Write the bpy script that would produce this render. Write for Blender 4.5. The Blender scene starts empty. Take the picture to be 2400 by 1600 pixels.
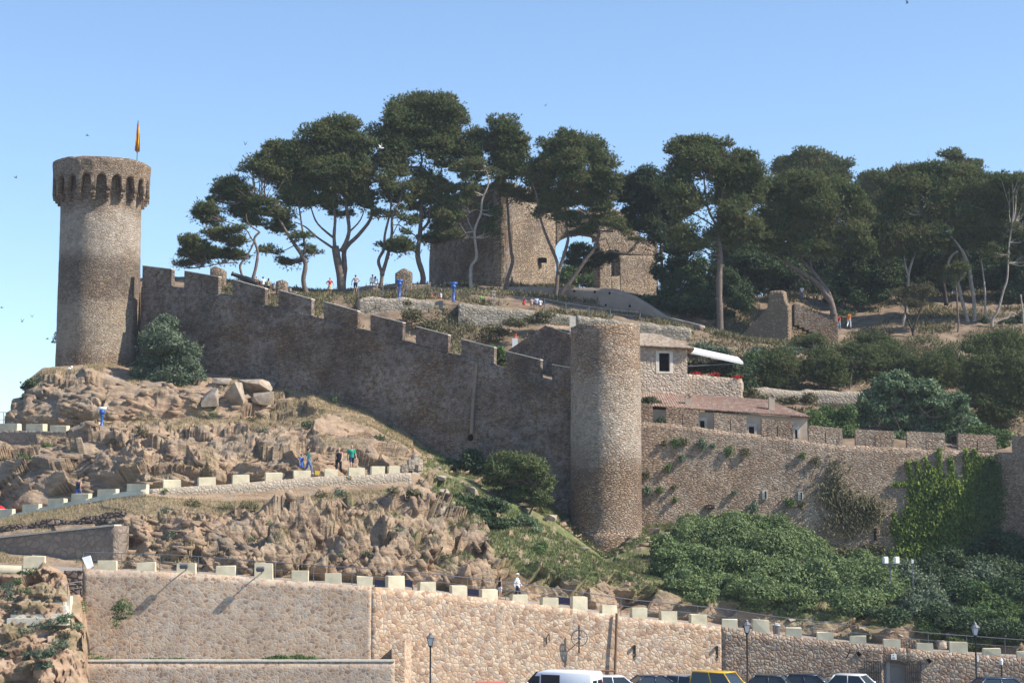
import bpy, math, random
import numpy as np
from mathutils import Vector, Matrix
R = math.radians
random.seed(7)
rng = np.random.default_rng(11)
SC = bpy.context.scene
COL = SC.collection

# ---------------------------------------------------------------- camera, sky, sun
FPX = 4200.0                      # focal length in photograph pixels (2400 wide)
EYE = 10.3                        # eye height over the car park
PITCH = math.atan(450 / FPX)
cam = bpy.data.cameras.new('Camera')
cam.sensor_width = 36
cam.lens = FPX / 2400 * 36
cam.clip_start = 1
cam.clip_end = 20000
camo = bpy.data.objects.new('Camera', cam)
COL.objects.link(camo)
camo.location = (0, 0, EYE)
camo.rotation_euler = (R(90) + PITCH, 0, 0)
SC.camera = camo

SUN_H = Vector((1.0, -0.25, 0)).normalized()
SUN_EL = R(43)
SUNV = Vector((SUN_H.x * math.cos(SUN_EL), SUN_H.y * math.cos(SUN_EL), math.sin(SUN_EL)))
w = bpy.data.worlds.new("World")
SC.world = w
w.use_nodes = True
nt = w.node_tree
sky = nt.nodes.new('ShaderNodeTexSky')
sky.sky_type = 'NISHITA'
sky.sun_disc = False
sky.sun_elevation = SUN_EL
sky.sun_rotation = math.atan2(SUN_H.x, SUN_H.y)
sky.altitude = 0
sky.air_density = 1.0
sky.dust_density = 0.0
sky.ozone_density = 4.0
bg = nt.nodes['Background']
bg.inputs['Strength'].default_value = 0.13
nt.links.new(sky.outputs['Color'], bg.inputs['Color'])
sun = bpy.data.lights.new('Sun', 'SUN')
sun.energy = 4.8
sun.angle = R(0.6)
sun.color = (1.0, 0.93, 0.82)
suno = bpy.data.objects.new('Sun', sun)
COL.objects.link(suno)
suno.rotation_euler = (-SUNV).to_track_quat('-Z', 'Y').to_euler()
suno.location = (100, -30, 120)
SC.view_settings.view_transform = 'Standard'
SC.view_settings.look = 'None'
SC.view_settings.exposure = 0.68
SC.view_settings.gamma = 1.0
SC.cycles.max_bounces = 5
SC.cycles.diffuse_bounces = 3
SC.cycles.transparent_max_bounces = 6
SC.cycles.use_denoising = True

# ---------------------------------------------------------------- maths helpers
CP, SP = math.cos(PITCH), math.sin(PITCH)
def P(px, py, Y):
    """point at depth Y whose picture is (px, py) in the 2400 x 1600 photograph"""
    a = (px - 1200) / FPX; b = (800 - py) / FPX
    dy = CP - b * SP; dz = SP + b * CP
    t = Y / dy
    return Vector((a * t, Y, EYE + dz * t))
def PN(px, py, Y):
    a = (px - 1200) / FPX; b = (800 - py) / FPX
    t = Y / (CP - b * SP)
    return np.stack([a * t, Y + 0 * t, EYE + (SP + b * CP) * t], -1)
def mpx(Y): return Y / FPX       # metres per photograph pixel
def lerp(a, b, t): return a + (b - a) * t
def ipol(nodes, x):
    n = np.array(nodes, float)
    return np.stack([np.interp(x, n[:, 0], n[:, i]) for i in range(1, n.shape[1])], -1)

def hsh(ix, iy, iz, s):
    h = (ix * 374761393 + iy * 668265263 + iz * 1440670441 + s * 974634777) & 0xffffffff
    h = ((h ^ (h >> 13)) * 1274126177) & 0xffffffff
    h = ((h ^ (h >> 15)) * 2246822519) & 0xffffffff
    return ((h ^ (h >> 16)) & 0xffffff) / float(0x1000000)
def vnoise(p, s=0):
    i = np.floor(p).astype(np.int64); f = p - i; f = f * f * (3 - 2 * f)
    out = 0
    for dx in (0, 1):
        for dy in (0, 1):
            for dz in (0, 1):
                wgt = (f[:, 0] if dx else 1 - f[:, 0]) * (f[:, 1] if dy else 1 - f[:, 1]) * (f[:, 2] if dz else 1 - f[:, 2])
                out = out + wgt * hsh(i[:, 0] + dx, i[:, 1] + dy, i[:, 2] + dz, s)
    return out
def fbm(p, s=0, o=4):
    a = 0; amp = 0.5; tot = 0
    for k in range(o):
        a = a + amp * vnoise(p * 2 ** k, s + k); tot += amp; amp *= 0.5
    return a / tot
def blocks(p, s=0, tilt=0.7):
    """faceted cells: random height and tilt per nearest cell, for broken rock"""
    i = np.floor(p).astype(np.int64)
    best = np.full(len(p), 1e9); h = np.zeros(len(p))
    for dx in (-1, 0, 1):
        for dy in (-1, 0, 1):
            for dz in (-1, 0, 1):
                c = i + np.array([dx, dy, dz])
                r = [hsh(c[:, 0], c[:, 1], c[:, 2], s + k) for k in range(7)]
                v = p - (c + np.stack([r[0], r[1], r[2]], -1))
                d = (v ** 2).sum(-1)
                hh = r[3] + tilt * ((r[4] - .5) * v[:, 0] + (r[5] - .5) * v[:, 1] + (r[6] - .5) * v[:, 2]) * 2
                m = d < best
                best[m] = d[m]; h[m] = hh[m]
    return h

# ---------------------------------------------------------------- object helpers
def link(name, me, parent=None, loc=None):
    o = bpy.data.objects.new(name, me)
    COL.objects.link(o)
    if loc is not None: o.location = loc
    if parent: o.parent = parent
    return o
def tag(o, label=None, cat=None, group=None, kind=None):
    if label: o['label'] = label
    if cat: o['category'] = cat
    if group: o['group'] = group
    if kind: o['kind'] = kind
    return o
def thing(name, label, cat, loc=(0, 0, 0), rz=0, group=None):
    o = bpy.data.objects.new(name, None)
    COL.objects.link(o)
    o.location = loc; o.rotation_euler = (0, 0, rz)
    o.empty_display_size = 0.3
    return tag(o, label, cat, group)
def npmesh(name, V, F, mats, smooth=False, attrs=None, mi=None):
    """V (n,3), F (m,k) equal sized polygons"""
    V = np.ascontiguousarray(V, dtype=np.float32); F = np.ascontiguousarray(F, dtype=np.int32)
    me = bpy.data.meshes.new(name)
    me.vertices.add(len(V)); me.vertices.foreach_set('co', V.ravel())
    m, k = F.shape
    me.loops.add(m * k); me.loops.foreach_set('vertex_index', F.ravel())
    me.polygons.add(m)
    me.polygons.foreach_set('loop_start', np.arange(0, m * k, k, dtype=np.int32))
    if smooth: me.polygons.foreach_set('use_smooth', np.ones(m, bool))
    for q in (mats if isinstance(mats, (list, tuple)) else [mats]): me.materials.append(q)
    if mi is not None: me.polygons.foreach_set('material_index', np.asarray(mi, np.int32))
    if attrs:
        for k2, v in attrs.items():
            a = me.attributes.new(k2, 'FLOAT', 'POINT'); a.data.foreach_set('value', np.asarray(v, np.float32))
    me.update(calc_edges=True)
    return me

class MB:
    """collects shapes and links them as one mesh"""
    def __init__(s): s.v = []; s.f = []
    def add(s, vs, fs):
        b = len(s.v); s.v += [tuple(v) for v in vs]; s.f += [tuple(i + b for i in f) for f in fs]; return s
    def box(s, c, size, rz=0, M=None):
        x, y, z = size[0] / 2, size[1] / 2, size[2] / 2
        vs = [Vector((sx * x, sy * y, sz * z)) for sz in (-1, 1) for sy in (-1, 1) for sx in (-1, 1)]
        m = Matrix.Translation(Vector(c)) @ (M.to_4x4() if M else Matrix.Rotation(rz, 4, 'Z'))
        return s.add([m @ v for v in vs], [(0, 2, 3, 1), (4, 5, 7, 6), (0, 1, 5, 4), (2, 6, 7, 3), (0, 4, 6, 2), (1, 3, 7, 5)])
    def tube(s, pts, rad, n=6, cap=True):
        pts = [Vector(p) for p in pts]
        if not isinstance(rad, (list, tuple)): rad = [rad] * len(pts)
        vs = []; fs = []
        for i, p in enumerate(pts):
            d = (pts[min(i + 1, len(pts) - 1)] - pts[max(i - 1, 0)])
            d = d.normalized() if d.length > 1e-6 else Vector((0, 0, 1))
            up = Vector((0, 1, 0)) if abs(d.y) < 0.9 else Vector((1, 0, 0))
            a = d.cross(up).normalized(); b = d.cross(a)
            for k in range(n):
                t = 2 * math.pi * k / n
                vs.append(p + a * (math.cos(t) * rad[i]) + b * (math.sin(t) * rad[i]))
        for i in range(len(pts) - 1):
            for k in range(n):
                fs.append((i * n + k, i * n + (k + 1) % n, (i + 1) * n + (k + 1) % n, (i + 1) * n + k))
        if cap:
            fs.append(tuple(range(n - 1, -1, -1))); e = (len(pts) - 1) * n; fs.append(tuple(range(e, e + n)))
        return s.add(vs, fs)
    def lathe(s, prof, n=24, c=(0, 0, 0)):
        vs = []; fs = []
        for r, z in prof:
            for k in range(n):
                t = 2 * math.pi * k / n
                vs.append((c[0] + r * math.cos(t), c[1] + r * math.sin(t), c[2] + z))
        for i in range(len(prof) - 1):
            for k in range(n):
                fs.append((i * n + k, i * n + (k + 1) % n, (i + 1) * n + (k + 1) % n, (i + 1) * n + k))
        fs.append(tuple(range(n - 1, -1, -1))); e = (len(prof) - 1) * n; fs.append(tuple(range(e, e + n)))
        return s.add(vs, fs)
    def ellip(s, c, r, nu=10, nv=7):
        prof = [(math.sin(math.pi * j / nv), -math.cos(math.pi * j / nv)) for j in range(nv + 1)]
        vs = []; fs = []
        for rr, z in prof:
            rr = max(rr, 0.02)
            for k in range(nu):
                t = 2 * math.pi * k / nu
                vs.append((c[0] + r[0] * rr * math.cos(t), c[1] + r[1] * rr * math.sin(t), c[2] + r[2] * z))
        for i in range(nv):
            for k in range(nu):
                fs.append((i * nu + k, i * nu + (k + 1) % nu, (i + 1) * nu + (k + 1) % nu, (i + 1) * nu + k))
        fs.append(tuple(range(nu - 1, -1, -1))); fs.append(tuple(range(nv * nu, nv * nu + nu)))
        return s.add(vs, fs)
    def prism(s, poly, ext):
        """polygon (world points) extruded by a vector"""
        n = len(poly); e = Vector(ext); poly = [Vector(p) for p in poly]
        vs = poly + [p + e for p in poly]
        fs = [tuple(range(n)), tuple(range(2 * n - 1, n - 1, -1))]
        fs += [(i, i + n, (i + 1) % n + n, (i + 1) % n) for i in range(n)]
        return s.add(vs, fs)
    def mesh(s, name, m, smooth=False, org=(0, 0, 0), bevel=0):
        me = bpy.data.meshes.new(name)
        o = Vector(org)
        me.from_pydata([tuple(Vector(v) - o) for v in s.v], [], s.f)
        me.materials.append(m)
        import bmesh
        bm = bmesh.new(); bm.from_mesh(me)
        bmesh.ops.recalc_face_normals(bm, faces=bm.faces)
        if bevel: bmesh.ops.bevel(bm, geom=bm.edges[:], offset=bevel, segments=2, affect='EDGES', clamp_overlap=True)
        bm.to_mesh(me); bm.free()
        if smooth: me.shade_smooth()
        return me
    def build(s, name, m, parent=None, smooth=False, org=None, bevel=0):
        """top level: origin at org; child: vertices given in world space, parent's location taken off"""
        if parent is not None:
            root = parent
            off = Vector(root.location)
            while root.parent: root = root.parent; off = off + Vector(root.location)
            return link(name, s.mesh(name, m, smooth, off, bevel), parent)
        org = org or (0, 0, 0)
        return link(name, s.mesh(name, m, smooth, org, bevel), None, org)

# ---------------------------------------------------------------- materials
class NT:
    def __init__(s, name):
        s.m = bpy.data.materials.new(name); s.m.use_nodes = True
        s.t = s.m.node_tree; s.b = s.t.nodes['Principled BSDF']
        s.b.inputs['Roughness'].default_value = 0.9
        s.b.inputs['Specular IOR Level'].default_value = 0.15
    def n(s, kind, **kw):
        x = s.t.nodes.new('ShaderNode' + kind)
        for k, v in kw.items(): setattr(x, k, v)
        return x
    def l(s, a, b): s.t.links.new(a, b)
    def setv(s, node, **kw):
        for k, v in kw.items(): node.inputs[k.replace('_', ' ')].default_value = v
        return node
    def coords(s, scale=(1, 1, 1), rot=(0, 0, 0), warp=0.0, wscale=2.0):
        tc = s.n('TexCoord'); mp = s.n('Mapping')
        mp.inputs['Scale'].default_value = scale; mp.inputs['Rotation'].default_value = rot
        src = tc.outputs['Object']
        if warp:
            nz = s.n('TexNoise'); nz.inputs['Scale'].default_value = wscale; nz.inputs['Detail'].default_value = 2
            s.l(src, nz.inputs['Vector'])
            sub = s.n('VectorMath', operation='MULTIPLY_ADD')
            s.l(nz.outputs['Color'], sub.inputs[0]); sub.inputs[1].default_value = (warp,) * 3
            s.l(src, sub.inputs[2]); src = sub.outputs[0]
        s.l(src, mp.inputs['Vector'])
        return mp.outputs['Vector']
    def ramp(s, fac, stops, interp='LINEAR'):
        r = s.n('ValToRGB'); r.color_ramp.interpolation = interp
        while len(r.color_ramp.elements) < len(stops): r.color_ramp.elements.new(0.5)
        for e, (p, c) in zip(r.color_ramp.elements, stops):
            e.position = p; e.color = (*c, 1) if len(c) == 3 else c
        s.l(fac, r.inputs['Fac']); return r.outputs['Color']
    def mix(s, fac, a, b, blend='MIX'):
        x = s.n('Mix', data_type='RGBA', blend_type=blend)
        for sock, v in ((x.inputs[0], fac), (x.inputs[6], a), (x.inputs[7], b)):
            if hasattr(v, 'is_linked') or hasattr(v, 'links'): s.l(v, sock)
            elif isinstance(v, (int, float)): sock.default_value = v
            else: sock.default_value = (*v, 1)
        return x.outputs[2]
    def math(s, op, a, b=0.0):
        x = s.n('Math', operation=op)
        for sock, v in ((x.inputs[0], a), (x.inputs[1], b)):
            if isinstance(v, (int, float)): sock.default_value = v
            else: s.l(v, sock)
        return x.outputs[0]
    def noise(s, vec, scale, detail=4, rough=0.55):
        x = s.n('TexNoise'); x.inputs['Scale'].default_value = scale
        x.inputs['Detail'].default_value = detail; x.inputs['Roughness'].default_value = rough
        if vec is not None: s.l(vec, x.inputs['Vector'])
        return x.outputs['Fac']
    def bump(s, h, strength=0.5, dist=0.05, nrm=None):
        x = s.n('Bump'); x.inputs['Strength'].default_value = strength; x.inputs['Distance'].default_value = dist
        s.l(h, x.inputs['Height'])
        if nrm is not None: s.l(nrm, x.inputs['Normal'])
        s.l(x.outputs['Normal'], s.b.inputs['Normal']); return x.outputs['Normal']
    def col(s, c): s.l(c, s.b.inputs['Base Color']); return s.m

def masonry(name, size, flat, stones, mortar, mw=0.06, pale=None, pale_amt=0.0, dark=None, dark_amt=0.0, bump=0.8, seed=0.0, sscale=0.25, jitter=1.0, dist=0.08, band=None, soft=0.28):
    """irregular stonework: cells of about `size` metres, `flat` times lower than long, joints, lime and lichen patches"""
    q = NT(name)
    v = q.coords((1 / size, 1 / size, flat / size), (0.0, 0.0, seed), warp=size * 0.5, wscale=0.7 / size)
    vo = q.n('TexVoronoi', feature='F1'); vo.inputs['Scale'].default_value = 1; vo.inputs['Randomness'].default_value = jitter
    ve = q.n('TexVoronoi', feature='DISTANCE_TO_EDGE'); ve.inputs['Scale'].default_value = 1; ve.inputs['Randomness'].default_value = jitter
    q.l(v, vo.inputs['Vector']); q.l(v, ve.inputs['Vector'])
    sep = q.n('SeparateColor'); q.l(vo.outputs['Color'], sep.inputs[0])
    base = q.ramp(sep.outputs[0], stones)
    base = q.mix(soft, q.mix(q.math('MULTIPLY', q.noise(q.coords(), 3.0 / size, 3), 0.3), base, (0.14, 0.11, 0.09), 'MIX'), stones[len(stones) // 2][1])
    edge = q.ramp(ve.outputs['Distance'], [(0, (1, 1, 1)), (mw, (1, 1, 1)), (mw * 2.2, (0, 0, 0))])
    c = q.mix(edge, base, mortar)
    obj = q.coords()
    if pale:
        n1 = q.noise(q.coords((1, 1, 1.3), (0, 0, seed)), sscale, 6, 0.65)
        f = q.ramp(n1, [(0.5 - pale_amt * 0.2, (0, 0, 0)), (0.62 - pale_amt * 0.1, (1, 1, 1))])
        n2 = q.noise(obj, 2.2, 4, 0.7)
        f2 = q.ramp(n2, [(0.38, (0, 0, 0)), (0.6, (1, 1, 1))])
        c = q.mix(q.math('MULTIPLY', q.math('MULTIPLY', f, f2), pale_amt), c, pale)
    if dark:
        n1 = q.noise(q.coords((1, 1, 0.8), (1, 0, seed)), sscale * 1.3, 6, 0.65)
        f = q.ramp(n1, [(0.42, (0, 0, 0)), (0.62, (1, 1, 1))])
        n2 = q.noise(obj, 3.1, 4, 0.7)
        f2 = q.ramp(n2, [(0.3, (0.2, 0.2, 0.2)), (0.6, (1, 1, 1))])
        c = q.mix(q.math('MULTIPLY', q.math('MULTIPLY', f, f2), dark_amt), c, dark)
    if band:                       # weathered courses at given heights above the object's base: (z, half height, colour, amount)
        sx = q.n('SeparateXYZ'); tc = q.n('TexCoord'); q.l(tc.outputs['Object'], sx.inputs[0])
        nzz = q.math('MULTIPLY', q.noise(obj, 0.35, 5, 0.7), 5.0)
        zz = q.math('ADD', sx.outputs[2], nzz)
        for z0, hh, cc, am in band:
            d = q.math('DIVIDE', q.math('ABSOLUTE', q.math('SUBTRACT', zz, z0 + 2.5)), hh)
            f = q.ramp(d, [(0.5, (1, 1, 1)), (1.0, (0, 0, 0))])
            f2 = q.ramp(q.noise(obj, 2.0, 5, 0.75), [(0.3, (0.1, 0.1, 0.1)), (0.58, (1, 1, 1))])
            c = q.mix(q.math('MULTIPLY', q.math('MULTIPLY', f, f2), am), c, cc)
    h = q.math('ADD', q.ramp(ve.outputs['Distance'], [(0, (0, 0, 0)), (0.25, (1, 1, 1))]), q.math('MULTIPLY', sep.outputs[1], 0.8))
    h = q.math('ADD', h, q.math('MULTIPLY', q.noise(obj, 9, 3), 0.5))
    q.bump(h, bump, dist)
    return q.col(c)

def plain(name, c, rough=0.85, var=0.15, scale=3.0, spec=0.2, bump=0.0, metal=0.0):
    q = NT(name)
    q.b.inputs['Roughness'].default_value = rough; q.b.inputs['Specular IOR Level'].default_value = spec
    q.b.inputs['Metallic'].default_value = metal
    n = q.noise(q.coords(), scale, 5, 0.65)
    d = tuple(x * (1 - var) for x in c); e = tuple(min(1, x * (1 + var)) for x in c)
    if bump: q.bump(n, bump, 0.03)
    return q.col(q.ramp(n, [(0.3, d), (0.7, e)]))

def foliage(name, stops, transl=0.25, sc=1.2):
    q = NT(name)
    q.b.inputs['Roughness'].default_value = 0.75
    ob = q.coords()
    n = q.noise(ob, sc, 3, 0.6)
    geo = q.n('NewGeometry')
    f = q.math('ADD', q.math('MULTIPLY', n, 0.75), q.math('MULTIPLY', geo.outputs['Random Per Island'], 0.35))
    c = q.ramp(f, stops)
    q.col(c)
    tr = q.n('BsdfTranslucent'); q.l(c, tr.inputs['Color'])
    mx = q.n('MixShader'); mx.inputs[0].default_value = transl
    q.l(q.b.outputs[0], mx.inputs[1]); q.l(tr.outputs[0], mx.inputs[2])
    q.l(mx.outputs[0], q.t.nodes['Material Output'].inputs['Surface'])
    return q.m

M = {}
brn = [(0.0, (0.14, 0.09, 0.055)), (0.25, (0.27, 0.18, 0.115)), (0.5, (0.39, 0.275, 0.18)), (0.75, (0.49, 0.345, 0.22)), (1.0, (0.57, 0.45, 0.32))]
M['castle'] = masonry('castle_stone_shaded', 0.32, 3.0, [(p_, (c_[0] * .74, c_[1] * .665, c_[2] * .60)) for p_, c_ in brn], (0.10, 0.08, 0.065), 0.05, (0.48, 0.43, 0.39), 0.6, (0.07, 0.06, 0.055), 0.65, 0.9, 0.3)  # castle stone darkened: shade of the walls turned from the sun put into its colour
M['castle_lit'] = masonry('castle_stone_sunlit', 0.33, 2.6, [(0.0, (0.20, 0.12, 0.075)), (0.3, (0.37, 0.235, 0.15)), (0.6, (0.48, 0.32, 0.21)), (1.0, (0.60, 0.45, 0.32))], (0.17, 0.12, 0.085), 0.05, (0.58, 0.50, 0.41), 0.5, (0.08, 0.07, 0.06), 0.45, 0.7, 1.1, 0.22)  # paler copy of the castle stone for the sunlit wall
M['tower_a'] = masonry('round_tower_stone', 0.30, 2.8, brn, (0.13, 0.10, 0.075), 0.05, (0.50, 0.45, 0.39), 0.35, (0.10, 0.078, 0.06), 0.55, 0.8, 0.0, 0.3,
    band=[(11.8, 2.6, (0.56, 0.49, 0.41), 0.6), (8.0, 2.6, (0.10, 0.08, 0.065), 0.6), (3.0, 3.0, (0.54, 0.45, 0.34), 0.45)])
M['tower_b'] = masonry('tower_stone', 0.31, 2.5, [(0.0, (0.22, 0.12, 0.07)), (0.3, (0.40, 0.25, 0.15)), (0.6, (0.52, 0.35, 0.22)), (1.0, (0.60, 0.47, 0.34))], (0.14, 0.10, 0.07), 0.05, (0.62, 0.56, 0.50), 0.3, (0.07, 0.055, 0.045), 0.4, 1.0, 0.5, 0.3,
    band=[(9.2, 4.2, (0.66, 0.59, 0.50), 0.5), (3.6, 4.0, (0.14, 0.10, 0.075), 0.35)])
M['ruin'] = masonry('ruin_stone', 0.32, 2.4, [(0.0, (0.18, 0.12, 0.08)), (0.3, (0.34, 0.25, 0.17)), (0.6, (0.48, 0.36, 0.25)), (1.0, (0.62, 0.50, 0.36))], (0.14, 0.10, 0.07), 0.06, (0.58, 0.52, 0.42), 0.3, (0.06, 0.05, 0.045), 0.6, 0.7, 0.9)
M['terrace_wall'] = masonry('terrace_wall_stone', 0.38, 1.5, [(0.0, (0.22, 0.18, 0.14)), (0.4, (0.38, 0.31, 0.24)), (1.0, (0.60, 0.53, 0.43))], (0.26, 0.23, 0.19), 0.05, (0.44, 0.39, 0.33), 0.4, (0.12, 0.12, 0.08), 0.6, 0.5, 0.2, 0.3)
M['house_stone'] = masonry('house_stone', 0.32, 1.3, [(0.0, (0.28, 0.20, 0.14)), (0.4, (0.46, 0.34, 0.25)), (1.0, (0.66, 0.55, 0.43))], (0.40, 0.34, 0.27), 0.06, (0.6, 0.55, 0.5), 0.2, None, 0, 0.7, 0.2)
pol = [(0.0, (0.25, 0.16, 0.12)), (0.15, (0.36, 0.235, 0.165)), (0.3, (0.42, 0.38, 0.33)), (0.45, (0.52, 0.33, 0.20)), (0.6, (0.56, 0.41, 0.29)), (0.8, (0.66, 0.52, 0.38)), (1.0, (0.60, 0.53, 0.44))]
M['poly_a'] = masonry('polygonal_stone_pale_joints', 0.25, 1.15, [(p, (c[0] * 1.08, c[1] * 1.05, c[2] * 1.02)) for p, c in pol], (0.54, 0.44, 0.34), 0.045, (0.5, 0.48, 0.44), 0.25, (0.2, 0.14, 0.10), 0.35, 0.15, 0.0, 0.2, soft=0.15)
M['poly_b'] = masonry('polygonal_stone_open_joints', 0.28, 1.1, [(p, (min(.8, c[0] * 1.08), c[1] * 1.05, c[2] * 1.02)) for p, c in pol], (0.36, 0.27, 0.19), 0.028, (0.6, 0.57, 0.5), 0.10, None, 0, 0.3, 0.7, 0.2, soft=0.15)
M['poly_c'] = masonry('polygonal_stone_rough', 0.28, 1.1, [(p, tuple(x * 0.82 for x in c)) for p, c in pol], (0.25, 0.19, 0.15), 0.03, None, 0, (0.13, 0.10, 0.08), 0.35, 0.6, 0.4, 0.2, soft=0.15)
M['ramp_wall'] = masonry('ramp_wall_stone', 0.30, 1.3, [(0.0, (0.34, 0.27, 0.20)), (0.5, (0.44, 0.36, 0.27)), (1.0, (0.54, 0.45, 0.35))], (0.36, 0.31, 0.25), 0.06, None, 0, None, 0, 0.5, 0.4)
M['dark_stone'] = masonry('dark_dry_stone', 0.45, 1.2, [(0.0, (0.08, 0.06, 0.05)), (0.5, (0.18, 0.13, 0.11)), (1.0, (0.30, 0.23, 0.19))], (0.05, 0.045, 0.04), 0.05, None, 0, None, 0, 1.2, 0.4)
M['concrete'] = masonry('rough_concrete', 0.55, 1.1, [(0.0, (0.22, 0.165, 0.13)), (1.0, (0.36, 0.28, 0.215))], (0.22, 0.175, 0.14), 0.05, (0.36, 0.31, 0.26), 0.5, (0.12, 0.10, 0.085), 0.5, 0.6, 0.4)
M['block'] = plain('cream_render', (0.66, 0.58, 0.41), 0.9, 0.22, 0.8, bump=0.2)
M['render_wall'] = plain('beige_render', (0.50, 0.41, 0.31), 0.95, 0.14, 1.0, bump=0.15)
M['coping'] = plain('pale_coping', (0.62, 0.56, 0.46), 0.9, 0.2, 3, bump=0.2)
M['asphalt'] = plain('asphalt', (0.10, 0.095, 0.09), 0.95, 0.15, 2)
M['path'] = plain('grey_path', (0.30, 0.28, 0.25), 0.95, 0.12, 1.0)
M['metal'] = plain('grey_metal', (0.16, 0.16, 0.17), 0.5, 0.1, 5, 0.5, metal=0.3)
M['black'] = plain('black_iron', (0.02, 0.02, 0.022), 0.5, 0.1, 5, 0.4)
M['blue'] = plain('blue_paint', (0.015, 0.09, 0.34), 0.4, 0.08, 5, 0.5)
M['navy'] = plain('navy_paint', (0.025, 0.03, 0.07), 0.6, 0.08, 5, 0.3)
M['white'] = plain('white_paint', (0.78, 0.78, 0.76), 0.6, 0.05, 2)
M['wood'] = plain('brown_wood', (0.20, 0.12, 0.07), 0.85, 0.2, 4)
M['hole'] = plain('dark_opening', (0.012, 0.011, 0.012), 1, 0.05, 2, 0)
M['bark'] = plain('pine_bark', (0.16, 0.125, 0.105), 0.95, 0.4, 3.5, bump=0.6)
M['bark_pale'] = plain('pale_bark', (0.33, 0.29, 0.25), 0.95, 0.3, 3.5, bump=0.5)
M['bark_dark'] = plain('dark_bark', (0.07, 0.055, 0.05), 0.95, 0.35, 3.5, bump=0.6)
M['pine'] = foliage('pine_needles', [(0.25, (0.036, 0.060, 0.034)), (0.45, (0.085, 0.120, 0.048)), (0.6, (0.18, 0.215, 0.078)), (0.72, (0.19, 0.165, 0.085)), (0.9, (0.25, 0.22, 0.10))], 0.28, 0.45)
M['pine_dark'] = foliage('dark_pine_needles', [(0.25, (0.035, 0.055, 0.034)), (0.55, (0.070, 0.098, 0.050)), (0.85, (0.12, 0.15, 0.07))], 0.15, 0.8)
M['young_pine'] = foliage('young_pine_needles', [(0.25, (0.06, 0.085, 0.036)), (0.55, (0.12, 0.15, 0.06)), (0.85, (0.21, 0.22, 0.09))], 0.25, 1.0)
M['olive'] = foliage('grey_green_leaves', [(0.25, (0.075, 0.10, 0.07)), (0.55, (0.14, 0.18, 0.115)), (0.85, (0.24, 0.28, 0.18))], 0.2, 1.5)
M['leaf'] = foliage('green_leaves', [(0.25, (0.055, 0.095, 0.038)), (0.55, (0.115, 0.175, 0.065)), (0.85, (0.20, 0.26, 0.10))], 0.3, 1.5)
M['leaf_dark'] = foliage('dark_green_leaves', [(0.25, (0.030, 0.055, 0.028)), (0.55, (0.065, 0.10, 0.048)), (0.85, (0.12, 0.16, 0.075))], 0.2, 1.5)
M['bramble'] = foliage('bramble_leaves', [(0.22, (0.085, 0.125, 0.055)), (0.5, (0.15, 0.21, 0.09)), (0.75, (0.23, 0.28, 0.115)), (0.95, (0.40, 0.38, 0.12))], 0.25, 1.3)
M['fig'] = foliage('fig_leaves', [(0.25, (0.06, 0.10, 0.055)), (0.5, (0.13, 0.19, 0.10)), (0.85, (0.26, 0.33, 0.19))], 0.25, 1.5)
M['ivy'] = foliage('ivy_leaves', [(0.25, (0.07, 0.13, 0.035)), (0.5, (0.14, 0.21, 0.05)), (0.85, (0.32, 0.37, 0.08))], 0.3, 1.0)
M['scrub'] = foliage('dry_scrub', [(0.25, (0.08, 0.075, 0.045)), (0.55, (0.15, 0.14, 0.075)), (0.85, (0.24, 0.22, 0.11))], 0.2, 1.5)
M['dry'] = foliage('dry_grass_blades', [(0.2, (0.20, 0.16, 0.09)), (0.5, (0.36, 0.29, 0.17)), (0.9, (0.50, 0.42, 0.26))], 0.3, 0.6)
M['grass'] = foliage('green_grass_blades', [(0.2, (0.06, 0.10, 0.035)), (0.5, (0.13, 0.18, 0.06)), (0.9, (0.24, 0.27, 0.10))], 0.3, 0.6)

# ================================================================ terrain
def zof(py, Y):
    b = (800 - py) / FPX
    return EYE + (SP + b * CP) / (CP - b * SP) * Y
def PW(px, py, Y, ref=None):
    """vertical-plane point: plan position from px at the reference height, z from py"""
    q = P(px, 900 if ref is None else ref, Y); return Vector((q.x, q.y, zof(py, Y)))

WALLN = [(-150, 1322, 113.5), (0, 1326, 113.5), (190, 1333, 114), (434, 1341, 114.3), (605, 1354, 114.6), (870, 1374, 115), (947, 1379, 116), (1034, 1388, 117.1), (1200, 1407, 119.1), (1337, 1425, 120.6), (1483, 1447, 122.2), (1690, 1467, 124), (1800, 1484, 123.8), (1953, 1502, 123.4), (2183, 1525, 122.6), (2400, 1541, 122), (2550, 1553, 121.5)]
RAMPN = [(-150, 1235, 139.5), (0, 1210, 137), (30, 1204, 136.5), (127, 1182, 134.8), (212, 1167, 133.3), (275, 1154, 132.2), (340, 1146, 131), (467, 1138, 132.2), (587, 1130, 133.4), (730, 1117, 134.8), (857, 1112, 136), (939, 1108, 136.8), (964, 1107, 137)]
R2 = [(-150, 1262, 133), (0, 1235, 131), (100, 1224, 129.5), (280, 1205, 127.5), (400, 1198, 127.5), (550, 1196, 129), (680, 1182, 130.5), (800, 1172, 131.5), (870, 1160, 132), (930, 1150, 133), (1000, 1165, 133.5), (1100, 1222, 131.5), (1150, 1285, 128), (1250, 1325, 127.5), (1350, 1340, 127.5), (1450, 1340, 129), (1530, 1375, 129), (1600, 1395, 129.5), (1800, 1425, 129.5), (2000, 1450, 129), (2400, 1485, 128), (2550, 1495, 127.5)]
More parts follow.
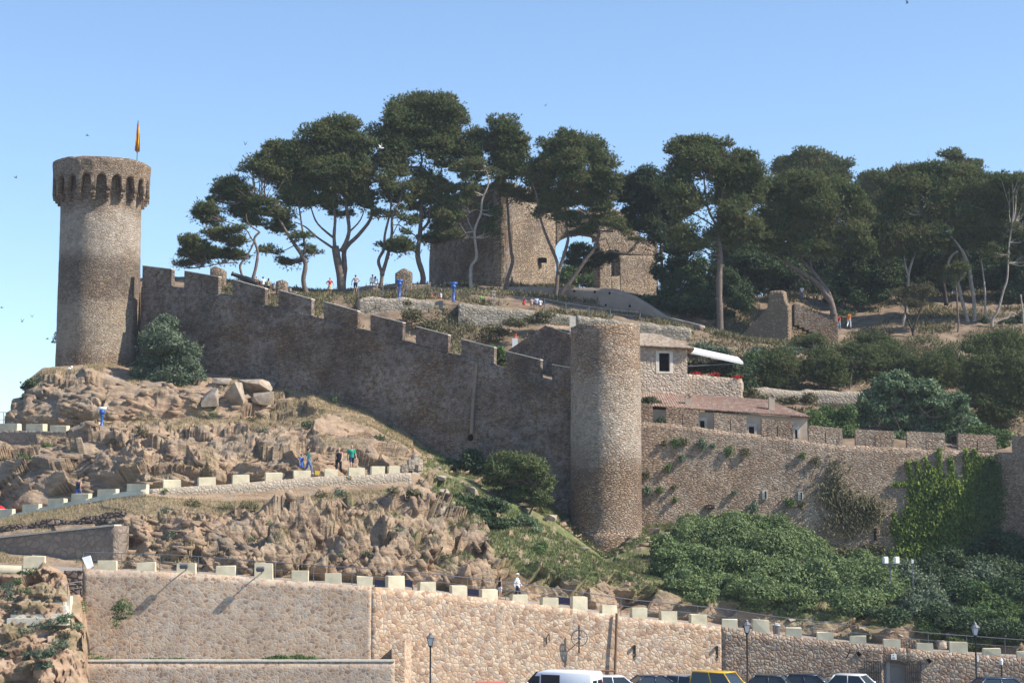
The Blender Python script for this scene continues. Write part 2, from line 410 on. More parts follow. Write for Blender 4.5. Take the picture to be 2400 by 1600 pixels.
R3 = [(-150, 1246, 139.2), (0, 1218, 136.6), (212, 1180, 133.0), (340, 1160, 130.8), (430, 1168, 131.5), (538, 1176, 132.5), (653, 1170, 133.6), (755, 1157, 134.6), (857, 1152, 135.7), (949, 1145, 136.5), (1000, 1130, 138), (1100, 1165, 137), (1200, 1230, 136), (1300, 1270, 136), (1420, 1322, 137.5), (1502, 1330, 136), (1600, 1350, 135), (1800, 1370, 135), (2000, 1400, 135), (2400, 1430, 134), (2550, 1440, 134)]
R4 = [(964, 1107, 137.3), (1000, 1112, 140.5), (1100, 1140, 140), (1200, 1190, 140), (1300, 1240, 140), (1420, 1314, 140), (1502, 1300, 140), (1600, 1320, 139.5), (1800, 1335, 139.5), (2000, 1370, 139.5), (2400, 1390, 139), (2550, 1390, 139)]
R5 = [(964, 1102, 141.2), (1000, 1095, 143), (1100, 1128, 143), (1200, 1170, 143), (1300, 1222, 142.5), (1420, 1310, 141.3), (1502, 1280, 142.5), (1600, 1290, 143), (1800, 1300, 143), (2000, 1345, 143), (2400, 1350, 143), (2550, 1350, 142)]
R6 = [(-150, 1014, 158), (0, 1012, 156), (22, 1012, 155.5), (110, 1013, 153.5), (155, 1010, 152.5), (230, 1004, 151.5), (300, 990, 152), (440, 982, 153), (560, 985, 153), (640, 1000, 151), (700, 1000, 150.5), (800, 985, 150.5), (870, 1000, 149.5), (950, 1048, 148), (1000, 1080, 147.5), (1100, 1116, 147), (1200, 1150, 146.5), (1338, 1235, 144.8), (1420, 1306, 142.2), (1502, 1258, 145), (1600, 1260, 146.5), (1800, 1275, 147), (2000, 1320, 147), (2400, 1315, 147), (2550, 1315, 145)]
R7 = [(-150, 1012, 165), (0, 1010, 163), (22, 1006, 163), (28, 934, 161), (55, 930, 161), (62, 892, 162), (100, 862, 163), (130, 859, 163.5), (230, 852, 164), (330, 862, 166), (480, 872, 163.2), (560, 885, 161.5), (640, 905, 160), (760, 930, 157.8), (850, 962, 156.2), (950, 1012, 154.5), (1000, 1050, 153.6), (1060, 1078, 152.6), (1150, 1110, 151.2), (1250, 1150, 149.7), (1338, 1212, 148.4), (1420, 1270, 148), (1502, 1232, 150.2), (1600, 1225, 150.3), (1800, 1225, 150.3), (2000, 1290, 150.3), (2150, 1310, 150.3), (2330, 1285, 150.3), (2400, 1275, 149), (2550, 1270, 146.5)]

def ramp_z(px):
    return ipol(RAMPN, px)

cols = np.concatenate([np.arange(-150, 30, 2.5), np.arange(30, 1560, 2.0), np.arange(1560, 2551, 4.0)])
def rail(nodes, cx=cols):
    v = ipol(nodes, cx); return PN(cx, v[:, 0], v[:, 1])
r0 = rail(WALLN); r0[:, 1] += 0.55; r0[:, 2] -= 0.12
r1 = rail(WALLN); r1[:, 1] += 4.9; r1[:, 2] -= 0.02
r2 = rail(R2); r3 = rail(R3)
r4 = rail(R4); r5 = rail(R5)
lm = cols <= 964
ra = rail(RAMPN)
r4[lm] = ra[lm] + np.array([0, 0.42, -0.10])
r5[lm] = ra[lm] + np.array([0, 4.3, 0.0])
r6 = rail(R6); r7 = rail(R7)
rm1 = r0 + np.array([0, 0.0, 0.0]); rm1[:, 2] = -2.0            # inside the wall, down to the ground
r8 = r7 + np.array([0, 3.0, 0.3])
segs = [(rm1, r0, 3, 0, 0), (r0, r1, 5, 0, 1), (r1, r2, 88, 1, 2), (r2, r3, 24, 0.3, 3), (r3, r4, 8, 0, 4), (r4, r5, 5, 0, 5), (r5, r6, 84, 1, 6), (r6, r7, 64, 1, 7), (r7, r8, 4, 0, 8)]
rows = []; rowt = []; rowseg = []
def steep(sid):                       # cliffs rise first and flatten towards their top
    if sid == 2: return 1.0 + 0.9 * S_(cols, 250, 300) * (1 - S_(cols, 1120, 1300))
    if sid == 6: return 1.0 + 1.1 * (1 - S_(cols, 930, 1000))
    if sid == 7: return 1.0 + 1.6 * (1 - S_(cols, 430, 640))
    return np.ones(len(cols))
def S_(x, a, b): u = np.clip((x - a) / (b - a), 0, 1); return u * u * (3 - 2 * u)
for a, b, n, amp, sid in segs:
    pw = steep(sid)
    for k in range(n):
        t = k / n; r_ = a + (b - a) * t
        if sid in (2, 6, 7):
            # keep the place in the picture, move the depth: same ray, later depth
            Yn = a[:, 1] + (b[:, 1] - a[:, 1]) * t ** pw
            sc_ = Yn / r_[:, 1]
            r_ = np.stack([r_[:, 0] * sc_, Yn, EYE + (r_[:, 2] - EYE) * sc_], -1)
        rows.append(r_); rowt.append(t); rowseg.append(sid)
rows.append(segs[-1][1]); rowt.append(1); rowseg.append(8)
G = np.array(rows)                    # (nr, nc, 3)
nr, nc = G.shape[:2]
rowt = np.array(rowt); rowseg = np.array(rowseg)
# smooth kinks between columns
pxg = np.tile(cols, (nr, 1)); seg = np.tile(rowseg[:, None], (1, nc)); tt = np.tile(rowt[:, None], (1, nc))
S = lambda x, a, b: np.clip((x - a) / (b - a), 0, 1) ** 2 * (3 - 2 * np.clip((x - a) / (b - a), 0, 1))
# rockiness
amp = np.zeros((nr, nc))
m = seg == 2
edge = np.minimum(S(tt, 0, 0.08), S(1 - tt, 0, 0.12))
rock_a = S(pxg, 250, 300) * (1 - 0.45 * S(pxg, 1130, 1220)) * (1 - 0.6 * S(pxg, 1480, 1600))
amp[m] = (edge * (0.12 + 0.88 * rock_a))[m]
m = seg == 3; amp[m] = 0.12
m = (seg == 3) & (pxg > 990); amp[m] = 0.35
m = ((seg == 4) | (seg == 5)) & (pxg > 1000); amp[m] = 0.3
m = seg == 6
amp[m] = (S(tt, 0, 0.06) * S(1 - tt, 0, 0.06) * (1 - 0.55 * S(pxg, 930, 1000)))[m]
m = seg == 7
amp[m] = (S(tt, 0, 0.05) * S(1 - tt, 0, 0.2) * (1 - 0.7 * S(pxg, 700, 800)))[m]
flat = G.reshape(-1, 3)
du = np.gradient(G, axis=1); dv = np.gradient(G, axis=0)
N = np.cross(du, dv); N /= np.linalg.norm(N, axis=-1, keepdims=True) + 1e-9
N = np.where((N[..., 1:2] > 0), -N, N)
N = N + np.array([0.12, -0.55, 0.25]); N /= np.linalg.norm(N, axis=-1, keepdims=True)
# strata frame: slabs dipping to the right
def rotY(a): c, s = math.cos(a), math.sin(a); return np.array([[c, 0, s], [0, 1, 0], [-s, 0, c]])
A = flat @ rotY(R(-58)).T
B = flat @ rotY(R(-12)).T
act = amp.reshape(-1) > 0
pxf = pxg.reshape(-1); sgf = seg.reshape(-1); ttf = tt.reshape(-1)
disp = np.zeros(len(flat))
fa = flat[act]
wv = np.stack([fbm(fa * 0.35, 50, 2), fbm(fa * 0.35, 60, 2), fbm(fa * 0.35, 70, 2)], -1) * 0.45
wr = S(pxf[act], 420, 640) * (sgf[act] == 2)                     # how much of the steep dipping slabs
dA = blocks((A[act] + wv) / np.array([1.5, 3.0, 5.5]), 1, 1.3) * 2.7
dB = blocks((B[act] + wv) / np.array([3.8, 3.0, 1.7]), 2, 1.2) * 1.9
smooth_slab = S(pxf[act], 700, 790) * (sgf[act] >= 6) * (1 - S(pxf[act], 950, 1000))
smooth_left = (1 - S(pxf[act], 200, 300)) * (sgf[act] == 6)
dm = dA * wr + dB * (1 - wr)
d2 = blocks((B[act] + wv) / np.array([1.5, 1.2, 0.55]), 3, 1.2) * 0.5 * (1 - 0.75 * np.maximum(smooth_slab, smooth_left))
d3 = blocks((B[act] + wv) / np.array([0.6, 0.6, 0.28]), 4, 1.2) * 0.16 * (1 - 0.7 * np.maximum(smooth_slab, smooth_left))
def saw(u, s_, pw=1.0):
    k = np.floor(u); f_ = u - k
    h_ = hsh(k.astype(np.int64), 0 * k.astype(np.int64), 0 * k.astype(np.int64), s_)
    return np.where(f_ < 0.86, f_ / 0.86, (1 - f_) / 0.14) * (0.35 + 0.65 * h_)
w1 = (fbm(fa * 0.12, 150, 2) - .5) * 3.0; w2 = (fbm(fa * 0.13, 160, 2) - .5) * 3.0; w3 = (fbm(fa * 0.5, 170, 2) - .5) * 0.35
def dotp(a_, v): v = np.array(v) / np.linalg.norm(v); return a_ @ v
# gently dipping ledges, and steep slabs leaning to the right
led = saw((dotp(fa, (0.22, 0.1, 1.0)) + w1 * .5 + w3) / 1.15, 201) * 1.1 + saw((dotp(fa, (0.30, 0.1, 1.0)) + w1 * .5 + w3) / 0.42, 202) * 0.38
jn = saw((dotp(fa, (1.0, 0.3, 0.35)) + w2) / 2.9, 203) * 1.5 + saw((dotp(fa, (1.0, -0.2, -0.25)) + w2 + w3) / 1.3, 204) * 0.6
slab = saw((dotp(fa, (1.0, 0.25, 0.62)) + w2 * .7) / 1.9, 205) * 2.3 + saw((dotp(fa, (1.0, 0.25, 0.55)) + w2 * .7 + w3 * .6) / 0.62, 206) * 0.5
crs = saw((dotp(fa, (-0.45, 0.1, 1.0)) + w1 * .5) / 1.9, 207) * 0.9
big = (fbm(fa * 0.16, 9, 3) - 0.5) * 4.0
fine = (fbm(fa * 3.0, 12, 3) - .5) * 0.06
sm_ = 1 - 0.75 * np.maximum(smooth_slab, smooth_left)
dt = dm * 0.95 - 0.9 + d2 * .55 - .1 + d3 - 0.12 + big * .8 + fine + ((led + jn) * (1 - wr) + (slab + crs) * wr - 1.6) * sm_ * 0.62
gate = 0.35 + 0.65 * S(fbm(fa * 0.35, 33, 3), 0.40, 0.55)
disp[act] = dt * amp.reshape(-1)[act] * np.where(sgf[act] == 7, gate * 0.7, 1.0) * 0.62
disp += (fbm(flat * 1.2, 21, 3) - .5) * 0.10 * ((sgf == 3) | (sgf == 7))
dg_ = disp.reshape(nr, nc)
for _ in range(0):
    dg_[1:-1] = dg_[:-2] * .25 + dg_[1:-1] * .5 + dg_[2:] * .25
    dg_[:, 1:-1] = dg_[:, :-2] * .25 + dg_[:, 1:-1] * .5 + dg_[:, 2:] * .25
disp = dg_.reshape(-1)
D = (flat + N.reshape(-1, 3) * disp[:, None]).reshape(nr, nc, 3)
_rz = D[..., 2] - EYE; _dep = D[..., 1] * CP + _rz * SP
PXD = 1200 + FPX * D[..., 0] / _dep; PYD = 800 - FPX * (-D[..., 1] * SP + _rz * CP) / _dep
def gy(px, py):
    """depth of the slope's surface seen at (px, py)"""
    j = np.abs(PXD[60] - px).argmin(); sl = slice(3, None)
    i = np.abs(PYD[sl, j] - py).argmin() + 3
    return float(D[i, j, 1])
# vegetation weights
du = np.gradient(D, axis=1); dv = np.gradient(D, axis=0)
N2 = np.cross(du, dv); N2 /= np.linalg.norm(N2, axis=-1, keepdims=True) + 1e-9
up = np.abs(N2[..., 2]).reshape(-1)
nz = fbm(flat * 0.45, 77, 4); nz2 = fbm(flat * 1.6, 88, 3)
veg = np.zeros(len(flat)); green = np.zeros(len(flat))
s_ = sgf
veg = np.where(s_ == 3, 0.9, veg)
veg = np.where(s_ == 2, 0.75 * S(nz + 0.25 * (up - .5) + 0.35 * S(ttf, 0.85, 1), 0.58, 0.70), veg)
veg = np.where((s_ == 2) & (pxf > 1130), np.clip(0.05 + 0.75 * S(ttf, 0.45, 1.0) + (nz - .5) * 2.6, 0, 1), veg)
veg = np.where((s_ == 6), 0.6 * S(nz + 0.3 * (up - .5) + 0.25 * S(ttf, 0.85, 1) * (pxf < 620) * (pxf > 120), 0.60, 0.72), veg)
veg = np.where((s_ == 7), 0.85 * S(nz + 0.3 * S(pxf, 560, 700) - .12 * (1 - S(ttf, .5, .8)) + 0.1, 0.54, 0.66), veg)
veg = np.where((pxf > 985) & (s_ >= 3), np.clip(0.75 + (nz2 - .5) * 1.5, 0.2, 1), veg)
green = S(nz2 + 0.25 * S(pxf, 960, 1050) - 0.12 * (pxf < 900), 0.52, 0.68)
roadm = ((s_ == 1) | ((s_ == 0))).astype(float)
rampm = ((s_ == 5) & (pxf < 985)).astype(float)
V = D.reshape(-1, 3)
idx = np.arange(nr * nc).reshape(nr, nc)
F = np.stack([idx[:-1, :-1], idx[:-1, 1:], idx[1:, 1:], idx[1:, :-1]], -1).reshape(-1, 4)

# angular slabs broken out of the face, part of the same rock
rs = np.random.default_rng(77)
cand = np.argwhere((amp > 0.35) & (((seg == 2) & (pxg < 1140)) | ((seg == 6) & (rs.random(seg.shape) < .5)) | ((seg == 7) & (pxg < 700) & (tt < .75))))
pk = cand[rs.choice(len(cand), 760)]
SV = []; SF = []
box_f = np.array([(0, 2, 3, 1), (4, 5, 7, 6), (0, 1, 5, 4), (2, 6, 7, 3), (0, 4, 6, 2), (1, 3, 7, 5)])
for i_, j_ in pk:
    px_ = pxg[i_, j_]; s2 = seg[i_, j_] == 2
    st_ = float(np.clip((px_ - 420) / 220, 0, 1)) if s2 else 0.0
    sm2 = (seg[i_, j_] >= 6) and px_ > 760
    ang = -st_ * R(58) + (1 - st_) * R(14) * (1 if px_ > 500 else -.6) + rs.normal(0, .14)
    L_ = rs.uniform(.5, 2.0 - .8 * st_) * (0.6 if sm2 else 1); T_ = rs.uniform(.2, .6 + .35 * st_) * (.6 if sm2 else 1); W_ = rs.uniform(.4, .9)
    c = np.array([(sx * L_ / 2, sy * W_ / 2, sz * T_ / 2) for sz in (-1, 1) for sy in (-1, 1) for sx in (-1, 1)])
    c = c * rs.uniform(.45, 1.0, (8, 3))
    ya = rs.normal(0.15, .25)
    Rm = rotY(-ang) @ np.array([[math.cos(ya), -math.sin(ya), 0], [math.sin(ya), math.cos(ya), 0], [0, 0, 1]])
    c = c @ Rm.T + D[i_, j_] + np.array([0, W_ * .22, 0])
    SF.append(box_f + 8 * len(SV)); SV.append(c)
SV = np.concatenate(SV); SF = np.concatenate(SF) + len(V)
z_ = np.zeros(len(SV))
V = np.concatenate([V, SV]); F = np.concatenate([F, SF])
veg_a, green_a, road_a, ramp_a = [np.concatenate([x_, z_]) for x_ in (veg, green, roadm, rampm)]
q = NT('hillside_rock_and_soil')
def attr(q, n): a = q.n('Attribute', attribute_name=n); return a.outputs['Fac']
ob = q.coords()
obs = q.coords((0.5, 0.5, 2.6), (0, R(-14), 0), warp=0.6, wscale=0.8)
n1 = q.noise(obs, 0.9, 7, 0.62); n2 = q.noise(ob, 0.22, 4, 0.6); n3 = q.noise(ob, 7, 4, 0.6)
rock = q.ramp(n1, [(0.28, (0.14, 0.095, 0.065)), (0.42, (0.28, 0.20, 0.135)), (0.55, (0.42, 0.305, 0.205)), (0.72, (0.56, 0.43, 0.30))])
rock = q.mix(q.ramp(n2, [(0.42, (0, 0, 0)), (0.62, (0.8, 0.8, 0.8))]), rock, (0.46, 0.27, 0.16), 'MULTIPLY') if False else q.mix(q.ramp(n2, [(0.45, (0, 0, 0)), (0.66, (0.45, 0.45, 0.45))]), rock, (0.52, 0.33, 0.21))
grey = q.ramp(q.noise(ob, 0.45, 6, 0.75), [(0.5, (0, 0, 0)), (0.62, (0.55, 0.55, 0.55))])
rock = q.mix(grey, rock, (0.27, 0.25, 0.215))
rock = q.mix(q.math('MULTIPLY', n3, 0.5), rock, (0.16, 0.12, 0.09))
soil = q.ramp(n3, [(0.3, (0.20, 0.145, 0.09)), (0.7, (0.36, 0.28, 0.18))])
grs = q.ramp(n3, [(0.3, (0.06, 0.085, 0.03)), (0.7, (0.16, 0.19, 0.075))])
c = q.mix(attr(q, 'veg'), rock, q.mix(attr(q, 'green'), soil, grs))
c = q.mix(attr(q, 'road'), c, (0.33, 0.29, 0.25))
c = q.mix(attr(q, 'ramp'), c, (0.33, 0.30, 0.26))
hh = q.math('ADD', q.math('MULTIPLY', q.noise(q.coords((0.5, 0.5, 4.5), (0, R(-16), 0), warp=0.5, wscale=0.6), 1.6, 6, .7), 1.4), q.math('MULTIPLY', n1, 2.0))
hh = q.math('ADD', hh, n3)
hh = q.math('ADD', hh, q.math('MULTIPLY', q.noise(q.coords((1, 1, 1.6), (0, R(-35), 0)), 2.6, 7, .72), 2.2))
q.bump(q.math('MULTIPLY', hh, q.math('SUBTRACT', 1.0, q.math('MULTIPLY', attr(q, 'veg'), 0.85))), 0.7, 0.1)
M['hill'] = q.col(c)
hill = link('hillside', npmesh('hillside', V, F, M['hill'], False, dict(veg=veg_a, green=green_a, road=road_a, ramp=ramp_a)))
tag(hill, 'rocky slope below the castle wall with ledges, dry grass and a sloping path', 'hillside', kind='structure')

# inner ground of the castle and the hilltop
e0 = [(240, 700, 170), (330, 685, 168), (540, 705, 164), (760, 790, 159.5), (1000, 850, 155), (1340, 905, 150.5), (1502, 1010, 152), (2330, 1075, 152), (2400, 1075, 152), (2650, 1080, 150)]
e1 = [(240, 690, 175), (330, 680, 174), (540, 705, 172), (700, 730, 172), (840, 765, 173), (1000, 790, 173), (1150, 830, 171), (1340, 870, 167), (1502, 960, 162), (1900, 960, 162), (2330, 1020, 162), (2650, 1020, 160)]
e2 = [(240, 675, 178), (330, 668, 178), (540, 690, 177), (720, 705, 177), (838, 702, 177), (930, 698, 176.6), (1000, 703, 176.6), (1100, 711, 176.6), (1200, 724, 176.6), (1330, 737, 176.6), (1500, 758, 176.6), (1640, 775, 177), (1750, 800, 177), (1900, 822, 177), (2100, 835, 177), (2300, 835, 177), (2650, 840, 177)]
e3 = [(240, 662, 190), (330, 652, 190), (430, 648, 190), (520, 655, 190), (640, 678, 190), (720, 690, 190), (850, 690, 190), (1010, 672, 190), (1180, 672, 191), (1300, 680, 191), (1400, 700, 190), (1540, 740, 187), (1700, 800, 182), (1800, 808, 182), (1900, 790, 184), (2000, 780, 186), (2200, 760, 188), (2400, 745, 190), (2650, 740, 190)]
e4 = [(240, 660, 196), (520, 656, 196), (720, 692, 196), (1010, 668, 200), (1300, 672, 203), (1400, 680, 203), (1560, 700, 200), (1700, 705, 196), (1850, 690, 200), (2000, 700, 205), (2200, 690, 205), (2400, 690, 205), (2650, 690, 205)]
e5 = [(240, 740, 300), (1300, 740, 300), (1500, 740, 260), (1700, 700, 260), (2650, 690, 260)]
c2 = np.arange(240, 2651, 6.0)
rr = [rail(n_, c2) for n_ in (e0, e1, e2, e3, e4, e5)]
# the terrace is held by a wall: drop the ground in front of it
gb = rr[0].copy(); gb[:, 2] = -3
r6b = rr[5].copy(); r6b[:, 1] += 60; r6b[:, 2] = -3
allr = [gb, rr[0], rr[1], rr[2], rr[3], rr[4], rr[5], r6b]; nn = [2, 14, 14, 30, 22, 24, 6]
rows = []
for a, b, n in zip(allr[:-1], allr[1:], nn):
    for k in range(n): rows.append(a + (b - a) * k / n)
rows.append(allr[-1])
G2 = np.array(rows); f2 = G2.reshape(-1, 3).copy()
f2[:, 2] += (fbm(f2 * 0.5, 5, 4) - .5) * 0.9 * (f2[:, 1] > 178) + (fbm(f2 * 1.5, 15, 3) - .5) * 0.3
i2 = np.arange(len(f2)).reshape(G2.shape[:2])
F2 = np.stack([i2[:-1, :-1], i2[:-1, 1:], i2[1:, 1:], i2[1:, :-1]], -1).reshape(-1, 4)
z2 = fbm(f2 * 0.4, 6, 4)
M['ground'] = plain('needle_litter', (0.20, 0.145, 0.10), 1, 0.45, 0.6, bump=0.4)
hill2 = link('hilltop', npmesh('hilltop', f2, F2, M['ground'], True, dict(veg=np.clip(0.7 + (z2 - .5) * 2, 0, 1), green=S(z2, 0.5, 0.7) * 0.6, road=z2 * 0, ramp=z2 * 0)))
tag(hill2, 'dry stony ground of the castle hilltop under the pines', 'hilltop', kind='structure')
g = MB(); g.add([(-4000, -500, 0), (4000, -500, 0), (4000, 6000, 0), (-4000, 6000, 0)], [(0, 1, 2, 3)])
tag(g.build('parking_ground', M['asphalt']), 'flat asphalt of the car park below the wall', 'ground', kind='structure')

# ================================================================ masonry helpers
def hdir(px0, Y0, px1, Y1, ref=900):
    d = P(px1, ref, Y1) - P(px0, ref, Y0); d.z = 0; d.normalize(); return d
def backv(d, t): v = Vector((-d.y, d.x, 0)); v = v if v.y > 0 else -v; return v * t
def wallstrip(name, plan, top, bot, thick, mat, parent, ref=900, step=8, rag=0.0, rowh=0.5, drop=0.0, seed=0, org=None):
    """upright wall: plan [(px,Y)], top and bottom py profiles, thickness to the back"""
    x0, x1 = top[0][0], top[-1][0]
    xs = sorted(set(list(np.arange(x0, x1, step)) + [x1] + [t[0] for t in top] + [p[0] for p in plan if x0 < p[0] < x1]))
    xs = np.array(xs, float)
    Y = ipol(plan, xs)[:, 0]; tp = ipol(top, xs)[:, 0]; bp = ipol(bot, xs)[:, 0]
    X = np.array([P(x, ref, y).x for x, y in zip(xs, Y)])
    zt = np.array([zof(a, y) for a, y in zip(tp, Y)]); zb = np.array([zof(a, y) for a, y in zip(bp, Y)]) - drop
    if rag: zt = zt + (vnoise(np.stack([X * 1.3, Y * 0, zt * 0 + seed], -1), 3) - .5) * rag
    nrw = max(2, int((zt - zb).max() / rowh))
    n = len(xs); V = []
    d = np.stack([np.gradient(X), np.gradient(Y)], -1); d /= np.linalg.norm(d, axis=1, keepdims=True)
    bx, by = -d[:, 1] * thick, d[:, 0] * thick
    for k in range(nrw + 1):
        t = k / nrw; z = zb + (zt - zb) * t
        V.append(np.stack([X, Y, z], -1))
    for k in range(nrw, -1, -1):
        t = k / nrw; z = zb + (zt - zb) * t
        V.append(np.stack([X + bx, Y + by, z], -1))
    V = np.array(V); fl = V.reshape(-1, 3)
    if rag:
        nn_ = (fbm(fl * 1.1, 40 + seed, 3) - .5) * min(rag, 0.12)
        sgn = np.repeat(np.array([-1] * (nrw + 1) + [1] * (nrw + 1)), n)
        fl = fl.copy(); fl[:, 1] += nn_ * sgn
    ring = 2 * (nrw + 1); id_ = np.arange(ring * n).reshape(ring, n)
    nx = np.roll(id_, -1, axis=0)
    Fq = np.stack([id_[:, :-1], id_[:, 1:], nx[:, 1:], nx[:, :-1]], -1).reshape(-1, 4)
    caps = []
    for c_ in (0, n - 1):
        for k in range(nrw):
            a, b = id_[k, c_], id_[k + 1, c_]; cc, dd = id_[ring - 2 - k, c_], id_[ring - 1 - k, c_]
            caps.append((a, b, cc, dd) if c_ == 0 else (a, dd, cc, b))
    Fq = np.concatenate([Fq, np.array(caps)])
    off = Vector((0, 0, 0))
    if parent is not None: off = Vector(parent.location)
    elif org is not None: off = Vector(org)
    fl = fl - np.array(off)
    me = npmesh(name, fl, Fq, mat)
    return link(name, me, parent, None if (parent is not None or org is None) else org)
def merlon(parent, px0, px1, t0, t1, b0, b1, plan, d, thick, mat, name='merlon', ref=900, proud=0.003, slit=False):
    Y0 = float(ipol(plan, px0)[0]); Y1 = float(ipol(plan, px1)[0])
    a = PW(px0, t0, Y0, ref); b = PW(px1, t1, Y1, ref)
    c_ = PW(px1, b1, Y1, ref); e = PW(px0, b0, Y0, ref)
    bv = backv(d, 1.0)
    sh = -bv * proud
    mb = MB()
    if slit:
        u = 0.5; 
        def at_(pA, pB, u_): return pA + (pB - pA) * u_
        L = (b - a).length; w_ = 0.035 / L
        h = 0.62
        # left part, right part, bridge above the slit, sill below
        tl = at_(a, b, u - w_); tr = at_(a, b, u + w_); bl = at_(e, c_, u - w_); br = at_(e, c_, u + w_)
        mb.prism([a + sh, tl + sh, bl + sh, e + sh], bv * thick)
        mb.prism([tr + sh, b + sh, c_ + sh, br + sh], bv * thick)
        ml = at_(tl, bl, 0.32); mr = at_(tr, br, 0.32)
        mb.prism([tl + sh, tr + sh, mr + sh, ml + sh], bv * thick)
    else:
        mb.prism([a + sh, b + sh, c_ + sh, e + sh], bv * thick)
    return mb.build(name, mat, parent)

# ================================================================ left castle wall
def LY(px): k = (px - 1200) / FPX; return 150.2 / (1 + 0.4587 * k)
LP = [(x, LY(x)) for x in range(300, 1420, 40)]
ld = hdir(340, LY(340), 1330, LY(1330))
LM = [(328, 397, 623, 631, 671), (427, 508, 635, 649, 688), (541, 618, 655, 676, 715), (650, 728, 680, 701, 741), (757, 837, 707, 729, 769), (867, 943, 737, 756, 797), (974, 1050, 765, 785, 827), (1081, 1158, 795, 814, 855), (1186, 1267, 823, 843, 884), (1294, 1345, 854, 863, 897)]
top = [(326, 664)]
for a in LM: top += [(a[0], a[4] - (a[1] - a[0]) * 0.2), (a[1], a[4])]
top = [(326, 671), (397, 671), (427, 674), (508, 688), (541, 692), (618, 715), (650, 720), (728, 741), (757, 746), (837, 769), (867, 775), (943, 797), (974, 803), (1050, 827), (1081, 833), (1158, 855), (1186, 861), (1267, 884), (1294, 890), (1345, 902)]
bot = [(326, 900), (480, 905), (640, 945), (850, 1000), (950, 1045), (1060, 1110), (1250, 1185), (1345, 1250)]
cw = thing('castle_wall', 'long shaded battlemented wall climbing from the slim middle tower to the flagged tower', 'wall', PW(340, 900, LY(340)))
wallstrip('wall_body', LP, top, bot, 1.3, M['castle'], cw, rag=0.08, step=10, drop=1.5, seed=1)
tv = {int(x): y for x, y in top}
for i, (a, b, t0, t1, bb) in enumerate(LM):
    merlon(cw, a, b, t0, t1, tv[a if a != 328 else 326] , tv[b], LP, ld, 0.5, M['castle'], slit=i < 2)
    # pale capping strip along the top of each merlon
    Y0, Y1 = LY(a), LY(b); A_, B_ = PW(a, t0, Y0), PW(b, t1, Y1); bv = backv(ld, 1)
    mb = MB(); dn = Vector((0, 0, -0.07))
    mb.prism([A_ - bv * .05 + Vector((0, 0, .05)), B_ - bv * .05 + Vector((0, 0, .05)), B_ - bv * .05 + dn * .2, A_ - bv * .05 + dn * .2], bv * 0.6)
    mb.build('coping', M['coping'], cw)
# vertical buttress strip with pipe hole
mb = MB(); Yp = LY(1112) - 0.12
mb.tube([PW(1118, 850, Yp), PW(1113, 900, Yp), PW(1108, 960, Yp), PW(1105, 1016, Yp)], 0.16, 6)
mb.build('mortar_rib', plain('old_mortar', (.24, .19, .15), .95, .2, 2), cw)
mb = MB(); mb.ellip(PW(1104, 1025, LY(1104) - 0.02), (0.28, 0.1, 0.28)); mb.build('drain_hole', M['hole'], cw)

# ================================================================ right castle wall
RP = [(1480, 150.0), (2334, 150.0), (2560, 143.5)]
rd = Vector((1, 0, 0))
RM = [(1500, 1530, 945, 948, 989, 989), (1562, 1638, 951, 962, 991, 1001), (1674, 1750, 966, 976, 1005, 1014), (1785, 1859, 980, 988, 1019, 1028), (1895, 1974, 996, 1003, 1032, 1042), (2005, 2095, 1005, 1010, 1043, 1048), (2125, 2214, 1010, 1014, 1049, 1053), (2245, 2334, 1015, 1020, 1054, 1058), (2370, 2540, 1021, 1026, 1060, 1066)]
top = []
for a in RM: top += [(a[0], a[4]), (a[1], a[5])]
top[0] = (1492, 989); top[-1] = (2560, 1067)
bot = [(1492, 1245), (1800, 1260), (2000, 1330), (2330, 1320), (2560, 1310)]
cr = thing('castle_wall', 'sunlit battlemented wall from the slim middle tower to the ivy, with houses behind it', 'wall', PW(1510, 1100, 150))
wallstrip('wall_body', RP, top, bot, 1.3, M['castle_lit'], cr, rag=0.08, step=10, drop=1.5, ref=1000, seed=2)
for i, (a, b, t0, t1, b0, b1) in enumerate(RM):
    d = rd if a < 2340 else hdir(2334, 150, 2560, 143.5)
    merlon(cr, a, b, t0, t1, b0 + 1, b1 + 1, RP, d, 0.5, M['castle_lit'], ref=1000, slit=0 < i < 8)
# small details on the wall face
for px, py in ((1789, 1159), (1872, 1162)):
    mb = MB(); mb.box(PW(px, py, 149.97), (0.42, 0.1, 0.75)); s_o = mb.build('blocked_slit', M['coping'], cr)
    mb = MB(); mb.box(PW(px + 2, py, 149.9), (0.10, 0.06, 0.62)); mb.build('slit_opening', M['hole'], s_o)
mb = MB(); mb.box(PW(2044, 1251, 149.95), (0.18, 0.12, 1.0)); mb.build('slit_opening', M['hole'], cr)
mb = MB(); mb.box(PW(1661, 1187, 149.8), (0.75, 0.5, 0.3), bevel if False else 0); mb.build('spout', M['dark_stone'], cr, bevel=0.05)

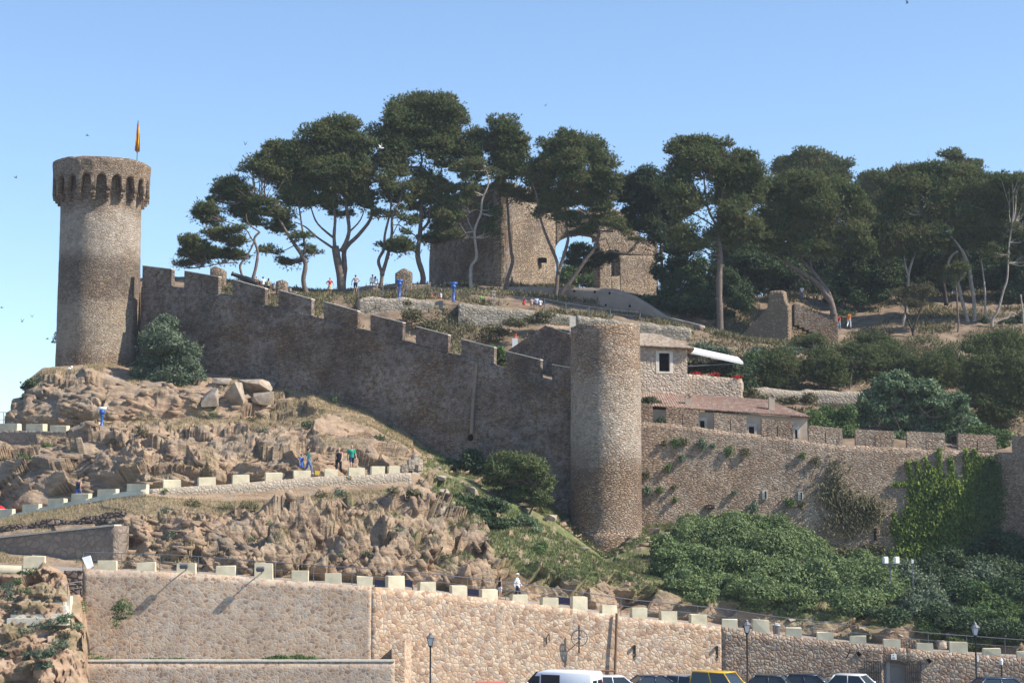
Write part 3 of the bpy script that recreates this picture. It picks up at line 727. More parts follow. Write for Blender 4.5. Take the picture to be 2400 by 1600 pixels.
# ================================================================ towers
def shaft(prof, n, c, mat, name, parent, seed=0, amt=0.05):
    """prof: (radius, z) world heights, subdivided and slightly uneven"""
    P2 = []
    for (r_a, z_a), (r_b, z_b) in zip(prof[:-1], prof[1:]):
        k = max(1, int(abs(z_b - z_a) / 0.4))
        for j in range(k): P2.append((lerp(r_a, r_b, j / k), lerp(z_a, z_b, j / k)))
    P2.append(prof[-1])
    rr_ = np.array([p[0] for p in P2]); zz = np.array([p[1] for p in P2])
    th = np.linspace(0, 2 * np.pi, n, endpoint=False)
    X = rr_[:, None] * np.cos(th); Yy = rr_[:, None] * np.sin(th); Z = np.repeat(zz[:, None], n, 1)
    f = np.stack([X, Yy, Z], -1).reshape(-1, 3)
    nn_ = (fbm(f * np.array([1.2, 1.2, 1.5]) + 30, seed, 3) - .5) * 2 * amt
    rad = np.sqrt(f[:, 0] ** 2 + f[:, 1] ** 2) + 1e-6
    ok = rad > 0.5
    f[:, 0] += np.where(ok, nn_ * f[:, 0] / rad, 0); f[:, 1] += np.where(ok, nn_ * f[:, 1] / rad, 0)
    f[:, 2] += np.where((f[:, 2] > zz.max() - 0.05) & ok, (vnoise(f * 1.5, seed + 9) - .5) * amt * 2.5, 0)
    id_ = np.arange(len(f)).reshape(len(P2), n)
    Fq = np.stack([id_[:-1], np.roll(id_[:-1], -1, 1), np.roll(id_[1:], -1, 1), id_[1:]], -1).reshape(-1, 4)
    f[:, 0] += c[0]; f[:, 1] += c[1]
    off = np.array(parent.location)
    return link(name, npmesh(name, f - off, Fq, mat, True), parent)

# flagged tower
T1Y = 168.0
tc = P(233, 650, T1Y); T1 = Vector((tc.x, T1Y, zof(850, T1Y)))
m1 = mpx(T1Y)
t1 = thing('round_tower', 'tall round tower with a ring of arches under its top and a flag on it', 'tower', T1)
T1F = T1Y - 4.3; zb, zt = T1.z - 3.0, zof(367, T1F); zc = zof(462, T1F); zarch = zof(412, T1F)
rb = 95 * m1; rc = 113 * m1
shaft([(rb * 1.015, zb), (rb * 1.0, lerp(zb, zc, 0.5)), (rb * 0.985, zc), (rb * 0.985, zarch + 1.3)], 128, T1, M['tower_a'], 'shaft', t1, 1, 0.05)
# corbelled crown: outer ring cut by round arches
na = 20; per = 16
U = []
for i in range(na):
    for j in range(per): U.append((i, j / per))
zsp = zof(423, T1F); 
pl = []
for i, u in U:
    x = abs(u - 0.5) * 2            # 0 in the middle of the opening
    ow = 0.70
    if x < ow: low = zsp + (zof(408, T1F) - zsp) * math.sqrt(max(0, 1 - (x / ow) ** 2)) + 0.02
    else: low = zof(446, T1F)
    pl.append(low)
n = len(U); th = np.array([2 * math.pi * k / n + 0.06 for k in range(n)]); low = np.array(pl)
ri = rc - 0.5
def ringv(r_, z): return np.stack([r_ * np.cos(th), r_ * np.sin(th), z + 0 * th], -1)
k1 = 5
lev = [ringv(ri, low)] + [ringv(ri, low + (zt - 1.2 - low) * 1.0)]
outer = [ringv(rc + (0.05 if t > .75 else 0), low + (zt - low) * t) for t in np.linspace(0, 1, k1 + 1)]
top_in = [ringv(ri, low * 0 + zt), ringv(ri, low * 0 + zt - 1.1), ringv(0.05, low * 0 + zt - 1.1)]
ringz = [ringv(rb * 0.96, np.maximum(low, zof(405, T1F)))] + [ringv(ri, low)] + outer + top_in
f = np.array(ringz)
fl = f.reshape(-1, 3).copy()
nn_ = (fbm(fl * 1.3, 71, 3) - .5) * 0.1; rad = np.hypot(fl[:, 0], fl[:, 1]); ok = rad > 1
fl[:, 0] += np.where(ok, nn_ * fl[:, 0] / rad, 0); fl[:, 1] += np.where(ok, nn_ * fl[:, 1] / rad, 0)
fl[:, 2] += np.where(fl[:, 2] > zt - .02, (vnoise(fl * 1.4, 5) - .5) * 0.22, 0)
fl[:, 2] += -T1.z
id_ = np.arange(len(fl)).reshape(len(ringz), n)
Fq = np.stack([id_[:-1], np.roll(id_[:-1], -1, 1), np.roll(id_[1:], -1, 1), id_[1:]], -1).reshape(-1, 4)
crown = link('corbelled_crown', npmesh('corbelled_crown', fl, Fq, M['tower_a']), t1)
for i in range(na):
    a = 2 * math.pi * i / na + 0.06 - 2 * math.pi / n * 0.5
    mb = MB()
    for k, (ro, z0_, z1_) in enumerate(((rc - 0.02, 446, 452), (rc - 0.22, 452, 458), (rc - 0.45, 458, 465))):
        Z0, Z1 = zof(z1_, T1F), zof(z0_, T1F); cx = (ro + rb * 0.95) / 2
        mb.box((T1.x + math.cos(a) * cx, T1.y + math.sin(a) * cx, (Z0 + Z1) / 2), (ro - rb * 0.95, 0.38 - 0.05 * k, Z1 - Z0), rz=a)
    mb.build('corbel', M['tower_a'], t1)
# flag
fp = thing('flagpole', 'thin pole with a limp red and yellow striped flag above the round tower', 'flag', PW(309, 372, T1Y - 1.0) - Vector((0, 0, 1.3)))
pz = fp.location
mb = MB(); mb.tube([pz, PW(310, 283, T1Y - 1.0)], 0.045, 6); mb.build('pole', M['metal'], fp)
fq = NT('striped_flag_cloth')
wv_ = fq.n('TexWave', wave_type='BANDS', bands_direction='X'); wv_.inputs['Scale'].default_value = 5.0; wv_.inputs['Distortion'].default_value = 1.0
fq.l(fq.coords(), wv_.inputs['Vector'])
fq.col(fq.ramp(wv_.outputs['Fac'], [(0.0, (0.80, 0.55, 0.04)), (0.42, (0.55, 0.03, 0.03))], 'CONSTANT'))
Vv = []; nz_ = 14; nxx = 9
ztop_, zlow = zof(296, T1Y), zof(362, T1Y)
for j in range(nz_ + 1):
    t = j / nz_
    for i in range(nxx):
        u = i / (nxx - 1); wdt = (0.10 + 0.26 * t) 
        Vv.append((pz.x - 0.12 * t + (u - 0.25) * wdt * 1.6, pz.y - 0.06 + 0.16 * math.sin(u * 14 + t * 3) * (0.4 + t), lerp(ztop_, zlow, t) - 0.25 * u * (1 - t) + 0.1 * math.sin(u * 9)))
Vv = np.array(Vv); ii = np.arange(len(Vv)).reshape(nz_ + 1, nxx)
link('flag_cloth', npmesh('flag_cloth', Vv - np.array(fp.location), np.stack([ii[:-1, :-1], ii[:-1, 1:], ii[1:, 1:], ii[1:, :-1]], -1).reshape(-1, 4), fq.m, True), fp)

# middle tower
T2Y = 146.5
tc = P(1420, 1000, T2Y); T2 = Vector((tc.x, T2Y, zof(1250, T2Y)))
m2 = mpx(T2Y); r2_ = 82.5 * m2
t2 = thing('round_tower', 'plain slim round tower in the middle of the wall, no battlements, sunlit on one side', 'tower', T2)
zt2 = zof(758, T2Y - 2.85)
s2 = shaft([(r2_ * 1.10, T2.z - 4), (r2_ * 1.05, zof(1253, T2Y)), (r2_ * 1.005, zof(1250, T2Y)), (r2_ * 1.0, zof(1000, T2Y)), (r2_ * 0.985, zt2), (r2_ * 0.85, zt2), (r2_ * 0.85, zt2 - 1.2), (0.05, zt2 - 1.2)], 128, T2, M['tower_b'], 'shaft', t2, 5, 0.05)

# ================================================================ lower retaining wall with parapet blocks
def Wn(px): v = ipol(WALLN, px); return float(v[0]), float(v[1])
WPLAN = [(a, c_) for a, b, c_ in WALLN]
lw = thing('retaining_wall', 'long polygonal stone retaining wall behind the parked cars, topped with cream blocks', 'wall', P(900, 1590, 115))
def lowtop(a, b): return [(x, Wn(x)[0]) for x in sorted({a, b} | {p[0] for p in WALLN if a < p[0] < b})]
for nm, a, b, mt in (('pale_jointed_face', 190, 870, 'poly_a'), ('bright_face', 870, 1690, 'poly_b')):
    wallstrip(nm, WPLAN, lowtop(a, b), [(a, 1640), (b, 1640)], 0.6, M[mt], lw, ref=1450, step=12, rag=0.05, drop=0.2, seed=3)
# third face has the arched doorway: built round it
DX0, DX1, DTOP = 2068, 2122, 1548
wallstrip('rough_face', WPLAN, lowtop(1690, DX0), [(1690, 1640), (DX0, 1640)], 0.6, M['poly_c'], lw, ref=1450, step=12, rag=0.05, seed=4)
wallstrip('rough_face', WPLAN, lowtop(DX1, 2550), [(DX1, 1640), (2550, 1640)], 0.6, M['poly_c'], lw, ref=1450, step=12, rag=0.05, seed=5)
arch = [(x, 1560 - 13 * math.sqrt(max(0, 1 - ((x - 2095) / 27.2) ** 2))) for x in np.linspace(DX0, DX1, 11)]
wallstrip('rough_face', WPLAN, lowtop(DX0, DX1), arch, 0.6, M['poly_c'], lw, ref=1450, step=5, rag=0.0, seed=6, rowh=2)
# blocks: px0, px1, top py (left, right), right or left end shown by the geometry itself
BL = [(226, 271, 1313), (318, 362, 1317), (411, 457, 1320), (504, 550, 1325), (594, 638, 1319), (682, 722, 1336), (761, 799, 1343), (836, 873, 1350), (909, 949, 1349), (985, 1022, 1363), (1059, 1095, 1371), (1129, 1167, 1380), (1201, 1238, 1392), (1272, 1309, 1399), (1342, 1378, 1397), (1412, 1447, 1417), (1481, 1517, 1423), (1550, 1587, 1431), (1620, 1657, 1439), (1691, 1728, 1450), (1763, 1802, 1451), (1840, 1878, 1470), (1913, 1952, 1481), (1990, 2029, 1489), (2068, 2108, 1498), (2145, 2185, 1506), (2223, 2265, 1503), (2301, 2343, 1518), (2380, 2424, 1526)]
def blockset(parent, lst, planN, depth=0.5, mat='block', ref=1400, drop=3, back=0.03, hs=None):
    plan = [(a, c_) for a, b, c_ in planN]
    for a, b, t in lst:
        v0 = ipol(planN, a); v1 = ipol(planN, b)
        d = hdir(a, float(v0[1]), b, float(v1[1]), ref); bv = backv(d, 1.0)
        Y0, Y1 = float(v0[1]) , float(v1[1])
        sl = (float(v1[0]) - float(v0[0])) * 0.35
        q0, q1 = PW(a, t, Y0, ref) + bv * back, PW(b, t + sl * 0.4, Y1, ref) + bv * back
        r0_, r1_ = PW(a, float(v0[0]) + drop, Y0, ref) + bv * back, PW(b, float(v1[0]) + drop, Y1, ref) + bv * back
        mb = MB(); mb.prism([q0, q1, r1_, r0_], bv * depth)
        rb2 = random.Random(int(a * 13 + t)); mb.v = [tuple(Vector(v_) + Vector((rb2.uniform(-.03, .03), rb2.uniform(-.03, .03), rb2.uniform(-.035, .035)))) for v_ in mb.v]
        mb.build('parapet_block', M[mat], parent, bevel=0.02)
blockset(lw, BL, WALLN)
# planter terrace at the foot, left
pt = thing('planter_wall', 'low stone planter wall at the foot of the tall retaining wall', 'wall', P(560, 1590, 112.3))
PP = [(195, 112.2), (925, 112.6)]
wallstrip('stonework', PP, [(195, 1549), (925, 1549)], [(195, 1650), (925, 1650)], 0.5, M['poly_a'], pt, ref=1550, step=12, rag=0.03, seed=9)
mb = MB(); a, b = PW(195, 1548, 112.2, 1550), PW(925, 1548, 112.6, 1550)
mb.prism([a + Vector((0, -.04, .06)), b + Vector((0, -.04, .06)), b + Vector((0, -.04, -.04)), a + Vector((0, -.04, -.04))], (0, 0.6, 0)); mb.build('coping', M['coping'], pt)
mb = MB(); a, b = PW(195, 1551, 112.2, 1550), PW(915, 1551, 112.6, 1550)
mb.prism([a + Vector((0, .52, 0)), b + Vector((0, .52, 0)), b + Vector((0, .52, -.4)), a + Vector((0, .52, -.4))], (0, 1.7, 0)); mb.build('soil_bed', plain('planter_soil', (0.16, 0.12, 0.08), 1, 0.3, 3), pt)
# rough bright buttress where the two walls meet and a dark recess
mb = MB(); mb.prism([PW(918, 1508, 113.4, 1550), PW(948, 1500, 113.6, 1550), PW(948, 1650, 113.6, 1550), PW(918, 1650, 113.4, 1550)], (0.3, 2.2, 0)); mb.build('end_pier', M['poly_b'], pt)

# ================================================================ ramp wall, path, upper path wall
rp = thing('retaining_wall', 'stone wall of the sloping path half way up the rocks, with cream blocks on top', 'wall', PW(650, 1180, 134, 1130))
RPLAN = [(a, c_) for a, b, c_ in RAMPN]
RT = lambda a, b: [(x, float(ipol(RAMPN, x)[0])) for x in sorted({a, b} | {p[0] for p in RAMPN if a < p[0] < b})]
wallstrip('stonework', RPLAN, RT(350, 964), [(x, y + 3) for x, y, z in R3 if 330 <= x <= 1000], 0.4, M['ramp_wall'], rp, ref=1130, step=10, rag=0.04, drop=0.6, seed=11)
wallstrip('shaded_kerb', RPLAN, RT(-150, 350), [(-150, 1250), (0, 1222), (212, 1183), (350, 1160)], 0.4, M['block'], rp, ref=1130, step=10, drop=0.4, seed=12)
RB = [(-6, 30, 1193), (52, 92, 1181), (112, 150, 1168), (167, 208, 1157), (228, 271, 1146), (296, 342, 1134), (383, 424, 1124), (465, 506, 1118), (545, 585, 1112), (622, 662, 1107), (688, 728, 1102), (761, 792, 1099), (817, 856, 1096), (870, 902, 1093), (911, 937, 1092)]
blockset(rp, RB, RAMPN, depth=0.42, ref=1130)
# stone pier at the end of the path
ep = thing('stone_pier', 'broken stone gate pier where the sloping path ends', 'wall', PW(955, 1108, 137.5, 1100))
for i, (x, y, s) in enumerate(((948, 1098, .8), (963, 1088, .9), (973, 1078, 1.0), (980, 1090, 1.1))):
    mb = MB(); mb.box(PW(x, y, 138 + i * 0.5, 1100), (0.55, 0.7, 0.9 * s), rz=0.2 * i); mb.build('rough_block', M['ramp_wall'], ep, bevel=0.08)

UPN = [(-150, 1008, 154.5), (0, 1010, 153), (110, 1010, 151), (240, 1002, 149.5)]
up_ = thing('retaining_wall', 'shaded grey wall of the upper path at the foot of the round tower rock, with cream blocks', 'wall', PW(40, 1040, 148, 1000))
UPLAN = [(a, c_) for a, b, c_ in UPN]
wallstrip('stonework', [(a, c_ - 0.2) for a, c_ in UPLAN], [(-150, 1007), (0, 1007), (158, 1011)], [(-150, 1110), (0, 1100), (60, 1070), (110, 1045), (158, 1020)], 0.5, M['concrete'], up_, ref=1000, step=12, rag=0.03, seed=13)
blockset(up_, [(-2, 40, 992), (60, 100, 993), (116, 155, 997), (188, 227, 989)], UPN, depth=0.6, ref=1000, drop=5)

# grey shaded retaining wall low on the left, and the dark dry-stone wall above it
gw = thing('retaining_wall', 'shaded grey rendered wall low beside the cliff, above the single cream block', 'wall', PW(130, 1330, 121, 1280))
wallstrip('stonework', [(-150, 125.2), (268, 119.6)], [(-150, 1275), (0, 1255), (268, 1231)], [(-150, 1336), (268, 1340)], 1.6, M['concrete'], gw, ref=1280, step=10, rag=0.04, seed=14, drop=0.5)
mb = MB(); A_, B_ = PW(-150, 1274, 125.2, 1280), PW(268, 1230, 119.6, 1280)
mb.prism([A_ + Vector((-.02, -.06, .05)), B_ + Vector((-.02, -.06, .05)), B_ + Vector((-.02, -.06, -.05)), A_ + Vector((-.02, -.06, -.05))], (0.3, 0.8, 0)); mb.build('coping', M['coping'], gw)
dw = thing('dry_stone_wall', 'dark dry stone wall just over the shaded grey wall', 'wall', PW(130, 1250, 126, 1230))
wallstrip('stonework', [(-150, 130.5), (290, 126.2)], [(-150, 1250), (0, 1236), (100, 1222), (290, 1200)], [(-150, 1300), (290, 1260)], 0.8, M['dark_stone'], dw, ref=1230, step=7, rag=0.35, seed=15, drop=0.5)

# parapet of the road left of the wall end
lp = thing('road_parapet', 'pale low kerb with one tall cream block at the far left end of the road', 'wall', PW(40, 1330, 113.6, 1330))
LPN = [(-150, 1322, 113.3), (0, 1323, 113.4), (120, 1330, 113.6)]
wallstrip('kerb', [(-150, 113.3), (120, 113.6)], [(-150, 1320), (55, 1325), (80, 1327)], [(-150, 1345), (80, 1352)], 0.4, M['block'], lp, ref=1330, seed=16)
blockset(lp, [(54, 104, 1303)], LPN, depth=0.5, ref=1330, drop=6)

# ================================================================ terrace walls up in the castle
tw = thing('terrace_wall', 'sunlit old terrace wall under the pines with a broken shaded gap', 'wall', P(1000, 780, 176))
TPL = [(700, 174.5), (838, 174.8), (1038, 175.8), (1072, 174.0), (1330, 174.6), (1640, 174.6)]
wallstrip('stonework', TPL, [(838, 702), (870, 697), (930, 697), (1000, 702), (1038, 706)], [(838, 770), (1038, 850)], 0.8, M['terrace_wall'], tw, ref=750, step=8, rag=0.25, drop=2, seed=17)
wallstrip('stonework', [(1036, 177.6), (1084, 178.0)], [(1036, 706), (1084, 711)], [(1036, 860), (1084, 860)], 0.8, M['terrace_wall'], tw, ref=750, step=8, rag=0.1, drop=2, seed=18)
wallstrip('stonework', TPL, [(1074, 709), (1100, 711), (1140, 715), (1200, 723), (1330, 736), (1344, 738)], [(1074, 860), (1344, 900)], 0.8, M['terrace_wall'], tw, ref=750, step=8, rag=0.25, drop=2, seed=19)
wallstrip('stonework', TPL, [(1350, 740), (1500, 757), (1620, 770)], [(1350, 900), (1620, 900)], 0.8, M['terrace_wall'], tw, ref=750, step=8, rag=0.3, drop=1, seed=20)
mb = MB(); mb.prism([PW(1074, 712, 174.0, 750), PW(1076, 860, 174.0, 750), PW(1076, 860, 177.6, 750) + Vector((0.1, 0, 0)), PW(1074, 712, 177.6, 750) + Vector((.1, 0, 0))], (0.5, 0, 0)); mb.build('return_wall', M['terrace_wall'], tw)
# tall plain wall behind it, curving down to the right
cwl = thing('rendered_wall', 'tall shaded plain wall with small dark holes, curving down behind the forked pine', 'wall', P(1400, 720, 186))
wallstrip('wall_body', [(1180, 188.5), (1300, 187), (1420, 185), (1560, 181), (1640, 178)], [(1180, 672), (1230, 672), (1440, 676), (1480, 690), (1520, 715), (1560, 742), (1640, 762)], [(1180, 750), (1640, 800)], 0.8, plain('old_render', (0.30, 0.24, 0.20), 0.95, 0.2, 0.6, bump=0.2), cwl, ref=700, step=8, rag=0.06, drop=1, seed=21)
for x, y in ((1318, 679), (1346, 682), (1342, 708), (1394, 684), (1429, 687), (1374, 710), (1420, 715), (1476, 717)):
    Yh = float(ipol([(1180, 188.5), (1300, 187), (1420, 185), (1560, 181)], x)[0])
    mb = MB(); mb.box(PW(x, y, Yh - 0.02, 700), (0.22, 0.1, 0.22)); mb.build('putlog_hole', M['hole'], cwl)
# wall at the skyline, left (low parapet) and stubs
sk = thing('parapet_wall', 'low dark ruined parapet on the skyline under the big pines', 'wall', P(800, 690, 187))
wallstrip('stonework', [(640, 187), (1010, 187)], [(640, 690), (680, 684), (720, 684), (770, 681), (810, 680), (850, 674), (890, 668), (940, 664), (1010, 664)], [(640, 720), (1010, 715)], 0.8, M['ruin'], sk, ref=700, step=6, rag=0.4, drop=1, seed=22)
for nm, lb, xs, yt, yb, Y in (('ruined_stub', 'broken square masonry stub right of the flagged tower beside the cannon', (492, 526), (626, 630), 672, 182), ('ruined_stub', 'short square masonry stub on the skyline behind the battlements', (647, 672), (657, 658), 690, 182), ('ruined_stub', 'tall gabled masonry stub standing on the skyline left of the ruined church', (926, 965), (636, 633), 690, 186)):
    s = thing(nm, lb, 'ruin', P((xs[0] + xs[1]) / 2, yb, Y))
    wallstrip('stonework', [(xs[0], Y), (xs[1], Y)], [(xs[0], yt[0] + 2), ((xs[0] * .7 + xs[1] * .3), yt[0] - 3), ((xs[0] * .4 + xs[1] * .6), yt[1] - 4), (xs[1], yt[1] + 2)], [(xs[0], yb), (xs[1], yb)], 1.4, M['ruin'], s, ref=660, step=5, rag=0.3, drop=0.5, seed=int(xs[0]))

# ================================================================ ruined church
rc_ = thing('ruined_church', 'tall roofless ruin of a church behind the pines, dark apse and sunlit end wall', 'ruin', P(1150, 670, 197))
CPL = [(1006, 204), (1020, 201.5), (1078, 196.5), (1181, 192.5)]
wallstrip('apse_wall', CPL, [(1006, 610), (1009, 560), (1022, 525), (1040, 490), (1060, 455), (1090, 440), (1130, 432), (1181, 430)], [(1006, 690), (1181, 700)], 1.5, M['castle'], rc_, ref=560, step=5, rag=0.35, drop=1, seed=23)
wallstrip('end_wall', [(1181, 192.5), (1302, 200)], [(1181, 432), (1200, 428), (1226, 438), (1262, 440), (1290, 455), (1302, 480)], [(1181, 690), (1302, 690)], 1.4, M['ruin'], rc_, ref=560, step=5, rag=0.4, drop=1, seed=24)
wallstrip('lintel_wall', [(1302, 200), (1400, 200)], [(1302, 478), (1340, 490), (1400, 492)], [(1302, 575), (1312, 560), (1330, 552), (1360, 548), (1385, 552), (1400, 565)], 1.3, M['ruin'], rc_, ref=560, step=4, rag=0.3, seed=25)
wallstrip('side_wall', [(1400, 200), (1542, 203.5)], [(1400, 492), (1436, 490), (1470, 505), (1484, 530), (1500, 552), (1542, 570)], [(1400, 566), (1420, 560), (1432, 595), (1441, 588), (1452, 597), (1542, 600)], 1.3, M['ruin'], rc_, ref=560, step=4, rag=0.3, seed=26)
wallstrip('side_wall', [(1400, 200), (1432, 200.8)], [(1404, 566), (1420, 560), (1432, 590)], [(1404, 700), (1432, 700)], 1.3, M['ruin'], rc_, ref=560, step=4, rag=0.0, drop=1, seed=26)
wallstrip('side_wall', [(1432, 200.8), (1452, 201.3)], [(1432, 648), (1452, 646)], [(1432, 700), (1452, 700)], 1.3, M['ruin'], rc_, ref=560, step=4, rag=0.0, drop=1, seed=26)
wallstrip('side_wall', [(1452, 201.3), (1542, 203.5)], [(1452, 598), (1542, 600)], [(1452, 700), (1542, 700)], 1.3, M['ruin'], rc_, ref=560, step=4, rag=0.0, drop=1, seed=26)
mb = MB(); mb.box(PW(1272, 610, 197.6, 560), (0.9, 0.5, 0.5)); mb.build('putlog_hole', M['hole'], rc_)

wallstrip('inner_wall', [(1440, 204.5), (1480, 205.5)], [(1440, 575), (1480, 575)], [(1440, 690), (1480, 690)], 1.0, M['ruin'], rc_, ref=560, step=5, rag=.2, seed=71)
# triangular earth-coloured wall end with steps beside it
ed = thing('buttress_wall', 'sunlit triangular wall end beside the dark stairway under the pines', 'wall', P(1790, 800, 182))
wallstrip('stonework', [(1700, 183), (1848, 180.5)], [(1700, 806), (1735, 792), (1770, 752), (1799, 720), (1805, 682), (1836, 680), (1840, 706), (1848, 716)], [(1700, 815), (1848, 815)], 1.5, masonry('earth_wall', .4, 1.2, [(0, (.20, .14, .095)), (1, (.36, .26, .18))], (.24, .17, .12), .08, None, 0, (.12, .11, .07), .5, .8, .3), ed, ref=760, step=4, rag=0.3, drop=1, seed=27)
st = thing('stone_stairs', 'flight of stone steps descending to the right beneath the leaning pine', 'stairs', P(1900, 790, 181.5))
for i in range(9):
    x = 1862 + i * 11.2; y = 712 + i * 5.2
    a, b = PW(x, y, 182, 750), PW(x + 11.2, y, 182, 750)
    mb = MB(); mb.prism([a, b, b + Vector((0, 0, -2.2)), a + Vector((0, 0, -2.2))], (0, 1.6, 0)); mb.build('step', M['castle'], st)

# garden wall of rough stones
gd = thing('garden_wall', 'low rubble garden wall between the tile roof and the young pines', 'wall', P(1900, 915, 163))
wallstrip('stonework', [(1770, 163), (2060, 163)], [(1770, 906), (1800, 908), (1900, 914), (2060, 916)], [(1770, 930), (2060, 930)], 0.6, M['ramp_wall'], gd, ref=900, step=5, rag=0.3, drop=1, seed=28)

# ================================================================ houses
def tiled(name, A_, B_, C_, D_, parent, mat, pitch=0.24, amp=0.06):
    """barrel tile roof: eave A-B, ridge D-C (D over A)"""
    L = (B_ - A_).length; n = int(L / pitch) * 6; nv = 14
    up = (B_ - A_).cross(D_ - A_).normalized(); up = up if up.z > 0 else -up
    V = []
    for j in range(nv + 1):
        t = j / nv
        for i in range(n + 1):
            u = i / n; p = A_.lerp(B_, u).lerp(D_.lerp(C_, u), t)
            V.append(p + up * (amp * abs(math.sin(math.pi * i / 6)) + 0.025 * ((j % 2) == 0) + 0.03 * (vn1(i // 6, j))))
    V = np.array(V); ii = np.arange(len(V)).reshape(nv + 1, n + 1)
    off = np.array(parent.location)
    o = link(name, npmesh(name, V - off, np.stack([ii[:-1, :-1], ii[:-1, 1:], ii[1:, 1:], ii[1:, :-1]], -1).reshape(-1, 4), mat), parent)
    md = o.modifiers.new('t', 'SOLIDIFY'); md.thickness = 0.10; md.offset = -1
    return o
def vn1(a, b): return float(hsh(np.array([a]), np.array([b]), np.array([0]), 3)[0])
q = NT('red_roof_tiles')
vv = q.coords((4.2, 2.4, 2.4)); vo = q.n('TexVoronoi'); vo.inputs['Scale'].default_value = 1; vo.inputs['Randomness'].default_value = 0.6; q.l(vv, vo.inputs['Vector'])
sp = q.n('SeparateColor'); q.l(vo.outputs['Color'], sp.inputs[0])
c = q.ramp(sp.outputs[0], [(0, (0.22, 0.16, 0.13)), (0.4, (0.33, 0.24, 0.19)), (0.65, (0.27, 0.135, 0.10)), (0.8, (0.31, 0.17, 0.125)), (1, (0.40, 0.33, 0.26))])
c = q.mix(q.math('MULTIPLY', q.noise(q.coords(), 4, 4), 0.35), c, (0.2, 0.15, 0.11)); M['tile_red'] = q.col(c)
q = NT('brown_roof_tiles')
vv = q.coords((4.2, 2.4, 2.4)); vo = q.n('TexVoronoi'); vo.inputs['Scale'].default_value = 1; q.l(vv, vo.inputs['Vector'])
sp = q.n('SeparateColor'); q.l(vo.outputs['Color'], sp.inputs[0])
M['tile_brown'] = q.col(q.ramp(sp.outputs[0], [(0, (0.26, 0.20, 0.15)), (0.5, (0.38, 0.30, 0.22)), (1, (0.50, 0.40, 0.30))]))

h1 = thing('low_house', 'low house behind the sunlit battlements with a mottled red tile roof and two small chimneys', 'house', P(1700, 1000, 153))
HY = 152.2
a = PW(1515, 972, HY, 990); b = PW(1892, 980, HY, 990)
mb = MB(); a0, b0 = a.copy(), b.copy(); a0.z = zof(1060, HY); b0.z = zof(1060, HY)
a.z = zof(958, HY); b.z = zof(978, HY)
mb.prism([a, b, b0, a0], (0, 5.5, 0)); mb.build('wall', M['render_wall'], h1)
A_ = PW(1500, 950, HY - 0.45, 960); B_ = PW(1899, 977, HY - 0.45, 960); D_ = PW(1500, 917, 157.8, 930); C_ = PW(1800, 938, 157.8, 930)
tiled('tiled_roof', A_, B_, C_, D_, h1, M['tile_red'])
mb = MB()          # hipped right end
mb.prism([B_ + Vector((0, 0, 0)), C_, Vector((B_.x, C_.y, B_.z))], (0, 0, -0.1)); mb.build('roof_hip', M['tile_red'], h1)
for px in (1612, 1808):
    ch = thing('x', '', '') if False else None
    Yc = 153.6; base = PW(px, 955, Yc, 940); tz = zof(931, Yc)
    mb = MB(); mb.box((base.x, Yc, (base.z - 0.5 + tz) / 2), (0.48, 0.55, tz - base.z + 0.5)); c_o = mb.build('chimney', M['render_wall'], h1)
    mb = MB(); w_ = 0.30
    for s_ in (-1, 1):
        mb.prism([(base.x + s_ * w_, Yc - .32, tz), (base.x, Yc - .32, tz + .34), (base.x, Yc - .32, tz + .25), (base.x + s_ * (w_ - .09), Yc - .32, tz)], (0, .64, 0))
    mb.build('cap', M['tile_brown'], c_o)
for x0, x1, y0, y1 in ((1641, 1651, 985, 1003), (1755, 1767, 999, 1017), (1863, 1868, 1006, 1027)):
    cx, cy = (x0 + x1) / 2, (y0 + y1) / 2; hw = (x1 - x0) / 2 * mpx(HY); hh_ = (y1 - y0) / 2 * mpx(HY)
    cc = PW(cx, cy, HY - 0.03, 1000)
    mb = MB(); f_ = 0.22
    mb.box(cc + Vector((0, 0, hh_ + f_ / 2)), (2 * hw + 2 * f_, 0.16, f_ * 1.3)); mb.box(cc + Vector((0, 0, -hh_ - f_ / 2)), (2 * hw + 2 * f_, 0.16, f_ * .8))
    mb.box(cc + Vector((hw + f_ / 2, 0, 0)), (f_, 0.155, 2 * hh_)); mb.box(cc - Vector((hw + f_ / 2, 0, 0)), (f_, 0.155, 2 * hh_))
    wo = mb.build('window', M['coping'], h1, bevel=0.02)
    mb = MB(); mb.box(cc + Vector((0, 0.02, 0)), (2 * hw, 0.06, 2 * hh_)); mb.build('pane', M['hole'], wo)

h2 = thing('stone_house', 'stone house behind the slim middle tower with one dark window and brown tiles', 'house', P(1450, 920, 160))
Gb = PW(1183, 826, 163.5, 820); Gf = PW(1392, 826, 156.0, 820)      # gable wall, shaded
ap = PW(1276, 764, 160.1, 820)
zE = zof(826, 163.5)
zF = zof(808, 156.0)
mb = MB()
zr = ap.z; bot_ = zof(930, 156)
dgv = (Gf - Gb).normalized(); bvv = Vector((-dgv.y, dgv.x, 0)); bvv = bvv if bvv.y > 0 else -bvv
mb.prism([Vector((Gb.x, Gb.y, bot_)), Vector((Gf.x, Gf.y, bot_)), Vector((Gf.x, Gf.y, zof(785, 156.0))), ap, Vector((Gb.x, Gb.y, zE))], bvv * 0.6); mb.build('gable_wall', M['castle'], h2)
F1 = PW(1611, 812, 157.5, 860); 
mb = MB(); g0 = Vector((Gf.x, Gf.y + .02, zof(806, 156.0))); g1 = Vector((F1.x, F1.y, zof(815, 157.5)))
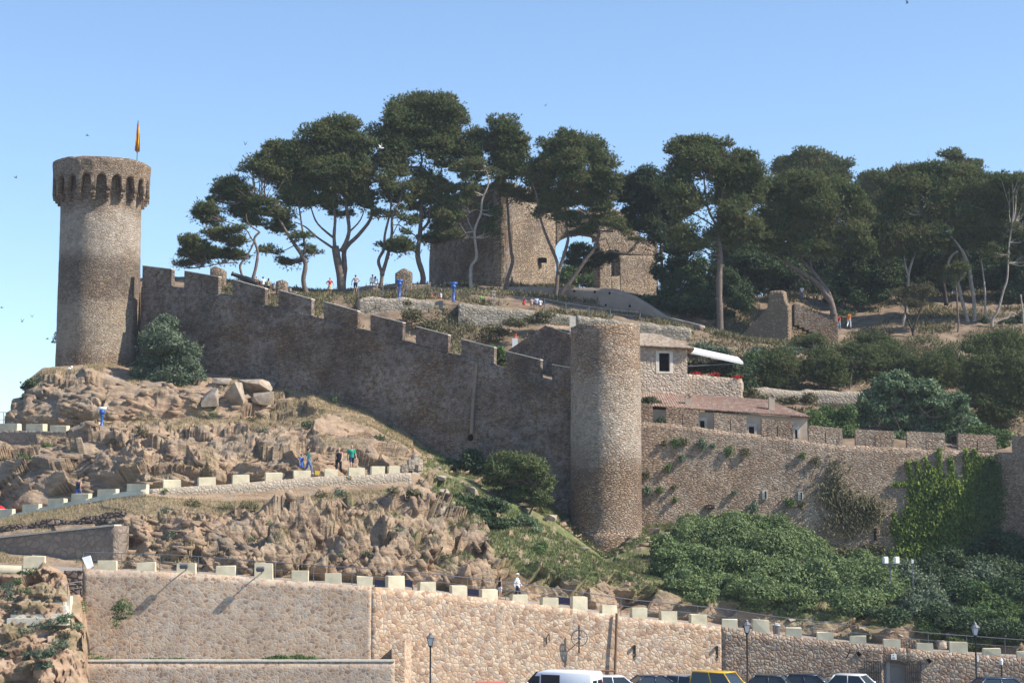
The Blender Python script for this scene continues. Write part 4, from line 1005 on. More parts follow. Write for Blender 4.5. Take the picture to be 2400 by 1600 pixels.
# front wall built round its window
Wl, Wr = 1545, 1570; wt, wb = 827, 870
def on(u, z): p = g0.lerp(g1, u); return Vector((p.x, p.y, z))
def ux(px): return (P(px, 860, 157).x - g0.x) / (g1.x - g0.x)
u0, u1 = ux(Wl), ux(Wr); zt_, zb_ = zof(wt, 157), zof(wb, 157); zlow_ = zof(935, 157)
def ztop_at(u): return lerp(g0.z, g1.z, u)
fd = (g1 - g0); fd.z = 0; fd.normalize(); fb = backv(fd, 0.5)
for ua, ub, za_, zb2 in ((0, u0, None, zlow_), (u1, 1, None, zlow_), (u0, u1, None, zt_), (u0, u1, zb_, zlow_)):
    mb.prism([on(ua, za_ if za_ else ztop_at(ua)), on(ub, za_ if za_ else ztop_at(ub)), on(ub, zb2), on(ua, zb2)], fb)
mb.build('front_wall', M['house_stone'], h2)
mb = MB(); mb.prism([on(u0 - .01, zt_ + .1), on(u1 + .01, zt_ + .1), on(u1 + .01, zb_ - .1), on(u0 - .01, zb_ - .1)][::1], (0.02, 0.25, 0)); 
mb.v = [tuple(Vector(v) + Vector((0, 0.3, 0))) for v in mb.v]; win = mb.build('window', M['hole'], h2)
mb = MB(); t_ = 0.24; pr = -fb.normalized() * 0.03
for ua, ub, za_, zb2 in ((u0 - .035, u1 + .035, zt_ + .2, zt_), (u0 - .035, u1 + .035, zb_, zb_ - .16), (u0 - .035, u0, zt_, zb_), (u1, u1 + .035, zt_, zb_)):
    mb.prism([on(ua, za_) + pr, on(ub, za_) + pr, on(ub, zb2) + pr, on(ua, zb2) + pr], fb * 0.3)
mb.build('frame', M['coping'], win)
mb = MB(); e_ = Vector((0.3, 5, 0)); mb.prism([on(1, ztop_at(1)), on(1, ztop_at(1)) + e_, on(1, zlow_) + e_, on(1, zlow_)], (-0.4, 0, 0)); mb.build('side_wall', M['house_stone'], h2)
ev0 = g0 - fb.normalized() * .5 + Vector((-0.2, 0, .02)); ev1 = g1 - fb.normalized() * .5 + Vector((.5, 0, -0.1))
rg1 = Vector((ev1.x - 2.6, ev1.y + 3.6, zof(787, 161)))
rg0 = Vector((ap.x, ap.y, ap.z + .05))
tiled('tiled_roof', ev0, ev1, rg1, rg0, h2, M['tile_brown'])
mb = MB(); mb.prism([ev1, rg1, Vector((ev1.x, rg1.y + 1.5, ev1.z))], (0, 0, -0.12)); mb.build('roof_hip', M['tile_brown'], h2)
mb = MB(); v_ = -bvv.normalized() * 0.12
mb.prism([ap + v_ + Vector((0, 0, .14)), rg1.lerp(rg0, .72) + Vector((0, 0, .2)), rg1.lerp(rg0, .72), ap + v_], bvv * 0.5); mb.build('ridge_tiles', plain('orange_tiles', (0.52, 0.25, 0.12), .9, .25, 4), h2)
mb = MB(); pz_ = PW(1342, 770, 158.2, 760); mb.box((pz_.x, 158.2, (zof(742, 158.2) + zof(790, 158.2)) / 2), (0.55, 0.6, zof(742, 158.2) - zof(790, 158.2))); mb.build('chimney', M['coping'], h2)
cp = thing('chimney_pot', 'little white chimney with a red pot beside the long shaded gable', 'chimney', PW(1207, 812, 165.5, 800))
mb = MB(); c0_ = cp.location; mb.box(c0_ + Vector((0, 0, .15)), (0.5, 0.5, 1.2)); mb.build('shaft', M['white'], cp)
mb = MB(); mb.lathe([(0.16, 0), (0.12, 0.2), (0.18, 0.45)], 10, c0_ + Vector((0, 0, .75))); mb.build('pot', plain('red_clay', (.4, .09, .05)), cp)
# terrace wall with the awning
gt = thing('terrace_wall', 'sunlit house terrace wall under the white awning with red flowers along it', 'wall', P(1675, 920, 159))
wallstrip('stonework', [(1606, 158.6), (1739, 159.0)], [(1606, 876), (1660, 880), (1739, 888)], [(1606, 935), (1739, 940)], 0.5, M['house_stone'], gt, ref=900, step=8, rag=0.05, drop=.3, seed=30)
mb = MB(); a = PW(1739, 888, 159.0, 900); mb.prism([a, a + Vector((0.8, 5, 0)), a + Vector((.8, 5, -2.2)), a + Vector((0, 0, -2.2))], (-0.4, 0, 0)); mb.build('return_wall', M['house_stone'], gt)
aw = thing('awning', 'long white sloping awning stretched out from the stone house', 'awning', P(1612, 822, 160.5))
q0, q1 = P(1611, 822, 160.0), P(1742, 850, 160.4); q2, q3 = P(1730, 838, 163.4), P(1611, 812, 163.4)
mb = MB(); mb.prism([q0, q1, q2, q3], (0, 0, 0.05)); mb.prism([q0 + Vector((0, -.03, .05)), q1 + Vector((0, -.03, .05)), q1 + Vector((0, -.03, -.16)), q0 + Vector((0, -.03, -.16))], (0, 0.03, 0)); mb.build('canvas', M['white'], aw)
mb = MB(); mb.tube([P(1612, 858, 160.2), q1 + Vector((-.3, .2, -.05))], 0.05, 6); mb.tube([P(1612, 860, 163), q2 + Vector((-.3, -.2, -.05))], 0.05, 6); mb.tube([q1 + Vector((-.3, .2, -.05)), q2 + Vector((-.3, -.2, -.05))], .05, 6); mb.build('arm', M['metal'], aw)

# ================================================================ vegetation
def tris(C, Dn, ln, wd, rg, jit=0.6, Nn=None):
    """one thin triangle per centre, pointing along Dn with jitter"""
    n = len(C)
    d = Dn + rg.normal(0, jit, (n, 3)); d /= np.linalg.norm(d, axis=1, keepdims=True) + 1e-9
    r = rg.normal(0, 1, (n, 3)) if Nn is None else Nn + rg.normal(0, 0.45, (n, 3))
    s = np.cross(d, r); s /= np.linalg.norm(s, axis=1, keepdims=True) + 1e-9
    L = (ln * rg.uniform(0.6, 1.3, n))[:, None]; W = (wd * rg.uniform(0.6, 1.3, n))[:, None]
    a = C - s * W * 0.5 - d * L * 0.2; b = C + s * W * 0.5 - d * L * 0.2; c = C + d * L * 0.8
    V = np.stack([a, b, c], 1).reshape(-1, 3)
    return V
def crown(blobs, dens, ln, wd, rg, sub=7, up=0.35, jit=0.6, depthk=0.75, fill=0.25, subr=0.6, minr=0.0, tufty=False):
    """blobs: (centre Vector, rx, ry, rz) in metres -> triangle soup points"""
    Cs = []; Ds = []; Ns = []
    for c, rx, ry, rz in blobs:
        c = np.array(c)
        big = max(rx, rz)
        ns = max(2, int(sub * (0.7 + 0.35 * big))) if big > 0.6 else 1
        for k in range(ns):
            if ns == 1: cc = c; r3 = np.array([rx, ry, rz])
            else:
                v = rg.normal(0, 1, 3); v /= np.linalg.norm(v); v[2] = v[2] * 0.9 + 0.1
                cc = c + v * np.array([rx, ry, rz]) * rg.uniform(0.35, 0.85)
                r3 = np.array([rx, ry, rz]) * subr * rg.uniform(0.55, 1.1); r3 = np.maximum(r3, 0.35 * min(rx, rz) + 0.05)
                r3[2] = min(r3[2] * 1.25, r3[0] * 0.95)
            area = math.pi * r3[0] * r3[2]
            tf = 6 if tufty else 1
            n = max(3, int(area * dens / tf))
            v = rg.normal(0, 1, (n, 3)); v /= np.linalg.norm(v, axis=1, keepdims=True)
            low = v[:, 2] < -0.2; v[low, 2] *= 0.5
            rad = np.where(rg.random(n) < fill, rg.uniform(0.2, 1, n), rg.uniform(0.78, 1.0, n) + (rg.random(n) < 0.16) * rg.uniform(0, 0.45, n))[:, None]
            Cs.append(np.repeat(cc + v * r3 * rad, tf, 0)); Ds.append(np.repeat(v * 0.6 + np.array([0, 0, up]), tf, 0)); Ns.append(np.repeat(v + np.array([0, 0, .25]), tf, 0))
        if tufty:                      # sparse twigs of needles round and under each clump
            r3 = np.array([rx * 1.3, ry * 1.2, rz * 1.6]); n = int(math.pi * rx * rz * dens * 0.05) + 2
            v = rg.normal(0, 1, (n, 3)); v /= np.linalg.norm(v, axis=1, keepdims=True)
            cc = np.array(c) + v * r3 * (rg.uniform(0.3, 1, (n, 1)) ** 0.6) - np.array([0, 0, rz * 0.35])
            Cs.append(np.repeat(cc, 5, 0)); Ds.append(np.repeat(v * 0.4 + np.array([0, 0, up]), 5, 0)); Ns.append(np.repeat(v, 5, 0))
    C = np.concatenate(Cs); Dn = np.concatenate(Ds)
    return tris(C, Dn * (1.0 if tufty else 0.35), ln, wd, rg, jit, np.concatenate(Ns))
def soup(name, V, mat, parent, org):
    F = np.arange(len(V)).reshape(-1, 3)
    me = npmesh(name, V - np.array(org), F, mat)
    return link(name, me, parent, None if parent else org)
NTRI = [0]
def plant(name, label, cat, Y, blobs, mat, trunks=(), group=None, dens=260, ln=0.34, wd=0.12, sub=7, up=0.35, dy=1.2, bark='bark', base=None, branch=True, dk=0.75, jit=0.6, fill=0.25, subr=0.62, crown_name='crown', k_ground=0):
    """blobs (px,py,rx,ry[,dY]) ; trunks [( [(px,py)..], r0 px, r1 px )]"""
    seed = int(blobs[0][0] * 7 + blobs[0][1]); rg = np.random.default_rng(seed)
    ground = k_ground
    if ground:
        blobs = [(b[0], b[1], b[2], b[3], gy(b[0], b[1] + b[3] * .35) - ground - Y) for b in blobs]
    m = mpx(Y)
    if base is None:
        base = trunks[0][0][0] if trunks else (blobs[0][0], max(b[1] + b[3] for b in blobs))
    org = P(base[0], base[1], Y)
    t = thing(name, label, cat, org, 0, group)
    bl = []
    for b in blobs:
        dY = b[4] if len(b) > 4 else rg.uniform(-dy, dy)
        bl.append((P(b[0], b[1], Y + dY), b[2] * m * (1.06 if name == 'pine_tree' else 1.1), max(0.25, min(b[2], b[3] * 1.8) * m * dk), b[3] * m * (1.2 if name == 'pine_tree' else 1.1)))
    tufty = name == 'pine_tree'
    if tufty: jit = 0.8; fill = 0.4; dens = dens * 1.2; wd = wd * .8
    if tufty and branch:               # looser clumps bridging the gaps between neighbours
        ex = []
        for i_, (c0_, a0_, b0_, d0_) in enumerate(bl):
            near = sorted([q_ for j_, q_ in enumerate(bl) if j_ != i_], key=lambda q_: (q_[0] - c0_).length)[:3]
            for q_ in near[:2]:
                g_ = (q_[0] - c0_).length
                if g_ < 2.6 * max(a0_, q_[1]): ex.append((c0_.lerp(q_[0], rg.uniform(.35, .65)) + Vector(rg.normal(0, .25, 3)), (a0_ + q_[1]) * .27, (b0_ + q_[2]) * .3, (d0_ + q_[3]) * .30))
        bl_all = bl + ex
    else: bl_all = bl
    V = crown(bl_all, dens, ln, wd, rg, sub=sub, up=up, jit=jit, fill=fill, subr=subr, tufty=tufty)
    NTRI[0] += len(V) // 3
    soup(crown_name, V, M[mat], t, org)
    if trunks:
        mb = MB(); nodes = []
        for pts, ra, rb_ in trunks:
            W_ = []
            off = rg.uniform(-0.3, 0.3)
            for i, (x, y) in enumerate(pts):
                W_.append(P(x, y, Y + off * i * 0.5))
            # smooth
            S_ = []
            for i in range(len(W_) - 1):
                p0 = W_[max(0, i - 1)]; p1 = W_[i]; p2 = W_[i + 1]; p3 = W_[min(len(W_) - 1, i + 2)]
                for k in range(4):
                    u = k / 4; S_.append(0.5 * ((2 * p1) + (p2 - p0) * u + (2 * p0 - 5 * p1 + 4 * p2 - p3) * u * u + (3 * p1 - p0 - 3 * p2 + p3) * u ** 3))
            S_.append(W_[-1])
            rad = [lerp(ra, rb_, i / (len(S_) - 1)) * m * 0.8 * rg.uniform(0.92, 1.1) for i in range(len(S_))]
            if (ra > 5): rad[0] *= 1.35; rad[1] *= 1.12
            mb.tube(S_, rad, 8)
            nodes += list(zip(S_[len(S_) // 3:], rad[len(S_) // 3:]))
        mb.build('trunk', M[bark], t, smooth=True)
        if branch and nodes:
            mb = MB()
            for c, rx, ry, rz in bl:
                cand = sorted(nodes, key=lambda q_: (q_[0] - c).length + 1.5 * max(0, q_[0].z - c.z + 0.2))[0]
                for k in range(5):
                    v = Vector(rg.normal(0, 1, 3)); v.normalize()
                    e = c + Vector((v.x * rx * .7, v.y * ry * .7, v.z * rz * .5))
                    s_ = cand[0]; mid = s_.lerp(e, 0.5) + Vector((rg.uniform(-.3, .3), rg.uniform(-.3, .3), -0.12 * (e - s_).length))
                    mb.tube([s_, s_.lerp(mid, .6) , mid, e], [min(cand[1] * 0.6, 0.09), 0.06, 0.045, 0.015], 5)
                    for kk in range(2):
                        e2 = e + Vector(rg.normal(0, 0.5, 3)) * max(rx, .6) * .7; m2_ = mid.lerp(e, rg.uniform(.2, .7))
                        mb.tube([m2_, e2], [0.03, 0.01], 4)
            mb.build('branches', M[bark], t)
    return t
PG = 'stone pines on the hilltop'
pine = lambda label, Y, blobs, trunks, **k: plant('pine_tree', label, 'tree', Y, blobs, k.pop('mat', 'pine'), trunks, k.pop('group', PG), **k)
pine('leftmost low pine leaning left over the battlements beside the cannon', 184,
     [(478, 488, 26, 20), (462, 500, 18, 12), (450, 565, 28, 13), (435, 590, 22, 12), (470, 585, 40, 16), (520, 598, 48, 12), (560, 604, 34, 9), (425, 618, 22, 7), (500, 545, 36, 9), (545, 538, 34, 9), (500, 515, 30, 12), (560, 572, 30, 9), (460, 612, 30, 9), (530, 560, 40, 7)],
     [([(592, 655), (600, 625), (604, 590), (596, 560), (609, 544)], 5, 3), ([(568, 648), (563, 622), (578, 601), (594, 570), (590, 560), (570, 533), (515, 515)], 4, 1.2), ([(553, 616), (515, 618), (476, 626)], 2, 1), ([(609, 544), (582, 524), (577, 502)], 2.5, 1), ([(590, 565), (540, 568), (490, 560)], 2.2, 1)], dens=250)
pine('dark pine with level clumps between the leftmost pine and the great forked one', 186,
     [(545, 430, 42, 16), (515, 450, 24, 14), (575, 449, 32, 11), (600, 392, 36, 17), (645, 410, 45, 18), (560, 470, 50, 14), (500, 470, 20, 8), (610, 475, 40, 15), (650, 500, 40, 15), (600, 520, 30, 9), (690, 450, 45, 22), (660, 530, 34, 10), (630, 586, 34, 9), (680, 617, 26, 8), (730, 590, 22, 6), (700, 555, 30, 9), (640, 345, 25, 12), (560, 500, 36, 10)],
     [([(719, 692), (711, 657), (716, 621), (706, 596), (680, 558), (670, 542), (650, 503), (645, 478), (599, 465)], 8, 1.6), ([(708, 600), (714, 580), (706, 519), (700, 480)], 4, 2), ([(672, 545), (640, 530), (610, 510)], 2.5, 1), ([(690, 575), (660, 590), (640, 592)], 1.6, .8)], dens=250)
pine('great pine forking low into several heavy limbs, left of the tallest tree', 187,
     [(795, 302, 58, 24), (745, 320, 50, 26), (690, 345, 42, 22), (800, 345, 60, 34), (735, 372, 56, 26), (690, 395, 50, 22), (790, 400, 60, 28), (845, 345, 34, 36), (720, 430, 55, 20), (850, 410, 36, 38), (780, 440, 46, 16), (660, 375, 34, 20), (835, 455, 36, 22), (760, 470, 40, 12), (700, 470, 40, 14), (800, 500, 30, 8), (860, 475, 22, 14)],
     [([(801, 696), (799, 652), (789, 600), (786, 577)], 14, 10), ([(785, 585), (783, 552), (785, 506), (772, 465), (757, 435)], 6, 2), ([(800, 590), (818, 544), (811, 480), (808, 430), (805, 378)], 7, 2), ([(801, 672), (808, 630), (808, 585), (839, 552), (867, 516), (872, 486), (865, 440)], 9, 2.5), ([(783, 583), (742, 555), (716, 532), (690, 520)], 4, 1.2), ([(785, 560), (745, 525), (730, 490), (722, 460)], 3.5, 1.2), ([(818, 544), (845, 515), (860, 470)], 3, 1)], dens=300)
pine('slender twin stemmed pine just right of the great forked one, sparse and see through', 186,
     [(915, 385, 40, 20), (945, 400, 26, 14), (905, 420, 26, 16), (940, 575, 36, 16), (965, 582, 20, 8), (900, 575, 22, 8), (945, 470, 26, 12), (920, 500, 22, 8), (960, 520, 20, 10), (900, 455, 30, 14), (935, 440, 30, 12), (880, 500, 22, 8)],
     [([(892, 676), (895, 642), (887, 611), (900, 583), (902, 550), (915, 493), (918, 442), (915, 395)], 6, 1.8), ([(895, 645), (908, 601), (918, 550), (920, 506), (938, 468), (941, 424)], 6, 2), ([(918, 555), (940, 515), (965, 520)], 1.5, .8)], dens=230)
pine('tallest pine with a broad rounded dome, highest of all the trees', 188,
     [(975, 250, 54, 26), (1035, 252, 52, 26), (1068, 285, 32, 30), (935, 280, 38, 30), (1000, 295, 64, 36), (1050, 325, 46, 24), (960, 335, 56, 34), (905, 320, 36, 34), (1020, 350, 50, 20), (905, 370, 36, 24), (1075, 350, 36, 16), (1000, 420, 44, 18), (960, 440, 34, 14), (1045, 440, 30, 14), (1050, 385, 30, 10), (930, 350, 44, 30), (1030, 500, 36, 14), (1040, 465, 26, 12), (1015, 560, 36, 14), (965, 485, 26, 9), (1000, 460, 30, 12)],
     [([(984, 706), (992, 652), (979, 601), (984, 550), (987, 500), (987, 455), (983, 400), (989, 373), (976, 315)], 9, 2), ([(987, 540), (1004, 520), (1010, 480), (1018, 440)], 5, 2), ([(987, 455), (1010, 440), (1033, 404), (1040, 358)], 4, 1.5), ([(984, 560), (940, 530), (920, 528)], 2, 1)], dens=320)
pine('thin pale pine with bare twigs before the dark apse of the ruin', 187,
     [(1110, 392, 42, 15), (1140, 405, 28, 12), (1080, 395, 26, 12), (1115, 320, 26, 26), (1100, 355, 34, 20), (1050, 505, 36, 15), (1140, 490, 34, 9), (1085, 475, 30, 8), (1160, 500, 20, 10), (1030, 535, 30, 10), (1055, 470, 34, 14), (1150, 545, 26, 9), (1060, 550, 34, 12), (1100, 440, 34, 12)],
     [([(1109, 706), (1104, 680), (1104, 627), (1117, 602), (1112, 543), (1127, 500), (1130, 468), (1145, 430), (1140, 400)], 6, 1.8), ([(1110, 545), (1098, 520), (1093, 507), (1082, 505)], 2, .8), ([(1093, 507), (1105, 495), (1120, 492)], 1.2, .6)], dens=260, bark='bark_pale')
pine('narrow pine with a tall feathery crown before the sunlit end wall of the ruin', 188.5,
     [(1175, 300, 36, 24), (1195, 330, 36, 26), (1165, 345, 36, 26), (1225, 370, 22, 30), (1190, 375, 40, 22), (1235, 335, 9, 24), (1180, 415, 26, 10), (1210, 400, 26, 14), (1230, 400, 20, 14), (1205, 450, 30, 14), (1165, 440, 26, 12), (1240, 470, 26, 12)],
     [([(1181, 714), (1186, 666), (1201, 615), (1198, 589), (1193, 538), (1191, 500), (1186, 442), (1183, 391), (1180, 340)], 6, 1.8), ([(1190, 480), (1215, 455), (1235, 435)], 2, .9)], dens=300)
pine('V shaped pine of two diverging stems framing the gap in the ruin', 186,
     [(1330, 335, 52, 22), (1290, 355, 40, 26), (1385, 350, 44, 26), (1340, 380, 60, 32), (1415, 395, 34, 28), (1295, 395, 40, 26), (1270, 425, 34, 16), (1385, 430, 42, 24), (1425, 430, 30, 22), (1330, 425, 44, 20), (1245, 400, 28, 20), (1320, 465, 52, 11), (1290, 485, 30, 12), (1335, 508, 52, 9), (1390, 528, 50, 8), (1440, 508, 34, 10), (1360, 545, 36, 5), (1410, 460, 34, 12), (1450, 530, 26, 7), (1490, 560, 20, 5), (1255, 440, 30, 14), (1285, 455, 34, 14), (1370, 465, 36, 16), (1410, 490, 30, 12), (1265, 500, 26, 9)],
     [([(1301, 724), (1303, 690), (1306, 653), (1306, 615), (1283, 559), (1267, 513), (1257, 455), (1242, 417)], 7, 2), ([(1308, 640), (1318, 610), (1331, 564), (1329, 543), (1325, 500), (1330, 450)], 6, 2), ([(1305, 705), (1320, 680), (1339, 658), (1372, 610), (1392, 584), (1405, 546), (1397, 532), (1423, 493), (1430, 460)], 7, 2), ([(1372, 610), (1400, 590), (1450, 592), (1470, 594)], 2, .8), ([(1397, 540), (1383, 520), (1375, 500)], 2, 1)], dens=290)
pine('straight grey trunked pine with a wide crown, standing alone below the dark ivy', 180,
     [(1635, 335, 44, 18), (1600, 360, 36, 26), (1670, 350, 46, 24), (1645, 385, 60, 30), (1590, 400, 36, 26), (1720, 375, 46, 24), (1700, 410, 56, 30), (1590, 445, 44, 32), (1620, 480, 40, 30), (1610, 550, 44, 18), (1580, 545, 30, 12), (1640, 570, 36, 12), (1700, 460, 40, 30), (1720, 500, 50, 30), (1760, 410, 40, 30), (1750, 455, 46, 32), (1700, 550, 46, 26), (1750, 545, 46, 26)],
     [([(1687, 806), (1688, 760), (1686, 700), (1686, 650), (1688, 606), (1684, 560), (1681, 530)], 10, 7), ([(1681, 530), (1663, 499), (1655, 463), (1650, 420)], 4, 2), ([(1681, 530), (1690, 495), (1692, 460), (1700, 420)], 4, 2), ([(1681, 535), (1650, 515), (1615, 495)], 3, 1.5), ([(1684, 600), (1650, 590), (1610, 560)], 3, 1.2)], dens=320)
pine('broad dark pine left of the grey trunked one, over the end of the ruin', 190,
     [(1510, 412, 42, 18), (1480, 430, 34, 20), (1530, 440, 34, 24), (1500, 465, 46, 18), (1545, 490, 36, 40), (1570, 520, 30, 40), (1520, 520, 30, 24), (1540, 560, 26, 20), (1490, 495, 36, 12), (1465, 460, 34, 20), (1450, 430, 24, 18), (1480, 530, 30, 12)],
     [([(1553, 700), (1552, 640), (1548, 560), (1540, 480), (1520, 440)], 6, 2)], dens=330, mat='pine_dark')
pine('heavy trunked pine leaning steeply left beside the stone stairs', 183,
     [(1800, 450, 46, 26), (1850, 440, 46, 26), (1900, 435, 46, 26), (1955, 445, 44, 28), (1860, 480, 60, 34), (1930, 490, 60, 34), (1990, 500, 40, 30), (1810, 510, 46, 30), (2005, 545, 36, 24), (1870, 540, 60, 28), (1940, 545, 56, 26), (1800, 555, 46, 24), (1900, 580, 50, 14), (1830, 590, 30, 10), (2020, 500, 30, 20), (1990, 450, 34, 22), (2020, 580, 30, 16), (1960, 590, 34, 14)],
     [([(1957, 818), (1957, 770), (1950, 714), (1935, 690), (1915, 663), (1889, 645), (1850, 620), (1825, 600), (1800, 583)], 11, 3), ([(1953, 740), (1943, 690), (1907, 639), (1877, 606), (1868, 580)], 8, 3), ([(1889, 660), (1871, 639), (1865, 615)], 3, 1.5), ([(1905, 640), (1900, 610), (1912, 585)], 3, 1.5)], dens=330)
pine('spreading pine with pale bare limbs, third from the right edge', 188,
     [(2130, 415, 46, 20), (2090, 430, 36, 24), (2180, 405, 50, 20), (2150, 450, 60, 30), (2095, 480, 46, 34), (2200, 445, 56, 28), (2130, 510, 60, 30), (2170, 560, 60, 24), (2080, 540, 44, 30), (2200, 510, 50, 28), (2100, 590, 44, 20), (2060, 570, 30, 20)],
     [([(2101, 818), (2108, 785), (2116, 757), (2129, 700), (2130, 642), (2145, 590), (2152, 555)], 6, 2.5), ([(2129, 650), (2122, 620), (2118, 590)], 3, 1.5), ([(2282, 701), (2272, 629), (2257, 591), (2234, 560), (2208, 537), (2167, 504)], 5, 1.5), ([(2208, 537), (2195, 510), (2190, 490)], 2, 1), ([(2208, 537), (2175, 533), (2160, 540)], 1.6, .8)], dens=330, bark='bark_pale')
pine('pine with twisted silvery twin trunks near the right edge', 189,
     [(2245, 405, 46, 18), (2280, 425, 40, 22), (2260, 460, 56, 30), (2320, 440, 44, 20), (2310, 480, 50, 30), (2240, 500, 44, 26), (2290, 530, 54, 24), (2350, 500, 44, 26), (2230, 570, 44, 16), (2300, 570, 50, 16), (2350, 560, 40, 20)],
     [([(2272, 793), (2268, 750), (2257, 714), (2246, 665), (2239, 657), (2223, 624), (2228, 603), (2244, 588)], 6, 3), ([(2282, 793), (2284, 740), (2282, 701), (2275, 660), (2272, 629), (2257, 591), (2262, 560), (2269, 550), (2259, 522), (2221, 491)], 7, 1.5), ([(2240, 665), (2262, 640), (2264, 600)], 3, 2)], dens=330, bark='bark_pale')
pine('rightmost pine whose pale lower limb curls out to the right', 187,
     [(2370, 430, 40, 20), (2400, 450, 40, 30), (2380, 490, 44, 30), (2430, 500, 44, 40), (2360, 540, 40, 20), (2400, 560, 44, 22), (2340, 590, 36, 16), (2420, 600, 36, 20)],
     [([(2328, 790), (2325, 752), (2335, 735), (2343, 714), (2352, 680), (2361, 650), (2364, 581), (2370, 540)], 5, 2), ([(2325, 752), (2310, 734), (2308, 676), (2300, 606)], 4, 2), ([(2330, 756), (2345, 750), (2361, 744), (2370, 736), (2383, 737)], 2.5, 1.6), ([(2400, 800), (2398, 740), (2392, 690)], 3, 2)], dens=330, bark='bark_pale')
pine('short thin trunked pine before the silvery twin trunks', 185,
     [(2240, 640, 24, 16), (2225, 655, 20, 12), (2255, 625, 20, 12)],
     [([(2234, 815), (2246, 772), (2244, 721), (2240, 660)], 4, 2)], dens=200, bark='bark')
pine('small dark forked tree between the spreading pine and the silvery trunks', 184,
     [(2118, 690, 24, 14), (2170, 680, 24, 14), (2145, 710, 24, 12)],
     [([(2142, 815), (2139, 777), (2126, 744), (2120, 710)], 4, 1.5), ([(2139, 777), (2152, 740), (2165, 700), (2170, 680)], 3.5, 1.5)], dens=160, bark='bark_dark', mat='scrub', group=None)
pine('bare leaning trunk behind the twin silvery trunks', 193,
     [(2195, 640, 26, 16), (2225, 600, 24, 14)], [([(2218, 715), (2213, 675), (2205, 650), (2196, 620)], 6, 3)], dens=300, bark='bark_dark')
BG_ = 'distant pines beyond the hilltop'
pine('rounded hazy pine crown rising far beyond the grey trunked pine', 250,
     [(1885, 378, 50, 20), (1850, 390, 40, 18), (1930, 385, 40, 20), (1975, 400, 26, 24), (1890, 405, 60, 20), (1830, 402, 26, 10), (1960, 425, 36, 18), (1900, 430, 70, 16)],
     [([(1900, 560), (1900, 480), (1890, 420)], 7, 4)], group=BG_, dens=220, ln=.4, wd=.16)
pine('small lopsided pine top poking above the spreading pine', 240,
     [(2228, 365, 24, 13), (2245, 375, 26, 12), (2285, 392, 24, 16), (2265, 395, 30, 10)],
     [([(2260, 560), (2255, 470), (2245, 400)], 6, 3)], group=BG_, dens=260, ln=.4, wd=.16)
pine('bluish pine crown in the dip between the leaning and the spreading pine', 245,
     [(2060, 425, 44, 20), (2030, 445, 30, 22), (2070, 460, 50, 24), (2040, 500, 40, 30), (2050, 540, 40, 30)],
     [([(2050, 640), (2055, 560), (2060, 480)], 6, 3)], group=BG_, dens=240, ln=.4, wd=.16)
pine('low far pine crown filling the skyline at the right edge', 240,
     [(2360, 425, 50, 12), (2420, 430, 50, 16), (2330, 440, 40, 14), (2400, 460, 70, 20), (2340, 480, 60, 20)],
     [([(2380, 600), (2380, 500)], 6, 3)], group=BG_, dens=240, ln=.4, wd=.16)
# shaded understorey under the pines
UG = 'shrubs under the pines'
def shrub(label, Y, blobs, mat='leaf_dark', name='shrub', **k):
    k.setdefault('ln', 0.26); k.setdefault('wd', 0.17); k.setdefault('jit', 0.9); k.setdefault('up', 0.2); k.setdefault('crown_name', 'foliage')
    return plant(name, label, k.pop('cat', 'shrub'), Y, blobs, mat, k.pop('trunks', ()), k.pop('group', None), **k)
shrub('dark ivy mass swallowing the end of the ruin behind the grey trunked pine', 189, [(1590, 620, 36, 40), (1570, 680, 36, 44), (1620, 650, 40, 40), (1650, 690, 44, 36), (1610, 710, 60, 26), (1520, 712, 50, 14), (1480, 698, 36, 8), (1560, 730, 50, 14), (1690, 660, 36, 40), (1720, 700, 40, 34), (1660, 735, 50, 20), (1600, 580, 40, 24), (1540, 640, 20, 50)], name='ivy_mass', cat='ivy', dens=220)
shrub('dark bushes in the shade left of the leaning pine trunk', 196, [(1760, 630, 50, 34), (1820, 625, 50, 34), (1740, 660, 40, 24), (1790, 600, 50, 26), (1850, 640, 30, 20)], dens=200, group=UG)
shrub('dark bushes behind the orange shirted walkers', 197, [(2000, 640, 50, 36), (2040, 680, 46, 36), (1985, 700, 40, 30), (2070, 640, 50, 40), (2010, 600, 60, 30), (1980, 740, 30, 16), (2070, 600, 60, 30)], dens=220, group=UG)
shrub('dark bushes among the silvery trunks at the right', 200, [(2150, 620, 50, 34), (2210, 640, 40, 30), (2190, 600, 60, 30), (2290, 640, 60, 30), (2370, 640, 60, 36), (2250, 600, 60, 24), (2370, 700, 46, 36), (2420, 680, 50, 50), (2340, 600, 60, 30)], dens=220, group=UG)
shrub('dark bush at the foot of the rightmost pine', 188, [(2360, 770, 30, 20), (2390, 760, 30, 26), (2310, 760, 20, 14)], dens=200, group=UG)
shrub('green bushes seen through the gap in the ruin', 215, [(1345, 650, 32, 24), (1395, 655, 34, 20), (1370, 640, 26, 20), (1330, 665, 24, 14)], mat='leaf', dens=200)
pine('small flat topped pine framed by the gap in the ruin', 193, [(1365, 580, 26, 9), (1350, 600, 28, 10), (1390, 600, 24, 12), (1375, 620, 30, 8), (1420, 605, 22, 14), (1340, 615, 20, 6)], [([(1367, 745), (1365, 690), (1366, 640), (1368, 600)], 2.5, 1.2), ([(1366, 645), (1385, 630), (1400, 622)], 1.5, .8)], mat='pine_dark', dens=260)
BW = 'dark trees closing the view behind the hilltop pines'
